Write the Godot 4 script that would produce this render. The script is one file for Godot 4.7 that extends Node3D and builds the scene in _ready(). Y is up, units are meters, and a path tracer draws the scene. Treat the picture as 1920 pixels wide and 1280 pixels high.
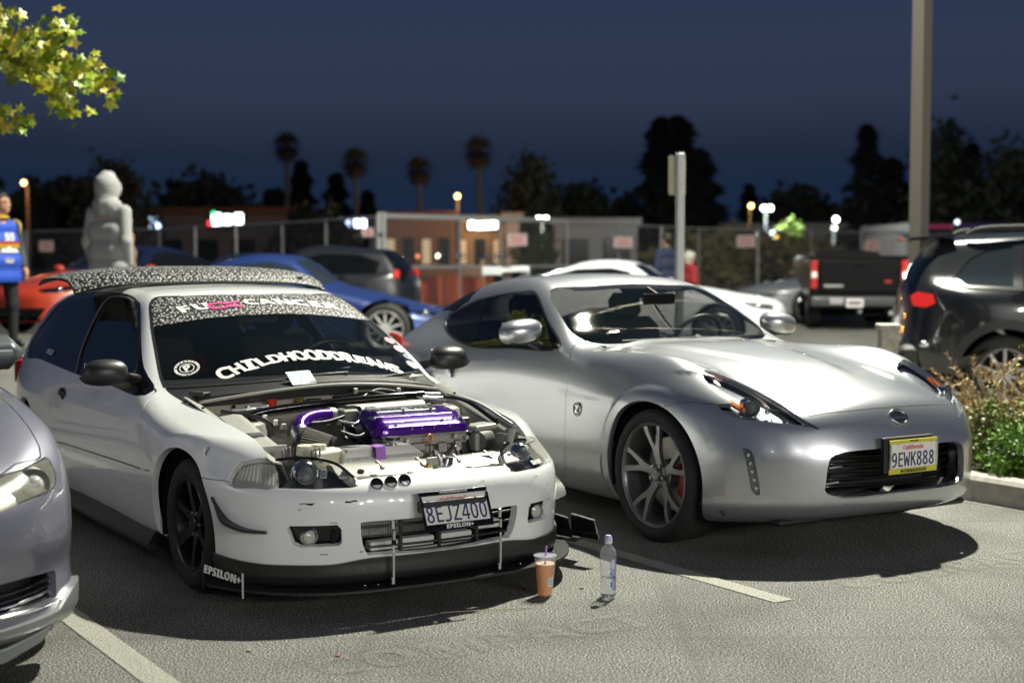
extends Node3D
# A car park at dusk: two cars side by side under a lamp post.
var taken := {}
var rng := RandomNumberGenerator.new()
var M := {}

func _ready() -> void:
	rng.seed = 7
	view_and_light()
	materials()
	setting()
	cars()
	others()

func view_and_light() -> void:
	var cam := Camera3D.new()
	cam.name = "camera"
	add_child(cam)
	cam.position = Vector3(0, 1.42, 0)
	cam.rotation.x = -0.0594
	cam.keep_aspect = Camera3D.KEEP_HEIGHT
	var at := CameraAttributesPhysical.new()
	at.frustum_focal_length = 50.0
	at.frustum_focus_distance = 6.2
	at.frustum_near = 0.1
	at.frustum_far = 1500.0
	at.exposure_aperture = 1.8
	cam.attributes = at
	cam.current = true
	var e := Environment.new()
	e.background_mode = Environment.BG_SKY
	var im := Image.create(1024, 512, false, Image.FORMAT_RGBF)
	var wisps := FastNoiseLite.new()
	wisps.seed = 21; wisps.frequency = .006; wisps.fractal_octaves = 4
	var stops := [[-90.0, Color(.010, .012, .018)], [-1.0, Color(.008, .013, .026)], [.5, Color(.006, .0148, .037)], [3.0, Color(.0078, .0178, .042)], [4.2, Color(.0155, .0235, .048)], [6.0, Color(.0280, .0372, .073)], [8.0, Color(.0285, .0395, .079)], [11.0, Color(.0232, .0390, .083)], [30.0, Color(.018, .030, .064)], [90.0, Color(.012, .020, .046)]]
	for y in 512:
		var el := 90.0 - (y + .5) / 512.0 * 180.0
		for x in 1024:
			var an := TAU * x / 1024.0
			var q := el + 1.1 * wisps.get_noise_3d(cos(an) * 160.0, el * 14.0, sin(an) * 160.0) * smoothstep(0.0, 3.0, el)
			var c := Color(.01, .012, .018)
			for k in stops.size() - 1:
				if q >= stops[k][0] and q <= stops[k + 1][0]:
					c = stops[k][1].lerp(stops[k + 1][1], (q - stops[k][0]) / (stops[k + 1][0] - stops[k][0]))
			im.set_pixel(x, y, c)
	var sky := PanoramaSkyMaterial.new()
	sky.panorama = ImageTexture.create_from_image(im)
	e.sky = Sky.new()
	e.sky.sky_material = sky
	e.tonemap_mode = Environment.TONE_MAPPER_LINEAR
	e.tonemap_exposure = 1.0
	e.sdfgi_enabled = true
	e.ssao_enabled = true
	e.ssil_enabled = true
	var we := WorldEnvironment.new()
	we.name = "world_environment"
	we.environment = e
	add_child(we)
	# lamp post behind the cars, and unseen ones placed to light the car fronts
	lamp_post("grey square lamp post behind the black SUV, reaching out of the picture", Vector3(4.14, gh(4.14, 14.5), -14.5), 12.0, .150, 690.0, Color(1, .995, .92), Vector2(-.3, .3))
	var across := [[6, 20, 8, 60, "nearest the aisle's middle"], [14, 16, 7, 100, "closest to the silver coupe's bonnet"], [22, 18, 8, 165, "right of the closest one"], [20, 30, 9, 180, "standing farthest across"], [30, 22, 9, 150, "rightmost of the row"], [-8, 28, 8, 20, "left of the row"]]
	for q in across:
		lamp_post("unseen lamp post behind the photographer, placed to light the car fronts, %s" % q[4], Vector3(q[0], 0, q[1]), q[2], .16, q[3], Color(1, .99, .95), Vector2(-.2, -.4))

func gh(x: float, d: float) -> float:
	# the lot rises a little towards the back
	return .10 * smoothstep(9.0, 16.0, d) * (1.0 - smoothstep(1.5, 4.0, x) * (1.0 - smoothstep(16.0, 21.0, d))) + .29 * smoothstep(-2.8, -4.2, x) * smoothstep(11.0, 14.5, d) * smoothstep(26.0, 18.0, d)

func lamp_post(label: String, at: Vector3, tall: float, w: float, e: float, c: Color, arm: Vector2) -> void:
	var o := thing("lamp_post", label, "lamp post", at)
	var m := mat(Color(.15, .135, .115), .7)
	part(o, "post", MB.new().box(Vector3(0, tall / 2, 0), Vector3(w, tall, w), .012, Basis(Vector3.UP, .62)), m)
	part(o, "footing", MB.new().cyl(Vector3(0, 0, 0), Vector3(0, .5, 0), .28, .28, 20), mat(Color(.35, .34, .31), .8))
	var head := Vector3(arm.x * 2.0, tall - .05, arm.y * 2.0)
	part(o, "arm", MB.new().tube([Vector3(0, tall - .1, 0), head], .04, 8), m)
	var hd := part(o, "lamp_head", MB.new().box(head + Vector3(0, .06, 0), Vector3(.62, .10, .42), .02), m)
	part(hd, "lamp_glass", MB.new().box(head + Vector3(0, -.004, 0), Vector3(.36, .02, .30), .004), glow(c, 12.0))
	var l := OmniLight3D.new()
	l.name = "lamp_light"
	o.add_child(l, true)
	l.position = head + Vector3(0, -.06, 0)
	l.light_energy = e
	l.light_color = c
	l.light_size = .18
	l.omni_range = 90.0
	l.omni_attenuation = 2.0
	l.shadow_enabled = true
# ---------------------------------------------------------------- geometry helpers
class MB:
	# collects triangles with normals; winding is put right when the mesh is made
	var v := PackedVector3Array()
	var n := PackedVector3Array()
	var t := PackedInt32Array()
	func vert(p: Vector3, q: Vector3) -> int:
		v.append(p); n.append(q)
		return v.size() - 1
	func tri(a: Vector3, b: Vector3, c: Vector3, q := Vector3.ZERO) -> void:
		if q == Vector3.ZERO:
			q = (c - a).cross(b - a).normalized()
		var i := vert(a, q); vert(b, q); vert(c, q)
		t.append_array([i, i + 1, i + 2])
	func quad(a: Vector3, b: Vector3, c: Vector3, d: Vector3, q := Vector3.ZERO) -> void:
		if q == Vector3.ZERO:
			q = (c - a).cross(b - d).normalized()
		var i := vert(a, q); vert(b, q); vert(c, q); vert(d, q)
		t.append_array([i, i + 1, i + 2, i, i + 2, i + 3])
	func box(c: Vector3, s: Vector3, bev := 0.0, rot := Basis.IDENTITY) -> MB:
		var h := s * 0.5
		if bev <= 0.0:
			for ax in 3:
				for sg in [-1.0, 1.0]:
					var q := Vector3.ZERO; q[ax] = sg
					var u := Vector3.ZERO; u[(ax + 1) % 3] = h[(ax + 1) % 3]
					var w := Vector3.ZERO; w[(ax + 2) % 3] = h[(ax + 2) % 3]
					var o := q * h[ax]
					quad(c + rot * (o - u - w), c + rot * (o + u - w), c + rot * (o + u + w), c + rot * (o - u + w), rot * q)
			return self
		bev = minf(bev, minf(h.x, minf(h.y, h.z)) * 0.98)
		var id := {}
		for i in 8:
			var sg := Vector3(1 if i & 1 else -1, 1 if i & 2 else -1, 1 if i & 4 else -1)
			for ax in 3:
				var p := sg * (h - Vector3.ONE * bev)
				p[ax] = sg[ax] * h[ax]
				var q := Vector3.ZERO; q[ax] = sg[ax]
				id[i * 3 + ax] = vert(c + rot * p, rot * q)
		for ax in 3:
			var b1 := 1 << ((ax + 1) % 3)
			var b2 := 1 << ((ax + 2) % 3)
			for base in [0, 1 << ax]:
				_q(id[base * 3 + ax], id[(base | b1) * 3 + ax], id[(base | b1 | b2) * 3 + ax], id[(base | b2) * 3 + ax])
			for k in 4:
				var base2 := (b1 if k & 1 else 0) | (b2 if k & 2 else 0)
				var a1 := (ax + 1) % 3
				var a2 := (ax + 2) % 3
				_q(id[base2 * 3 + a1], id[(base2 | 1 << ax) * 3 + a1], id[(base2 | 1 << ax) * 3 + a2], id[base2 * 3 + a2])
		for i in 8:
			t.append_array([id[i * 3], id[i * 3 + 1], id[i * 3 + 2]])
		return self
	func _q(a: int, b: int, c: int, d: int) -> void:
		t.append_array([a, b, c, a, c, d])
	func tube(path: Array, r, seg := 8, caps := true, flat := 1.0) -> MB:
		var m := path.size()
		var up := Vector3.UP
		var first := v.size()
		var d0: Vector3 = (path[1] - path[0]).normalized()
		if absf(d0.dot(up)) > 0.9: up = Vector3.RIGHT
		var side := d0.cross(up).normalized()
		for i in m:
			var d: Vector3 = (path[mini(i + 1, m - 1)] - path[maxi(i - 1, 0)]).normalized()
			side = (side - d * side.dot(d)).normalized()
			var w := side.cross(d)
			var rr: float = r[i] if r is Array or r is PackedFloat32Array else r
			for k in seg:
				var an := TAU * k / seg
				var q := side * cos(an) + w * sin(an) * flat
				vert(path[i] + q * rr, q.normalized())
		for i in m - 1:
			for k in seg:
				_q(first + i * seg + k, first + i * seg + (k + 1) % seg, first + (i + 1) * seg + (k + 1) % seg, first + (i + 1) * seg + k)
		if caps:
			for e in [0, m - 1]:
				var d: Vector3 = (path[1] - path[0]) if e == 0 else (path[m - 1] - path[m - 2])
				d = d.normalized() * (-1.0 if e == 0 else 1.0)
				var c := vert(path[e], d)
				for k in seg:
					vert(v[first + e * seg + k], d)
				for k in seg:
					t.append_array([c, c + 1 + k, c + 1 + (k + 1) % seg])
		return self
	func lathe(pr: PackedVector2Array, o: Vector3, bs := Basis.IDENTITY, seg := 24, crease := 35.0) -> MB:
		# profile (radius, height) turned about bs.y
		for i in pr.size() - 1:
			var d := pr[i + 1] - pr[i]
			if d.length() < 1e-6: continue
			var q := Vector2(d.y, -d.x).normalized()
			var qa := q
			var qb := q
			if i > 0:
				var e := pr[i] - pr[i - 1]
				var f := Vector2(e.y, -e.x).normalized()
				if f.dot(q) > cos(deg_to_rad(crease)): qa = (f + q).normalized()
			if i < pr.size() - 2:
				var e := pr[i + 2] - pr[i + 1]
				var f := Vector2(e.y, -e.x).normalized()
				if f.dot(q) > cos(deg_to_rad(crease)): qb = (f + q).normalized()
			var first := v.size()
			for k in seg:
				var an := TAU * k / seg
				var rad := Vector3(cos(an), 0, sin(an))
				vert(o + bs * (rad * pr[i].x + Vector3.UP * pr[i].y), bs * (rad * qa.x + Vector3.UP * qa.y))
				vert(o + bs * (rad * pr[i + 1].x + Vector3.UP * pr[i + 1].y), bs * (rad * qb.x + Vector3.UP * qb.y))
			for k in seg:
				var a := first + k * 2
				var b := first + ((k + 1) % seg) * 2
				_q(a, b, b + 1, a + 1)
		return self
	func cyl(a: Vector3, b: Vector3, r0: float, r1: float, seg := 16) -> MB:
		var d := b - a
		var y := d.normalized()
		var x := y.cross(Vector3.UP if absf(y.y) < 0.9 else Vector3.RIGHT).normalized()
		return lathe(PackedVector2Array([Vector2(0, 0), Vector2(r0, 0), Vector2(r1, d.length()), Vector2(0, d.length())]), a, Basis(x, y, x.cross(y)), seg)
	func ball(c: Vector3, r: Vector3, seg := 16, rot := Basis.IDENTITY) -> MB:
		var rings := maxi(4, seg / 2)
		var first := v.size()
		for i in rings + 1:
			var th := PI * i / rings
			for k in seg:
				var ph := TAU * k / seg
				var q := Vector3(sin(th) * cos(ph), cos(th), sin(th) * sin(ph))
				vert(c + rot * (q * r), (rot * (q / r)).normalized())
		for i in rings:
			for k in seg:
				_q(first + i * seg + k, first + i * seg + (k + 1) % seg, first + (i + 1) * seg + (k + 1) % seg, first + (i + 1) * seg + k)
		return self
	func prism(poly: PackedVector2Array, depth: float, xf: Transform3D, bev := 0.0) -> MB:
		# polygon in xf's xy plane, thick along its z from 0 to depth
		var tris := Geometry2D.triangulate_polygon(poly)
		var top := poly
		if bev > 0.0:
			var g := Geometry2D.offset_polygon(poly, -bev)
			if g.size() == 1 and g[0].size() == poly.size(): top = g[0]
			else: bev = 0.0
		var zt := xf.basis.z.normalized()
		for i in range(0, tris.size(), 3):
			var p := []
			for k in 3: p.append(Vector3(poly[tris[i + k]].x, poly[tris[i + k]].y, 0))
			tri(xf * p[0], xf * p[1], xf * p[2], -zt)
			tri(xf * (p[0] + Vector3(0, 0, depth)), xf * (p[1] + Vector3(0, 0, depth)), xf * (p[2] + Vector3(0, 0, depth)), zt)
		var area := 0.0
		for i in poly.size():
			area += poly[i].cross(poly[(i + 1) % poly.size()])
		for i in poly.size():
			var a := poly[i]
			var b := poly[(i + 1) % poly.size()]
			var q2 := Vector2(b.y - a.y, a.x - b.x).normalized() * signf(area)
			quad(xf * Vector3(a.x, a.y, 0), xf * Vector3(b.x, b.y, 0), xf * Vector3(b.x, b.y, depth), xf * Vector3(a.x, a.y, depth), (xf.basis * Vector3(q2.x, q2.y, 0)).normalized())
		return self
	func sheet(grid: Array, flip := false) -> MB:
		# grid: rows of Vector3; smooth normals
		var R := grid.size()
		var C: int = grid[0].size()
		var first := v.size()
		for i in R:
			for j in C:
				var du: Vector3 = grid[i][mini(j + 1, C - 1)] - grid[i][maxi(j - 1, 0)]
				var dv: Vector3 = grid[mini(i + 1, R - 1)][j] - grid[maxi(i - 1, 0)][j]
				var q := du.cross(dv).normalized()
				vert(grid[i][j], -q if flip else q)
		for i in R - 1:
			for j in C - 1:
				_q(first + i * C + j, first + i * C + j + 1, first + (i + 1) * C + j + 1, first + (i + 1) * C + j)
		return self
	func slab(grid: Array, thick: Vector3) -> MB:
		# a curved panel with thickness
		sheet(grid)
		var other := []
		for row in grid:
			var r2 := []
			for p in row: r2.append(p + thick)
			other.append(r2)
		sheet(other, true)
		var R := grid.size()
		var C: int = grid[0].size()
		for j in C - 1:
			for i in [0, R - 1]:
				quad(grid[i][j], grid[i][j + 1], other[i][j + 1], other[i][j])
		for i in R - 1:
			for j in [0, C - 1]:
				quad(grid[i][j], grid[i + 1][j], other[i + 1][j], other[i][j])
		return self
	func add(o: MB, xf := Transform3D.IDENTITY) -> MB:
		var first := v.size()
		for i in o.v.size():
			v.append(xf * o.v[i]); n.append((xf.basis * o.n[i]).normalized())
		for k in o.t: t.append(first + k)
		return self
	func mirror() -> MB:
		var first := v.size()
		for i in first:
			v.append(Vector3(-v[i].x, v[i].y, v[i].z)); n.append(Vector3(-n[i].x, n[i].y, n[i].z))
		for i in t.size(): t.append(t[i] + first)
		return self
	func warp(fn: Callable) -> MB:
		for i in v.size():
			v[i] = fn.call(v[i])
		return self
	func flat_normals() -> MB:
		var o := MB.new()
		for i in range(0, t.size(), 3):
			var q := (v[t[i + 2]] - v[t[i]]).cross(v[t[i + 1]] - v[t[i]]).normalized()
			if q.dot(n[t[i]] + n[t[i + 1]] + n[t[i + 2]]) < 0.0: q = -q
			o.tri(v[t[i]], v[t[i + 1]], v[t[i + 2]], q)
		v = o.v; n = o.n; t = o.t
		return self
	func mesh(m: Material) -> ArrayMesh:
		for i in range(0, t.size(), 3):
			var a := t[i]
			var b := t[i + 1]
			var c := t[i + 2]
			if (v[b] - v[a]).cross(v[c] - v[a]).dot(n[a] + n[b] + n[c]) > 0.0:
				t[i + 1] = c; t[i + 2] = b
		var ar := []
		ar.resize(Mesh.ARRAY_MAX)
		ar[Mesh.ARRAY_VERTEX] = v; ar[Mesh.ARRAY_NORMAL] = n; ar[Mesh.ARRAY_INDEX] = t
		var me := ArrayMesh.new()
		me.add_surface_from_arrays(Mesh.PRIMITIVE_TRIANGLES, ar)
		me.surface_set_material(0, m)
		return me

static func lut(pts: Array, lo: float, hi: float) -> PackedFloat32Array:
	# natural cubic through flat [x, y, x, y ...], tabled evenly over lo..hi
	var m := pts.size() / 2
	var x := PackedFloat64Array(); var y := PackedFloat64Array()
	for i in m: x.append(pts[i * 2]); y.append(pts[i * 2 + 1])
	var b := PackedFloat64Array(); var d := PackedFloat64Array(); var cc := PackedFloat64Array()
	b.resize(m); d.resize(m); cc.resize(m)
	b[0] = 1.0; cc[0] = 0.0; d[0] = 0.0
	for i in range(1, m - 1):
		var h0 := x[i] - x[i - 1]; var h1 := x[i + 1] - x[i]
		var w := 2.0 * (h0 + h1) - h0 * cc[i - 1]
		cc[i] = h1 / w
		d[i] = (6.0 * ((y[i + 1] - y[i]) / h1 - (y[i] - y[i - 1]) / h0) - h0 * d[i - 1]) / w
	var mm := PackedFloat64Array(); mm.resize(m)
	for i in range(m - 2, 0, -1): mm[i] = d[i] - cc[i] * mm[i + 1]
	var o := PackedFloat32Array()
	var k := 0
	for s in 901:
		var q := clampf(lo + (hi - lo) * s / 900.0, x[0], x[m - 1])
		while k < m - 2 and q > x[k + 1]: k += 1
		var hh := x[k + 1] - x[k]; var u := x[k + 1] - q; var w := q - x[k]
		o.append(mm[k] * u * u * u / (6 * hh) + mm[k + 1] * w * w * w / (6 * hh) + (y[k] / hh - mm[k] * hh / 6) * u + (y[k + 1] / hh - mm[k + 1] * hh / 6) * w)
	return o

# ---------------------------------------------------------------- car bodies: smooth shells cut along outlines
class Shell:
	# local axes: x sideways (the shell is the same on both sides), y up, z towards the nose; z = 0 at the front axle
	var P; var K; var S; var W; var WP; var WG; var NB; var NC; var RB; var RC; var B
	var belt := 0.9
	var k0 := 0.06; var k1 := 0.05; var k2 := 0.04
	var bumps := []
	var dome := 0.0
	const Z0 := -3.7
	const ZS := 900.0 / 4.9
	const YS := 900.0 / 1.9
	const XS := 900.0 / 1.1
	var v := PackedVector3Array(); var n := PackedVector3Array(); var t := PackedInt32Array()
	func setup(d: Dictionary) -> Shell:
		for key in ["P", "K", "S", "WP", "WG", "B"]: set(key, d.get("_lut").call(d[key], Z0, Z0 + 4.9))
		for key in ["W", "NB", "RB"]: set(key, d.get("_lut").call(d[key], 0.0, 1.9))
		for key in ["NC", "RC"]: set(key, d.get("_lut").call(d[key], 0.0, 1.1))
		belt = d.belt; k0 = d.k[0]; k1 = d.k[1]; k2 = d.k[2]; bumps = d.bumps; dome = d.get("dome", 0.0)
		return self
	static func lk(T: PackedFloat32Array, x: float) -> float:
		if x <= 0.0: return T[0]
		if x >= 899.99: return T[900]
		var i := int(x)
		return T[i] + (T[i + 1] - T[i]) * (x - i)
	func f(p: Vector3) -> float:
		var c := absf(p.x)
		var b := p.y
		var a := p.z
		var za := (a - Z0) * ZS
		var tp := lk(P, za + lk(S, za) * c * c * ZS) - lk(K, za) * c * c
		var w := lk(W, b * YS)
		var s := clampf((b - belt) * 4.0 + 0.5, 0.0, 1.0)
		s = s * s * (3.0 - 2.0 * s)
		w += lk(WP, za) * (1.0 - s) + lk(WG, za) * s
		for q in bumps:
			var x: float = (a - q[2]) / q[3]
			if x > -2.6 and x < 2.6:
				if q[0] == 0:
					var y: float = (b - q[4]) / q[5]
					w += q[1] * exp(-x * x - y * y)
				elif q[0] == 2:
					w += q[1] * (1.0 - smoothstep(q[6], q[6] + q[5], sqrt((a - q[2]) * (a - q[2]) + (b - q[4]) * (b - q[4]))))
				else:
					var y: float = (c - q[4]) / q[5]
					tp += q[1] * exp(-x * x - y * y)
		if dome > 0.0 and a > -0.95 and a < 0.5:
			tp += dome * smoothstep(0.05, -0.05, c - (0.21 - 0.24 * a)) * smoothstep(0.5, 0.1, a)
		var d := (b - tp) * 0.87
		var e := c - w
		var h := maxf(k0 - absf(d - e), 0.0) / k0
		d = maxf(d, e) + h * h * k0 * 0.25
		e = (a - lk(NB, b * YS) - lk(NC, c * XS)) * 0.8
		h = maxf(k1 - absf(d - e), 0.0) / k1
		d = maxf(d, e) + h * h * k1 * 0.25
		e = (lk(RB, b * YS) + lk(RC, c * XS) - a) * 0.8
		h = maxf(k1 - absf(d - e), 0.0) / k1
		d = maxf(d, e) + h * h * k1 * 0.25
		e = lk(B, za) - b
		h = maxf(k2 - absf(d - e), 0.0) / k2
		return maxf(d, e) + h * h * k2 * 0.25
	func grad(p: Vector3, e := 0.004) -> Vector3:
		return Vector3(f(p + Vector3(e, 0, 0)) - f(p - Vector3(e, 0, 0)), f(p + Vector3(0, e, 0)) - f(p - Vector3(0, e, 0)), f(p + Vector3(0, 0, e)) - f(p - Vector3(0, 0, e))) / (2.0 * e)
	func onto(p: Vector3, steps := 2) -> Vector3:
		for i in steps:
			var g := grad(p)
			p -= g * (f(p) / maxf(g.length_squared(), 0.05))
		return p
	func side(z: float, y: float, off := 0.0) -> Vector3:
		# the point of the flank at that place
		return march(Vector3(1.2, y, z), Vector3(-1, 0, 0), off)
	func march(o: Vector3, d: Vector3, off := 0.0) -> Vector3:
		var q := 0.0
		var last := f(o)
		for i in 400:
			var now := f(o + d * (q + 0.02))
			if now < 0.0:
				q += 0.02 * last / maxf(last - now, 1e-6)
				break
			last = now
			q += 0.02
		var p := onto(o + d * q, 1)
		return p if off == 0.0 else p + grad(p).normalized() * off
	func build(cell: float) -> Shell:
		var lo := Vector3(-cell * 1.5, 0.0, Z0)
		var size := Vector3(1.15, 1.95, 4.9)
		var n3 := Vector3i(size / cell) + Vector3i.ONE * 2
		var big := 4
		var val := {}
		var ids := {}
		var todo: Array[Vector3i] = []
		for i in n3.x / big + 1:
			for j in n3.y / big + 1:
				for k in n3.z / big + 1:
					var p := lo + Vector3(i + 0.5, j + 0.5, k + 0.5) * cell * big
					var c := f(p)
					if absf(c) > cell * big * 3.2: continue
					var g := grad(p).length()
					if absf(c) < cell * big * 1.0 * maxf(g, 0.6): todo.append(Vector3i(i, j, k) * big)
		var sy := 4096
		var sz := 4096 * 4096
		var corner := [0, 1, sy, sy + 1, sz, sz + 1, sz + sy, sz + sy + 1]
		var edges := [[0, 1], [2, 3], [4, 5], [6, 7], [0, 2], [1, 3], [4, 6], [5, 7], [0, 4], [1, 5], [2, 6], [3, 7]]
		var cells := []
		for o in todo:
			for i in big:
				for j in big:
					for k in big:
						var q := o + Vector3i(i, j, k)
						var key := q.x + q.y * sy + q.z * sz
						var neg := 0
						for c in 8:
							var kc: int = key + corner[c]
							if not val.has(kc):
								val[kc] = f(lo + Vector3(q.x + (c & 1), q.y + ((c >> 1) & 1), q.z + (c >> 2)) * cell)
							if val[kc] < 0.0: neg += 1
						if neg == 0 or neg == 8: continue
						var s := Vector3.ZERO
						var m := 0
						for e in edges:
							var va: float = val[key + corner[e[0]]]
							var vb: float = val[key + corner[e[1]]]
							if (va < 0.0) != (vb < 0.0):
								var w := va / (va - vb)
								var pa := Vector3(e[0] & 1, (e[0] >> 1) & 1, e[0] >> 2)
								var pb := Vector3(e[1] & 1, (e[1] >> 1) & 1, e[1] >> 2)
								s += pa.lerp(pb, w)
								m += 1
						var p := onto(lo + (Vector3(q) + s / m) * cell)
						ids[key] = v.size()
						v.append(p); n.append(grad(p).normalized())
						cells.append(key)
		for key in cells:
			for ax in 3:
				var step: int = [1, sy, sz][ax]
				var a: int = [sy, sz, 1][ax]
				var b: int = [sz, 1, sy][ax]
				if (val[key] < 0.0) == (val[key + step] < 0.0): continue
				if ids.has(key - a) and ids.has(key - b) and ids.has(key - a - b):
					var i0: int = ids[key]; var i1: int = ids[key - a]; var i2: int = ids[key - a - b]; var i3: int = ids[key - b]
					t.append_array([i0, i1, i2, i0, i2, i3])
		return clip(func(p): return p.x)
	func piece(vv: PackedVector3Array, nn: PackedVector3Array, tt: PackedInt32Array) -> Shell:
		# a piece of this shell: same surface, fewer triangles
		var s := Shell.new()
		for key in ["P", "K", "S", "W", "WP", "WG", "NB", "NC", "RB", "RC", "B", "belt", "k0", "k1", "k2", "bumps", "dome"]: s.set(key, get(key))
		s.v = vv; s.n = nn; s.t = tt
		return s
	func clip(fn: Callable, gap := 0.0, sign := 1.0, vals := PackedFloat32Array()) -> Shell:
		# keeps where sign * fn > gap
		var val := vals
		if val.is_empty():
			for p in v: val.append(fn.call(p))
		var vv := PackedVector3Array(); var nn := PackedVector3Array(); var tt := PackedInt32Array()
		var to := {}
		for i in range(0, t.size(), 3):
			var poly := []
			var neg := 0
			for k in 3:
				if sign * val[t[i + k]] - gap <= 0.0: neg += 1
			if neg == 3: continue
			for k in 3:
				var a := t[i + k]
				var b := t[i + (k + 1) % 3]
				var fa := sign * val[a] - gap
				var fb := sign * val[b] - gap
				if fa > 0.0:
					if not to.has(a): to[a] = vv.size(); vv.append(v[a]); nn.append(n[a])
					poly.append(to[a])
				if (fa > 0.0) != (fb > 0.0):
					var key := -(mini(a, b) * 4000000 + maxi(a, b)) - 1
					if not to.has(key):
						var w := fa / (fa - fb)
						to[key] = vv.size(); vv.append(v[a].lerp(v[b], w)); nn.append(n[a].lerp(n[b], w).normalized())
					poly.append(to[key])
			for k in range(1, poly.size() - 1):
				tt.append_array([poly[0], poly[k], poly[k + 1]])
		return piece(vv, nn, tt)
	func refine(fn: Callable, target: float) -> PackedFloat32Array:
		# splits edges near the line fn = 0 until they are short; gives fn at every vertex
		var val := PackedFloat32Array()
		for p in v: val.append(fn.call(p))
		for step in 4:
			var mid := {}
			var tt := PackedInt32Array()
			var any := false
			for i in range(0, t.size(), 3):
				var q := [t[i], t[i + 1], t[i + 2]]
				var m := [-1, -1, -1]
				if minf(absf(val[q[0]]), minf(absf(val[q[1]]), absf(val[q[2]]))) < 0.05:
					for k in 3:
						var a: int = q[k]
						var b: int = q[(k + 1) % 3]
						var l := v[a].distance_to(v[b])
						if l > target and minf(absf(val[a]), absf(val[b])) < l * 0.75 + 0.001:
							var key := mini(a, b) * 4000000 + maxi(a, b)
							if not mid.has(key):
								var p := onto((v[a] + v[b]) * 0.5, 1)
								mid[key] = v.size()
								v.append(p); n.append(grad(p).normalized()); val.append(fn.call(p))
							m[k] = mid[key]
							any = true
				var c := int(m[0] >= 0) + int(m[1] >= 0) + int(m[2] >= 0)
				if c == 0: tt.append_array(q)
				elif c == 3:
					tt.append_array([q[0], m[0], m[2], m[0], q[1], m[1], m[2], m[1], q[2], m[0], m[1], m[2]])
				else:
					for k in 3:
						if c == 1 and m[k] >= 0:
							tt.append_array([q[k], m[k], q[(k + 2) % 3], m[k], q[(k + 1) % 3], q[(k + 2) % 3]])
						if c == 2 and m[k] < 0:
							var a: int = q[k]; var b: int = q[(k + 1) % 3]; var d: int = q[(k + 2) % 3]
							var mb: int = m[(k + 1) % 3]; var md: int = m[(k + 2) % 3]
							tt.append_array([a, b, mb, a, mb, md, md, mb, d])
			t = tt
			if not any: break
		return val
	func cut(fn: Callable, gap := 0.0, target := 0.007) -> Array:
		# [what lies outside the line, what lies inside]
		var val := refine(fn, target)
		return [clip(fn, gap, 1.0, val), clip(fn, gap, -1.0, val)]
	func finish(depth: float, off := 0.0, both := true) -> MB:
		# the piece on both sides of the car, moved out by off, its free edges turned in by depth
		var o := MB.new()
		for i in v.size():
			o.v.append(v[i] + n[i] * off); o.n.append(n[i])
		o.t = t.duplicate()
		if depth > 0.0:
			var count := {}
			for i in range(0, t.size(), 3):
				for k in 3:
					var a := t[i + k]; var b := t[i + (k + 1) % 3]
					var key := mini(a, b) * 4000000 + maxi(a, b)
					count[key] = -1 if count.has(key) else i + k
			for key in count:
				var e: int = count[key]
				if e < 0: continue
				var i := e - e % 3
				var a := t[e]; var b := t[i + (e % 3 + 1) % 3]; var c := t[i + (e % 3 + 2) % 3]
				if absf(v[a].x) < 1e-3 and absf(v[b].x) < 1e-3: continue
				var q := (v[b] - v[a]).cross(n[a] + n[b]).normalized()
				if q.dot(v[c] - v[a]) > 0.0: q = -q
				o.quad(o.v[a], o.v[b], o.v[b] - n[b] * depth, o.v[a] - n[a] * depth, q)
		if both: o.mirror()
		return o
	func lining(depth: float) -> MB:
		var o := MB.new()
		for i in v.size():
			o.v.append(v[i] - n[i] * depth); o.n.append(-n[i])
		o.t = t.duplicate()
		return o.mirror()

class Outline:
	# a closed line drawn on a plane across nrm; at() is the distance to it, negative inside
	var p := PackedVector2Array()
	var ux: Vector3; var uy: Vector3
	var box: Rect2
	var guard := Vector3.ZERO
	var least := -100.0
	func _init(pts: Array, nrm: Vector3, smooth := 4, g := Vector3.ZERO, lst := -100.0) -> void:
		guard = g; least = lst
		ux = (Vector3.UP if absf(nrm.y) < 0.95 else Vector3.BACK).cross(nrm).normalized()
		uy = nrm.cross(ux).normalized()
		var q := PackedVector2Array()
		for a in pts: q.append(Vector2(ux.dot(a), uy.dot(a)))
		var m := q.size()
		for i in m:
			for s in maxi(smooth, 1):
				if smooth <= 1: p.append(q[i])
				else: p.append(q[i].cubic_interpolate(q[(i + 1) % m], q[(i + m - 1) % m], q[(i + 2) % m], float(s) / smooth))
		box = Rect2(p[0], Vector2.ZERO)
		for a in p: box = box.expand(a)
	func at(w: Vector3) -> float:
		if guard != Vector3.ZERO and guard.dot(w) < least: return 1.0
		var a := Vector2(ux.dot(w), uy.dot(w))
		var far := maxf(maxf(box.position.x - a.x, a.x - box.end.x), maxf(box.position.y - a.y, a.y - box.end.y))
		if far > 0.06: return far
		var best := 1e9
		var inside := false
		var b := p[p.size() - 1]
		for c in p:
			var d := c - b
			var e := a - b
			var r := e - d * clampf(e.dot(d) / maxf(d.length_squared(), 1e-12), 0.0, 1.0)
			best = minf(best, r.length_squared())
			if (b.y > a.y) != (c.y > a.y) and a.x < d.x * (a.y - b.y) / d.y + b.x: inside = not inside
			b = c
		return -sqrt(best) if inside else sqrt(best)

# ---------------------------------------------------------------- things, parts, materials
func numbered(called: String) -> String:
	taken[called] = taken.get(called, -1) + 1
	return called if taken[called] == 0 else "%s_%03d" % [called, taken[called]]

func thing(called: String, label: String, category: String, pos := Vector3.ZERO, turn := 0.0, group := "") -> Node3D:
	var o := Node3D.new()
	o.name = numbered(called)
	add_child(o, true)
	o.position = pos
	o.rotation.y = turn
	tag(o, label, category, group)
	return o

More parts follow.
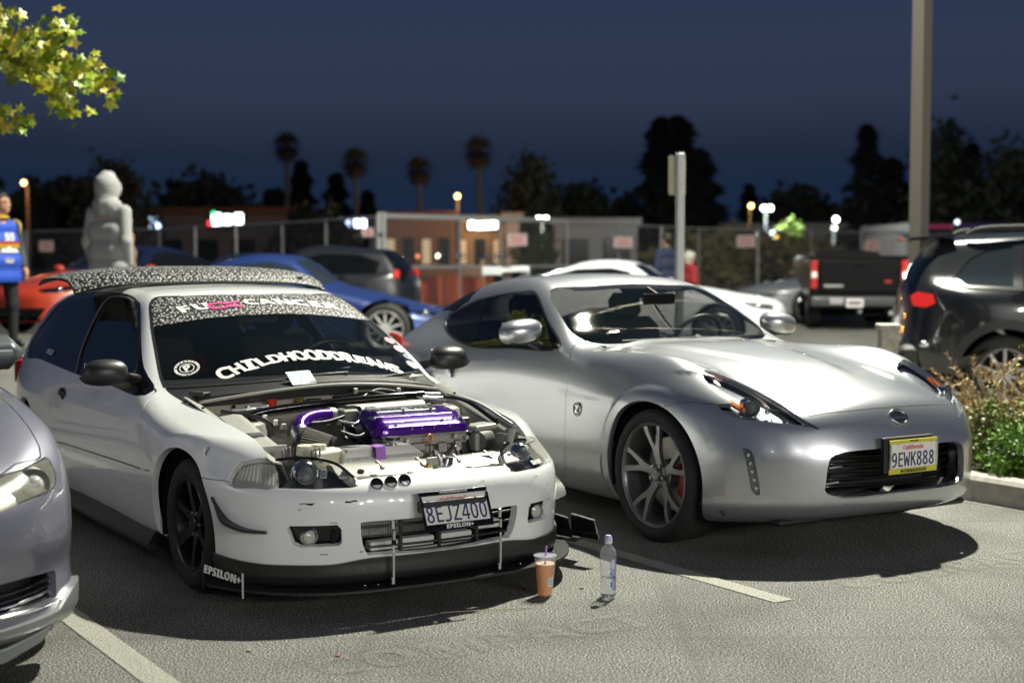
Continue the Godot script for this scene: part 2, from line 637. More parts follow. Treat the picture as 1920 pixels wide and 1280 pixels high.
func tag(o: Node, label: String, category := "", group := "", kind := "") -> Node:
	if label: o.set_meta("label", label)
	if category: o.set_meta("category", category)
	if group: o.set_meta("group", group)
	if kind: o.set_meta("kind", kind)
	return o

func part(parent: Node, called: String, mb, m: Material, label := "") -> MeshInstance3D:
	var o := MeshInstance3D.new()
	var base := called
	if parent == self: called = numbered(called)
	else:
		var i := 0
		while parent.has_node(NodePath(called)):
			i += 1
			called = "%s_%03d" % [base, i]
	o.name = called
	o.mesh = mb.mesh(m) if mb is MB else mb
	if not mb is MB and m: o.material_override = m
	parent.add_child(o, true)
	if label: o.set_meta("label", label)
	return o

func structure(called: String, mb, m: Material) -> MeshInstance3D:
	var o := part(self, called, mb, m)
	o.set_meta("kind", "structure")
	return o

func mat(c: Color, rough := 0.6, metal := 0.0, opt := {}) -> StandardMaterial3D:
	# c holds linear values
	var m := StandardMaterial3D.new()
	m.albedo_color = c.linear_to_srgb()
	m.roughness = rough
	m.metallic = metal
	for k in opt: m.set(k, opt[k])
	if opt.has("clearcoat"): m.clearcoat_enabled = true
	return m

func glass(tint: Color, alpha: float, rough := 0.02) -> StandardMaterial3D:
	var m := mat(tint, rough)
	m.albedo_color.a = alpha
	m.transparency = BaseMaterial3D.TRANSPARENCY_ALPHA
	return m

func glow(c: Color, e: float) -> StandardMaterial3D:
	var m := mat(c * 0.5, 0.5)
	m.emission_enabled = true
	m.emission = c.linear_to_srgb()
	m.emission_energy_multiplier = e
	return m

func noise_tex(seed_: int, freq: float, size := 512, type := FastNoiseLite.TYPE_SIMPLEX_SMOOTH, oct := 4, ramp = null, normal := 0.0) -> NoiseTexture2D:
	var no := FastNoiseLite.new()
	no.seed = seed_; no.frequency = freq; no.noise_type = type; no.fractal_octaves = oct
	if oct <= 1: no.fractal_type = FastNoiseLite.FRACTAL_NONE
	var te := NoiseTexture2D.new()
	te.width = size; te.height = size; te.seamless = true; te.noise = no
	if ramp: te.color_ramp = ramp
	if normal > 0.0: te.as_normal_map = true; te.bump_strength = normal
	return te

func ramp(stops: Array) -> Gradient:
	var g := Gradient.new()
	var o := PackedFloat32Array(); var c := PackedColorArray()
	for s in stops: o.append(s[0]); c.append((s[1] as Color).linear_to_srgb())
	g.offsets = o; g.colors = c
	return g

func lettering(s: String, height: float, depth: float, bold := 0.0, slant := 0.0, serif := "Droid Sans", stretch := 1.0) -> MB:
	# text as solid geometry, centred, in the xy plane with its face towards +z
	var f := FontVariation.new()
	var sf := SystemFont.new()
	sf.font_names = PackedStringArray([serif])
	sf.font_weight = 700 if bold > 0.0 else 400
	f.base_font = sf
	if bold > 0.0: f.variation_embolden = bold
	var tm := TextMesh.new()
	tm.font = f; tm.text = s; tm.font_size = 64; tm.pixel_size = 1.0 / 64.0 / 0.72; tm.depth = 0.05; tm.curve_step = 3.0
	var o := MB.new()
	for k in tm.get_surface_count():
		var ar := tm.surface_get_arrays(k)
		var first := o.v.size()
		var vs: PackedVector3Array = ar[Mesh.ARRAY_VERTEX]
		var ns: PackedVector3Array = ar[Mesh.ARRAY_NORMAL]
		for i in vs.size():
			o.v.append(Vector3((vs[i].x + slant * vs[i].y) * height * stretch, vs[i].y * height, (vs[i].z / 0.05 + 0.5) * depth))
			o.n.append(ns[i])
		if ar[Mesh.ARRAY_INDEX] != null and ar[Mesh.ARRAY_INDEX].size():
			for q in ar[Mesh.ARRAY_INDEX]: o.t.append(first + q)
		else:
			for q in vs.size(): o.t.append(first + q)
	if depth <= 0.0:
		var tt := PackedInt32Array()
		for i in range(0, o.t.size(), 3):
			if o.n[o.t[i]].z > .5: tt.append_array([o.t[i], o.t[i + 1], o.t[i + 2]])
		o.t = tt
	var lo := Vector3.ONE * 1e9; var hi := -lo
	for p in o.v: lo = lo.min(p); hi = hi.max(p)
	for i in o.v.size(): o.v[i] -= Vector3((lo.x + hi.x) / 2, (lo.y + hi.y) / 2, 0)
	return o
# ---------------------------------------------------------------- measured data of the two near cars
func V(x: float, y: float, z: float) -> Vector3:
	return Vector3(x, y, z)

func shell_data(which: String) -> Dictionary:
	match which:
		"coupe": return {"_lut": lut,
			"P": [-3.45, .84, -3.25, .9, -3, 1, -2.6, 1.175, -2.2, 1.285, -1.75, 1.318, -1.4, 1.268, -1.1, 1.115, -.82, .955, -.6, .935, -.3, .915, 0, .885, .3, .84, .6, .775, .8, .72, .95, .66],
			"K": [-3.4, .2, -2.6, .16, -1.8, .12, -1.35, .1, -.9, .06, -.5, .06, 0, .09, .3, .14, .6, .2, .95, .25],
			"S": [-3.4, .1, -1.8, .05, -1.3, .06, -.8, .06, -.4, .1, .3, .15, .9, .2],
			"W": [.1, .74, .18, .805, .25, .838, .35, .856, .45, .864, .55, .862, .65, .85, .75, .836, .85, .815, .92, .788, 1, .742, 1.1, .688, 1.24, .606, 1.34, .54],
			"WP": [-3.4, -.2, -3, -.04, -2.55, .02, -2, .012, -1.2, 0, -.4, .004, 0, .01, .4, .005, .9, -.06],
			"WG": [-3.4, -.28, -2.8, -.11, -2.3, -.05, -1.8, -.015, -1.3, 0, -.8, .01, 0, .02, .9, 0],
			"NB": [.1, .6, .16, .74, .21, .82, .26, .855, .33, .868, .42, .872, .5, .868, .56, .852, .62, .828, .68, .795, .74, .74, .85, .5],
			"NC": [0, 0, .2, -.01, .4, -.042, .5, -.078, .6, -.135, .7, -.225, .78, -.335, .84, -.455, .9, -.66, .95, -.95],
			"RB": [.1, -3.1, .3, -3.3, .5, -3.36, .75, -3.35, .95, -3.25, 1.3, -2.9],
			"RC": [0, 0, .4, .03, .6, .1, .75, .22, .85, .42, .95, .8],
			"B": [-3.4, .3, -2.8, .18, -2, .14, -.4, .13, .3, .15, .6, .17, .9, .2],
			"belt": .9, "k": [.075, .05, .05], "dome": 0.012, "bumps": [[0, .052, -.02, .42, .68, .15], [0, .06, -2.52, .5, .62, .3], [1, .085, .06, .45, .72, .15], [0, -.012, -1.3, .6, .56, .12], [2, .013, .01, .3, .335, .022, .432], [2, .012, -2.55, .3, .335, .022, .44]]}
		"hatch": return {"_lut": lut,
			"P": [-3.5, .75, -3.35, .9, -3.15, 1.08, -2.95, 1.195, -2.5, 1.255, -1.9, 1.275, -1.5, 1.262, -1.2, 1.232, -.95, 1.13, -.6, .985, -.22, .835, -.1, .815, .1, .78, .3, .74, .57, .675, .75, .6, .9, .5],
			"K": [-3.3, .18, -2.5, .12, -1.8, .09, -1.2, .09, -.6, .08, -.3, .1, .2, .1, .57, .12, .8, .16],
			"S": [-3.3, .1, -1.8, .05, -1.2, .1, -.9, .3, -.55, .58, -.3, .6, 0, .35, .4, .1, .8, 0],
			"W": [.08, .74, .15, .79, .2, .812, .3, .832, .4, .843, .5, .848, .6, .845, .7, .832, .76, .808, .8, .787, .86, .755, .95, .705, 1.1, .615, 1.2, .55, 1.3, .48],
			"WP": [-3.3, -.12, -2.9, -.04, -2.4, 0, -1.5, 0, -.4, 0, .1, 0, .5, -.004, .9, -.03],
			"WG": [-3.4, -.1, -2.9, -.02, -2.4, -.002, -1.5, 0, -.6, .005, .3, .01, .9, 0],
			"NB": [.08, .77, .13, .835, .2, .845, .26, .852, .33, .862, .4, .864, .46, .856, .5, .835, .53, .795, .57, .725, .62, .66, .7, .54],
			"NC": [0, 0, .2, -.012, .35, -.038, .45, -.068, .55, -.115, .62, -.165, .69, -.228, .75, -.315, .79, -.4, .83, -.56, .87, -.85],
			"RB": [.1, -2.95, .3, -3.16, .5, -3.2, .75, -3.2, .95, -3.15, 1.3, -2.9],
			"RC": [0, 0, .4, .02, .6, .06, .75, .15, .83, .35, .9, .8],
			"B": [-3.3, .25, -2.8, .2, -.4, .17, .25, .165, .45, .13, .9, .135],
			"belt": .82, "k": [.06, .035, .04], "dome": 0.0, "bumps": [[0, .014, 0, .36, .45, .2], [0, .012, -2.57, .36, .45, .2]]}
		"sedan": return {"_lut": lut,
			"P": [-3.6, .95, -3, 1.02, -2.6, 1.12, -2.1, 1.38, -1.6, 1.45, -1.2, 1.36, -.75, 1.06, -.5, .985, -.2, .95, .1, .905, .4, .84, .65, .765, .85, .68, 1, .6],
			"K": [-3.4, .1, -.75, .06, 0, .09, .5, .14, .95, .2],
			"S": [-3.4, .05, -.8, .25, 0, .2, .9, .25],
			"W": [.1, .8, .18, .845, .25, .862, .35, .875, .5, .885, .62, .882, .75, .868, .85, .845, .92, .815, 1, .77, 1.15, .68, 1.35, .58, 1.5, .5],
			"WP": [-3.4, -.1, -2.6, 0, 0, 0, .5, 0, .9, -.05],
			"WG": [-3.4, -.1, -1.5, 0, 0, 0, .9, 0],
			"NB": [.1, .78, .16, .86, .22, .89, .3, .885, .36, .87, .45, .895, .55, .89, .62, .865, .68, .82, .74, .75, .82, .62, .95, .4],
			"NC": [0, 0, .2, -.012, .4, -.05, .5, -.09, .6, -.15, .7, -.24, .78, -.345, .84, -.47, .89, -.7, .95, -1],
			"RB": [.1, -3.4, .5, -3.6, 1, -3.5, 1.3, -3.2],
			"RC": [0, 0, .5, .05, .75, .2, .88, .5, .95, .9],
			"B": [-3.4, .25, -.4, .18, .3, .18, .9, .19],
			"belt": .95, "k": [.07, .05, .05], "dome": 0.0, "bumps": [[0, .02, 0, .4, .5, .25], [1, .03, .2, .5, .7, .16]]}
	return {}

func line(which: String) -> Array:
	match which:
		"coupe_win": return [V(.791, .913, -.958), V(.71, 1.059, -1.207), V(.614, 1.207, -1.487), V(.616, 1.207, -1.647), V(.621, 1.186, -1.872), V(.626, 1.145, -2.154), V(.643, 1.093, -2.339), V(.664, 1.037, -2.488), V(.72, .975, -2.421), V(.783, .921, -2.219), V(.812, .878, -1.955), V(.808, .875, -1.713), V(.801, .889, -1.451)]
		"coupe_ws": return [V(.022, 1.256, -1.367), V(.294, 1.247, -1.37), V(.572, 1.221, -1.395), V(.673, 1.047, -1.08), V(.677, .978, -.958), V(.623, .942, -.868), V(.514, .935, -.818), V(.329, .94, -.791), V(.033, .944, -.773)]
		"coupe_lamp": return [V(.685, .868, .185), V(.572, .825, .248), V(.529, .775, .401), V(.522, .72, .576), V(.52, .673, .691), V(.464, .622, .764), V(.502, .632, .741), V(.626, .65, .649), V(.718, .659, .557), V(.758, .671, .497), V(.787, .715, .41), V(.754, .726, .44), V(.731, .731, .456), V(.729, .764, .398), V(.739, .797, .322), V(.735, .828, .256)]
		"coupe_lampamber": return [V(.739, .795, .326), V(.729, .764, .398), V(.731, .731, .456), V(.714, .712, .502), V(.689, .716, .514), V(.691, .747, .455), V(.711, .775, .388)]
		"coupe_proj": return [V(.663, .716, .53)]
		"coupe_lip": return [V(.496, .682, .691), V(.391, .687, .732), V(.249, .694, .761), V(.087, .699, .773), V(.056, .702, .772)]
		"coupe_hoodgap": return [V(.399, .932, -.76), V(.288, .918, -.402), V(.187, .891, -.082), V(.171, .855, .189), V(.192, .812, .404), V(.301, .758, .581), V(.463, .686, .702)]
		"coupe_seam": return [V(.891, .694, .145), V(.869, .717, .213), V(.837, .725, .296), V(.785, .724, .4)]
		"coupe_door": return [V(.783, .898, -.847), V(.82, .836, -.79), V(.838, .746, -.795), V(.848, .653, -.799), V(.86, .521, -.787), V(.856, .351, -.791), V(.8, .173, -.876)]
		"coupe_grille": return [V(.454, .325, .808), V(.46, .386, .81), V(.449, .47, .814), V(.418, .503, .82), V(.332, .517, .838), V(.139, .521, .858), V(0, .524, .863)]
		"coupe_grilleb": return [V(.346, .302, .836), V(.166, .305, .858), V(.002, .307, .866)]
		"coupe_drl": return [V(.758, .529, .561), V(.737, .524, .592), V(.727, .491, .612), V(.719, .419, .625), V(.707, .322, .635), V(.722, .318, .616), V(.734, .34, .603), V(.744, .417, .591), V(.753, .488, .577)]
		"coupe_badge": return [V(.858, .604, -.67)]
		"coupe_emblem": return [V(.01, .649, .813)]
		"coupe_handle": return [V(.846, .837, -2.126), V(.835, .847, -2.062), V(.867, .736, -1.998), V(.877, .674, -2), V(.885, .698, -2.09), V(.869, .779, -2.104)]
		"coupe_mirror": return [V(.794, .911, -1.165)]
		"hatch_ws": return [V(.01, 1.223, -1.171), V(.376, 1.219, -1.214), V(.515, 1.205, -1.23), V(.586, 1.108, -1.047), V(.644, .977, -.814), V(.683, .834, -.597), V(.652, .819, -.54), V(.397, .836, -.379), V(.195, .847, -.304), V(.033, .847, -.268)]
		"hatch_dlo": return [V(.773, .783, -.578), V(.721, .9, -.757), V(.586, 1.145, -1.21), V(.548, 1.196, -1.38), V(.521, 1.223, -1.642), V(.516, 1.228, -2.082), V(.515, 1.219, -2.368), V(.536, 1.195, -2.647), V(.581, 1.13, -2.834), V(.647, 1.005, -2.955), V(.555, 1.15, -2.95), V(.733, .845, -2.924), V(.766, .834, -2.494), V(.782, .814, -1.93), V(.787, .8, -1.524), V(.791, .792, -1.044)]
		"hatch_dglass": return [V(.777, .8, -.644), V(.733, .898, -.791), V(.598, 1.128, -1.234), V(.556, 1.187, -1.414), V(.541, 1.205, -1.596), V(.546, 1.202, -1.843), V(.57, 1.168, -1.901), V(.639, 1.06, -1.881), V(.726, .911, -1.804), V(.781, .814, -1.716), V(.782, .808, -1.324)]
		"hatch_qglass": return [V(.534, 1.213, -2.104), V(.532, 1.207, -2.372), V(.548, 1.186, -2.604), V(.593, 1.12, -2.766), V(.655, 1.006, -2.872), V(.717, .879, -2.935), V(.76, .846, -2.494), V(.775, .825, -1.974), V(.701, .955, -2.058), V(.618, 1.094, -2.075)]
		"hatch_corner": return [V(.775, .517, .452), V(.763, .541, .439), V(.726, .584, .428), V(.698, .597, .45), V(.61, .606, .52), V(.644, .51, .64), V(.709, .505, .578), V(.762, .501, .498)]
		"hatch_lamp": return [V(.605, .606, .524), V(.495, .613, .581), V(.424, .603, .62), V(.384, .583, .659), V(.357, .54, .739), V(.366, .521, .768), V(.39, .507, .779), V(.64, .509, .645)]
		"hatch_fog": return [V(.626, .351, .694), V(.618, .364, .701), V(.457, .367, .794), V(.441, .349, .799), V(.437, .295, .794), V(.448, .282, .789), V(.586, .279, .715), V(.606, .291, .703)]
		"hatch_grille": return [V(.33, .233, .814), V(.357, .284, .816), V(.368, .364, .822), V(.356, .372, .825), V(.148, .374, .857), V(.067, .373, .862)]
		"hatch_doorgap": return [V(.774, .775, -.552), V(.817, .723, -.476), V(.842, .655, -.441), V(.85, .537, -.421), V(.851, .458, -.376), V(.842, .352, -.356), V(.826, .249, -.389)]
		"hatch_crease": return [V(.854, .433, -2.257), V(.848, .441, -1.699), V(.845, .457, -.951), V(.851, .47, -.383)]
		"hatch_seam": return [V(.822, .518, .296), V(.771, .522, .453)]
		"hatch_holes": return [V(.276, .518, .791), V(.216, .518, .799), V(.155, .522, .8)]
		"hatch_bumpbot": return [V(.801, .225, .41), V(.755, .221, .523), V(.668, .217, .641), V(.512, .226, .752), V(.33, .231, .814)]
		"hatch_canard": return [V(.81, .445, .394), V(.78, .371, .489), V(.745, .346, .557), V(.688, .342, .638)]
		"hatch_handle": return [V(.835, .697, -1.758)]
		"hatch_proj": return [V(.515, .553, .659)]
		"hatch_tri": return [V(.755, .863, -.861)]
		"hatch_mirror": return [V(.772, .828, -1.086)]
		"hatch_scuff": return [V(.654, .449, .666), V(.417, .457, .8), V(.431, .48, .788)]
		"hatch_fogc": return [V(.535, .311, .754)]
		"sedan_lamp": return [V(.579, .705, .615), V(.639, .709, .575), V(.75, .727, .447), V(.763, .701, .469), V(.769, .674, .494), V(.75, .638, .551), V(.692, .629, .627), V(.64, .627, .677), V(.546, .613, .75)]
		"sedan_grille": return [V(.531, .373, .764), V(.615, .373, .71), V(.732, .361, .59), V(.742, .345, .579), V(.732, .274, .611), V(.708, .272, .641), V(.607, .278, .735), V(.524, .281, .787)]
		"sedan_lip": return [V(.523, .265, .79), V(.627, .261, .722), V(.728, .261, .617), V(.777, .315, .539)]
		"sedan_lamptest": return [V(.761, .675, .502), V(.655, .654, .64)]
		"sedan_hoodgap": return [V(.589, .729, .561), V(.67, .732, .514), V(.738, .737, .444), V(.752, .726, .445)]
	return []
func materials() -> void:
	M.white = mat(Color(.78, .79, .80), .35, 0.0, {"clearcoat": 1.0, "clearcoat_roughness": .04})
	M.silver = mat(Color(.56, .575, .61), .31, .8, {"clearcoat": 1.0, "clearcoat_roughness": .03})
	M.black = mat(Color(.018, .018, .019), .42)
	M.satin = mat(Color(.020, .020, .021), .38)
	M.gloss = mat(Color(.008, .008, .009), .12)
	M.dark = mat(Color(.016, .016, .017), .9, 0.0, {"metallic_specular": .15})
	M.navy = mat(Color(.03, .04, .09), .3)
	M.rubber = mat(Color(.018, .018, .018), .75)
	M.chrome = mat(Color(.8, .8, .8), .12, 1.0)
	M.alu = mat(Color(.55, .55, .56), .35, 1.0)
	M.gunmetal = mat(Color(.30, .30, .31), .32, .7)
	M.lampgrey = mat(Color(.26, .28, .32), .3, .6)
	M.lensdark = mat(Color(.10, .11, .12), .04)
	M.wind = glass(Color(.02, .03, .03), .15)
	M.lens = glass(Color(.03, .035, .04), .06)
	M.tint = glass(Color(.006, .007, .008), .78)
	M.plate_white = mat(Color(.75, .75, .73), .4)
	M.purple = mat(Color(.065, .004, .24), .22, .35, {"clearcoat": 1.0, "clearcoat_roughness": .05})
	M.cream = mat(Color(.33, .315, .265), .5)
	M.greyplastic = mat(Color(.12, .12, .12), .5)
	M.lensrib = glass(Color(.8, .8, .75), .5, .15)
	M.foglens = mat(Color(.42, .42, .38), .15)
	M.blackrim = mat(Color(.014, .016, .016), .3, .3)
	M.lampdark = mat(Color(.03, .031, .034), .25, .3)
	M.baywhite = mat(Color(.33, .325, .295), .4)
	M.castalu = mat(Color(.30, .29, .27), .5, .6)
	M.plategrey = mat(Color(.28, .29, .36), .4, .3)
	M.pleat = mat(Color(.20, .19, .17), .7)
	M.lilac = mat(Color(.32, .10, .50), .4)
	M.ivory = mat(Color(.62, .58, .46), .45)
	var fl := noise_tex(5, .027, 512, FastNoiseLite.TYPE_CELLULAR, 1, ramp([[0.0, Color(.9, .9, .9)], [.17, Color(.85, .85, .86)], [.22, Color(.05, .05, .05)], [.34, Color(.006, .006, .006)], [1.0, Color(.010, .010, .011)]]))
	M.flake = mat(Color(1, 1, 1), .5, 0.0, {"albedo_texture": fl, "uv1_triplanar": true, "uv1_scale": Vector3(3.9, 3.9, 3.9), "metallic_specular": .3})
	var asph := noise_tex(11, .10, 1024, FastNoiseLite.TYPE_SIMPLEX, 4, ramp([[0.0, Color(.006, .006, .006)], [.27, Color(.022, .022, .020)], [.40, Color(.078, .078, .070)], [.55, Color(.130, .130, .116)], [.66, Color(.20, .20, .18)], [.72, Color(.42, .415, .39)], [1.0, Color(.75, .74, .70)]]))
	var blot := noise_tex(12, .012, 512, FastNoiseLite.TYPE_SIMPLEX_SMOOTH, 5, ramp([[0.0, Color(.55, .55, .54)], [.35, Color(.8, .8, .79)], [.6, Color(1, 1, 1)], [1.0, Color(.9, .9, .88)]]))
	var lumps := noise_tex(13, .07, 1024, FastNoiseLite.TYPE_CELLULAR, 3)
	M.asphalt = mat(Color(.92, .92, .92), .82, 0.0, {"albedo_texture": asph, "uv1_triplanar": true, "uv1_world_triplanar": true, "uv1_scale": Vector3.ONE * .85, "detail_enabled": true, "detail_albedo": blot, "detail_blend_mode": BaseMaterial3D.BLEND_MODE_MUL, "detail_uv_layer": BaseMaterial3D.DETAIL_UV_2, "uv2_triplanar": true, "uv2_world_triplanar": true, "uv2_scale": Vector3.ONE * .16, "heightmap_enabled": true, "heightmap_texture": lumps, "heightmap_scale": .35})
	var g := Gradient.new()
	g.offsets = PackedFloat32Array([0.0, .36, .37, 1.0])
	g.colors = PackedColorArray([Color(.6, .6, .58, 0), Color(.6, .6, .58, 0), Color(.78, .78, .75, 1), Color(.85, .85, .82, 1)])
	var worn := noise_tex(14, .13, 1024, FastNoiseLite.TYPE_SIMPLEX, 4)
	worn.color_ramp = g
	M.paint = mat(Color(.62, .61, .57), .7, 0.0, {"albedo_texture": worn, "uv1_triplanar": true, "uv1_world_triplanar": true, "uv1_scale": Vector3.ONE * .8, "transparency": BaseMaterial3D.TRANSPARENCY_ALPHA_SCISSOR, "alpha_scissor_threshold": .5})
	var g2 := Gradient.new()
	g2.offsets = PackedFloat32Array([0.0, .57, .58, 1.0])
	g2.colors = g.colors
	var worn2 := noise_tex(15, .11, 1024, FastNoiseLite.TYPE_SIMPLEX, 5)
	worn2.color_ramp = g2
	M.faded = mat(Color(.36, .355, .33), .7, 0.0, {"albedo_texture": worn2, "uv1_triplanar": true, "uv1_world_triplanar": true, "uv1_scale": Vector3.ONE * .8, "transparency": BaseMaterial3D.TRANSPARENCY_ALPHA_SCISSOR, "alpha_scissor_threshold": .5})
	var con := noise_tex(16, .03, 512, FastNoiseLite.TYPE_SIMPLEX_SMOOTH, 6, ramp([[0.0, Color(.22, .21, .18)], [.5, Color(.36, .34, .30)], [1.0, Color(.46, .44, .40)]]))
	M.concrete = mat(Color(1, 1, 1), .8, 0.0, {"albedo_texture": con, "uv1_triplanar": true, "uv1_world_triplanar": true, "uv1_scale": Vector3.ONE * .7, "heightmap_enabled": true, "heightmap_texture": con, "heightmap_scale": .3})
	var so := noise_tex(17, .06, 512, FastNoiseLite.TYPE_SIMPLEX_SMOOTH, 6, ramp([[0.0, Color(.04, .028, .018)], [.5, Color(.12, .09, .06)], [1.0, Color(.24, .19, .13)]]))
	M.soil = mat(Color(1, 1, 1), .95, 0.0, {"albedo_texture": so, "uv1_triplanar": true, "uv1_world_triplanar": true, "heightmap_enabled": true, "heightmap_texture": so, "heightmap_scale": 1.5})
	M.steel = mat(Color(.42, .43, .44), .5, .3)
	M.darkpole = mat(Color(.05, .05, .05), .6)
	M.bark = mat(Color(.09, .07, .05), .9)
	M.leafnight = mat(Color(.016, .022, .012), .8)
	M.pine = mat(Color(.009, .014, .009), .85)
	M.palmleaf = mat(Color(.022, .024, .012), .8)
	M.palmdead = mat(Color(.03, .022, .014), .9)
# ---------------------------------------------------------------- shared parts of cars
func arch(z0: float, y0: float, r: float) -> Callable:
	return func(p: Vector3) -> float:
		return maxf(Vector2(p.z - z0, p.y - y0).length() - r, 0.45 - p.x)

func flip_x(o: MB) -> MB:
	var m := MB.new()
	for i in o.v.size():
		m.v.append(Vector3(-o.v[i].x, o.v[i].y, o.v[i].z)); m.n.append(Vector3(-o.n[i].x, o.n[i].y, o.n[i].z))
	m.t = o.t.duplicate()
	return m

func pair(parent: Node, called: String, o: MB, m: Material) -> Array:
	# the same part on the right side of the car (x below 0) and on the left
	return [part(parent, called, flip_x(o), m), part(parent, called, o, m)]

func ribbon(s: Shell, pts: Array, width: float, off := .0012, steps := 6, close := false) -> MB:
	# a narrow strip that follows the shell
	var q: Array[Vector3] = []
	var m := pts.size()
	for i in (m if close else m - 1):
		for k in steps:
			var a: Vector3 = pts[(i + m - 1) % m] if close or i > 0 else pts[0] * 2.0 - pts[1]
			var d: Vector3 = pts[(i + 2) % m] if close or i + 2 < m else pts[m - 1] * 2.0 - pts[m - 2]
			q.append(s.onto((pts[i] as Vector3).cubic_interpolate(pts[(i + 1) % m], a, d, float(k) / steps)))
	q.append(q[0] if close else s.onto(pts[m - 1]))
	var rows := [[], []]
	for i in q.size():
		var d := (q[mini(i + 1, q.size() - 1)] - q[maxi(i - 1, 0)]).normalized()
		var up := s.grad(q[i]).normalized()
		var w := d.cross(up).normalized() * width * 0.5
		rows[0].append(q[i] + up * off - w)
		rows[1].append(q[i] + up * off + w)
	return MB.new().sheet(rows)

func bead(s: Shell, pts: Array, r: float, off := 0.0, close := false, steps := 6) -> MB:
	# a round moulding that follows the shell
	var q := []
	var m := pts.size()
	for i in (m if close else m - 1):
		for k in steps:
			var a: Vector3 = pts[(i + m - 1) % m] if close or i > 0 else pts[0] * 2.0 - pts[1]
			var d: Vector3 = pts[(i + 2) % m] if close or i + 2 < m else pts[m - 1] * 2.0 - pts[m - 2]
			q.append(s.onto((pts[i] as Vector3).cubic_interpolate(pts[(i + 1) % m], a, d, float(k) / steps)))
	q.append(q[0] if close else s.onto(pts[m - 1]))
	for i in q.size(): q[i] += s.grad(q[i]).normalized() * off
	return MB.new().tube(q, r, 6)

func curve(pts: Array, steps := 6) -> Array:
	var q := []
	var m := pts.size()
	for i in m - 1:
		for k in steps:
			var a: Vector3 = pts[i - 1] if i > 0 else pts[0] * 2.0 - pts[1]
			var d: Vector3 = pts[i + 2] if i + 2 < m else pts[m - 1] * 2.0 - pts[m - 2]
			q.append((pts[i] as Vector3).cubic_interpolate(pts[i + 1], a, d, float(k) / steps))
	q.append(pts[m - 1])
	return q

const WHEEL := Basis(Vector3(1, 0, 0), Vector3(0, 0, 1), Vector3(0, -1, 0))

func p2(a: Array) -> PackedVector2Array:
	var o := PackedVector2Array()
	for i in range(0, a.size(), 2): o.append(Vector2(a[i], a[i + 1]))
	return o

func wheel(parent: Node3D, at: Vector3, s: float, R: float, w: float, rim: float, style: String, mrim: Material, detail := true) -> Node3D:
	# at: the middle of the outer face; s: -1 on the right side of the car
	var o := Node3D.new()
	var i := 0
	o.name = "wheel"
	while parent.has_node(NodePath(o.name)):
		i += 1
		o.name = "wheel_%03d" % i
	parent.add_child(o, true)
	o.position = at
	o.rotation.y = s * PI / 2
	var seg := 56 if detail else 28
	var ty := MB.new().lathe(p2([rim - .004, -.012, rim + .008, -.002, rim + .02, .004, lerpf(rim, R, .55), .008, R - .022, .0, R - .008, -.014, R - .002, -.03, R, -.05, R, -w + .05, R - .004, -w + .02, R - .03, -w, rim, -w + .01]), Vector3.ZERO, WHEEL, seg, 50)
	part(o, "tyre", ty, M.rubber)
	var rm := MB.new().lathe(p2([rim - .016, -.02, rim - .012, -.008, rim - .004, -.002, rim + .002, -.006, rim + .003, -.014]), Vector3.ZERO, WHEEL, seg)
	rm.lathe(p2([rim - .016, -.02, rim - .026, -.06, rim - .03, -w + .02]), Vector3.ZERO, WHEEL, seg)
	part(o, "rim", rm, mrim)
	part(o, "hub", MB.new().lathe(p2([.0, -.020, .026, -.020, .031, -.024, .034, -.05, .07, -.07, .075, -.10]), Vector3.ZERO, WHEEL, 20), mrim)
	if not detail:
		for k in 10:
			var b := Basis(Vector3(0, 0, 1), TAU * k / 10)
			part(o, "spoke", MB.new().box(b * Vector3(0, rim * .54, -.028), Vector3(rim * .13, rim * .88, .02), .006, b), mrim)
		part(o, "brake_disc", MB.new().lathe(p2([.0, -.085, rim * .8, -.085, rim * .8, -.1]), Vector3.ZERO, WHEEL, seg), M.dark)
		return o
	var pol := PackedVector2Array()
	var n := 5
	if style == "forked":
		pol = p2([-.024, .026, -.019, .075, -.021, .12, -.034, .165, -.052, .21, -.066, .247, -.036, .253, -.024, .215, -.012, .175, .004, .142, .022, .17, .038, .21, .046, .252, .072, .246, .06, .20, .042, .15, .026, .11, .021, .075, .024, .026])
	else:
		n = 6
		pol = p2([-.03, .03, -.022, .08, -.017, .12, -.02, .17, -.036, rim - .004, .036, rim - .004, .02, .17, .017, .12, .022, .08, .03, .03])
	var deep := .05 if style == "forked" else .03
	var sp := MB.new().prism(pol, .022, Transform3D(Basis.IDENTITY, Vector3(0, 0, -.022)), 0.0)
	for k in sp.v.size():
		var q := sp.v[k]
		var r := Vector2(q.x, q.y).length() / rim
		sp.v[k].z = q.z * (1.0 if q.z < -.01 else 1.0) - .012 - deep * (1.0 - r) * (1.0 - r * r)
	for k in n:
		var m2 := MB.new().add(sp, Transform3D(Basis(Vector3(0, 0, 1), TAU * k / n + .1), Vector3.ZERO))
		part(o, "spoke", m2, mrim)
		var ln := Basis(Vector3(0, 0, 1), TAU * (k + .5) / n + .1) * Vector3(0, .052, 0)
		part(o, "wheel_nut", MB.new().cyl(ln + Vector3(0, 0, -.06), ln + Vector3(0, 0, -.026), .0095, .008, 8), M.alu)
	part(o, "brake_disc", MB.new().lathe(p2([.07, -.10, .075, -.118, rim * .70, -.118, rim * .70, -.14]), Vector3.ZERO, WHEEL, 40), mat(Color(.32, .30, .28), .4, .8))
	return o

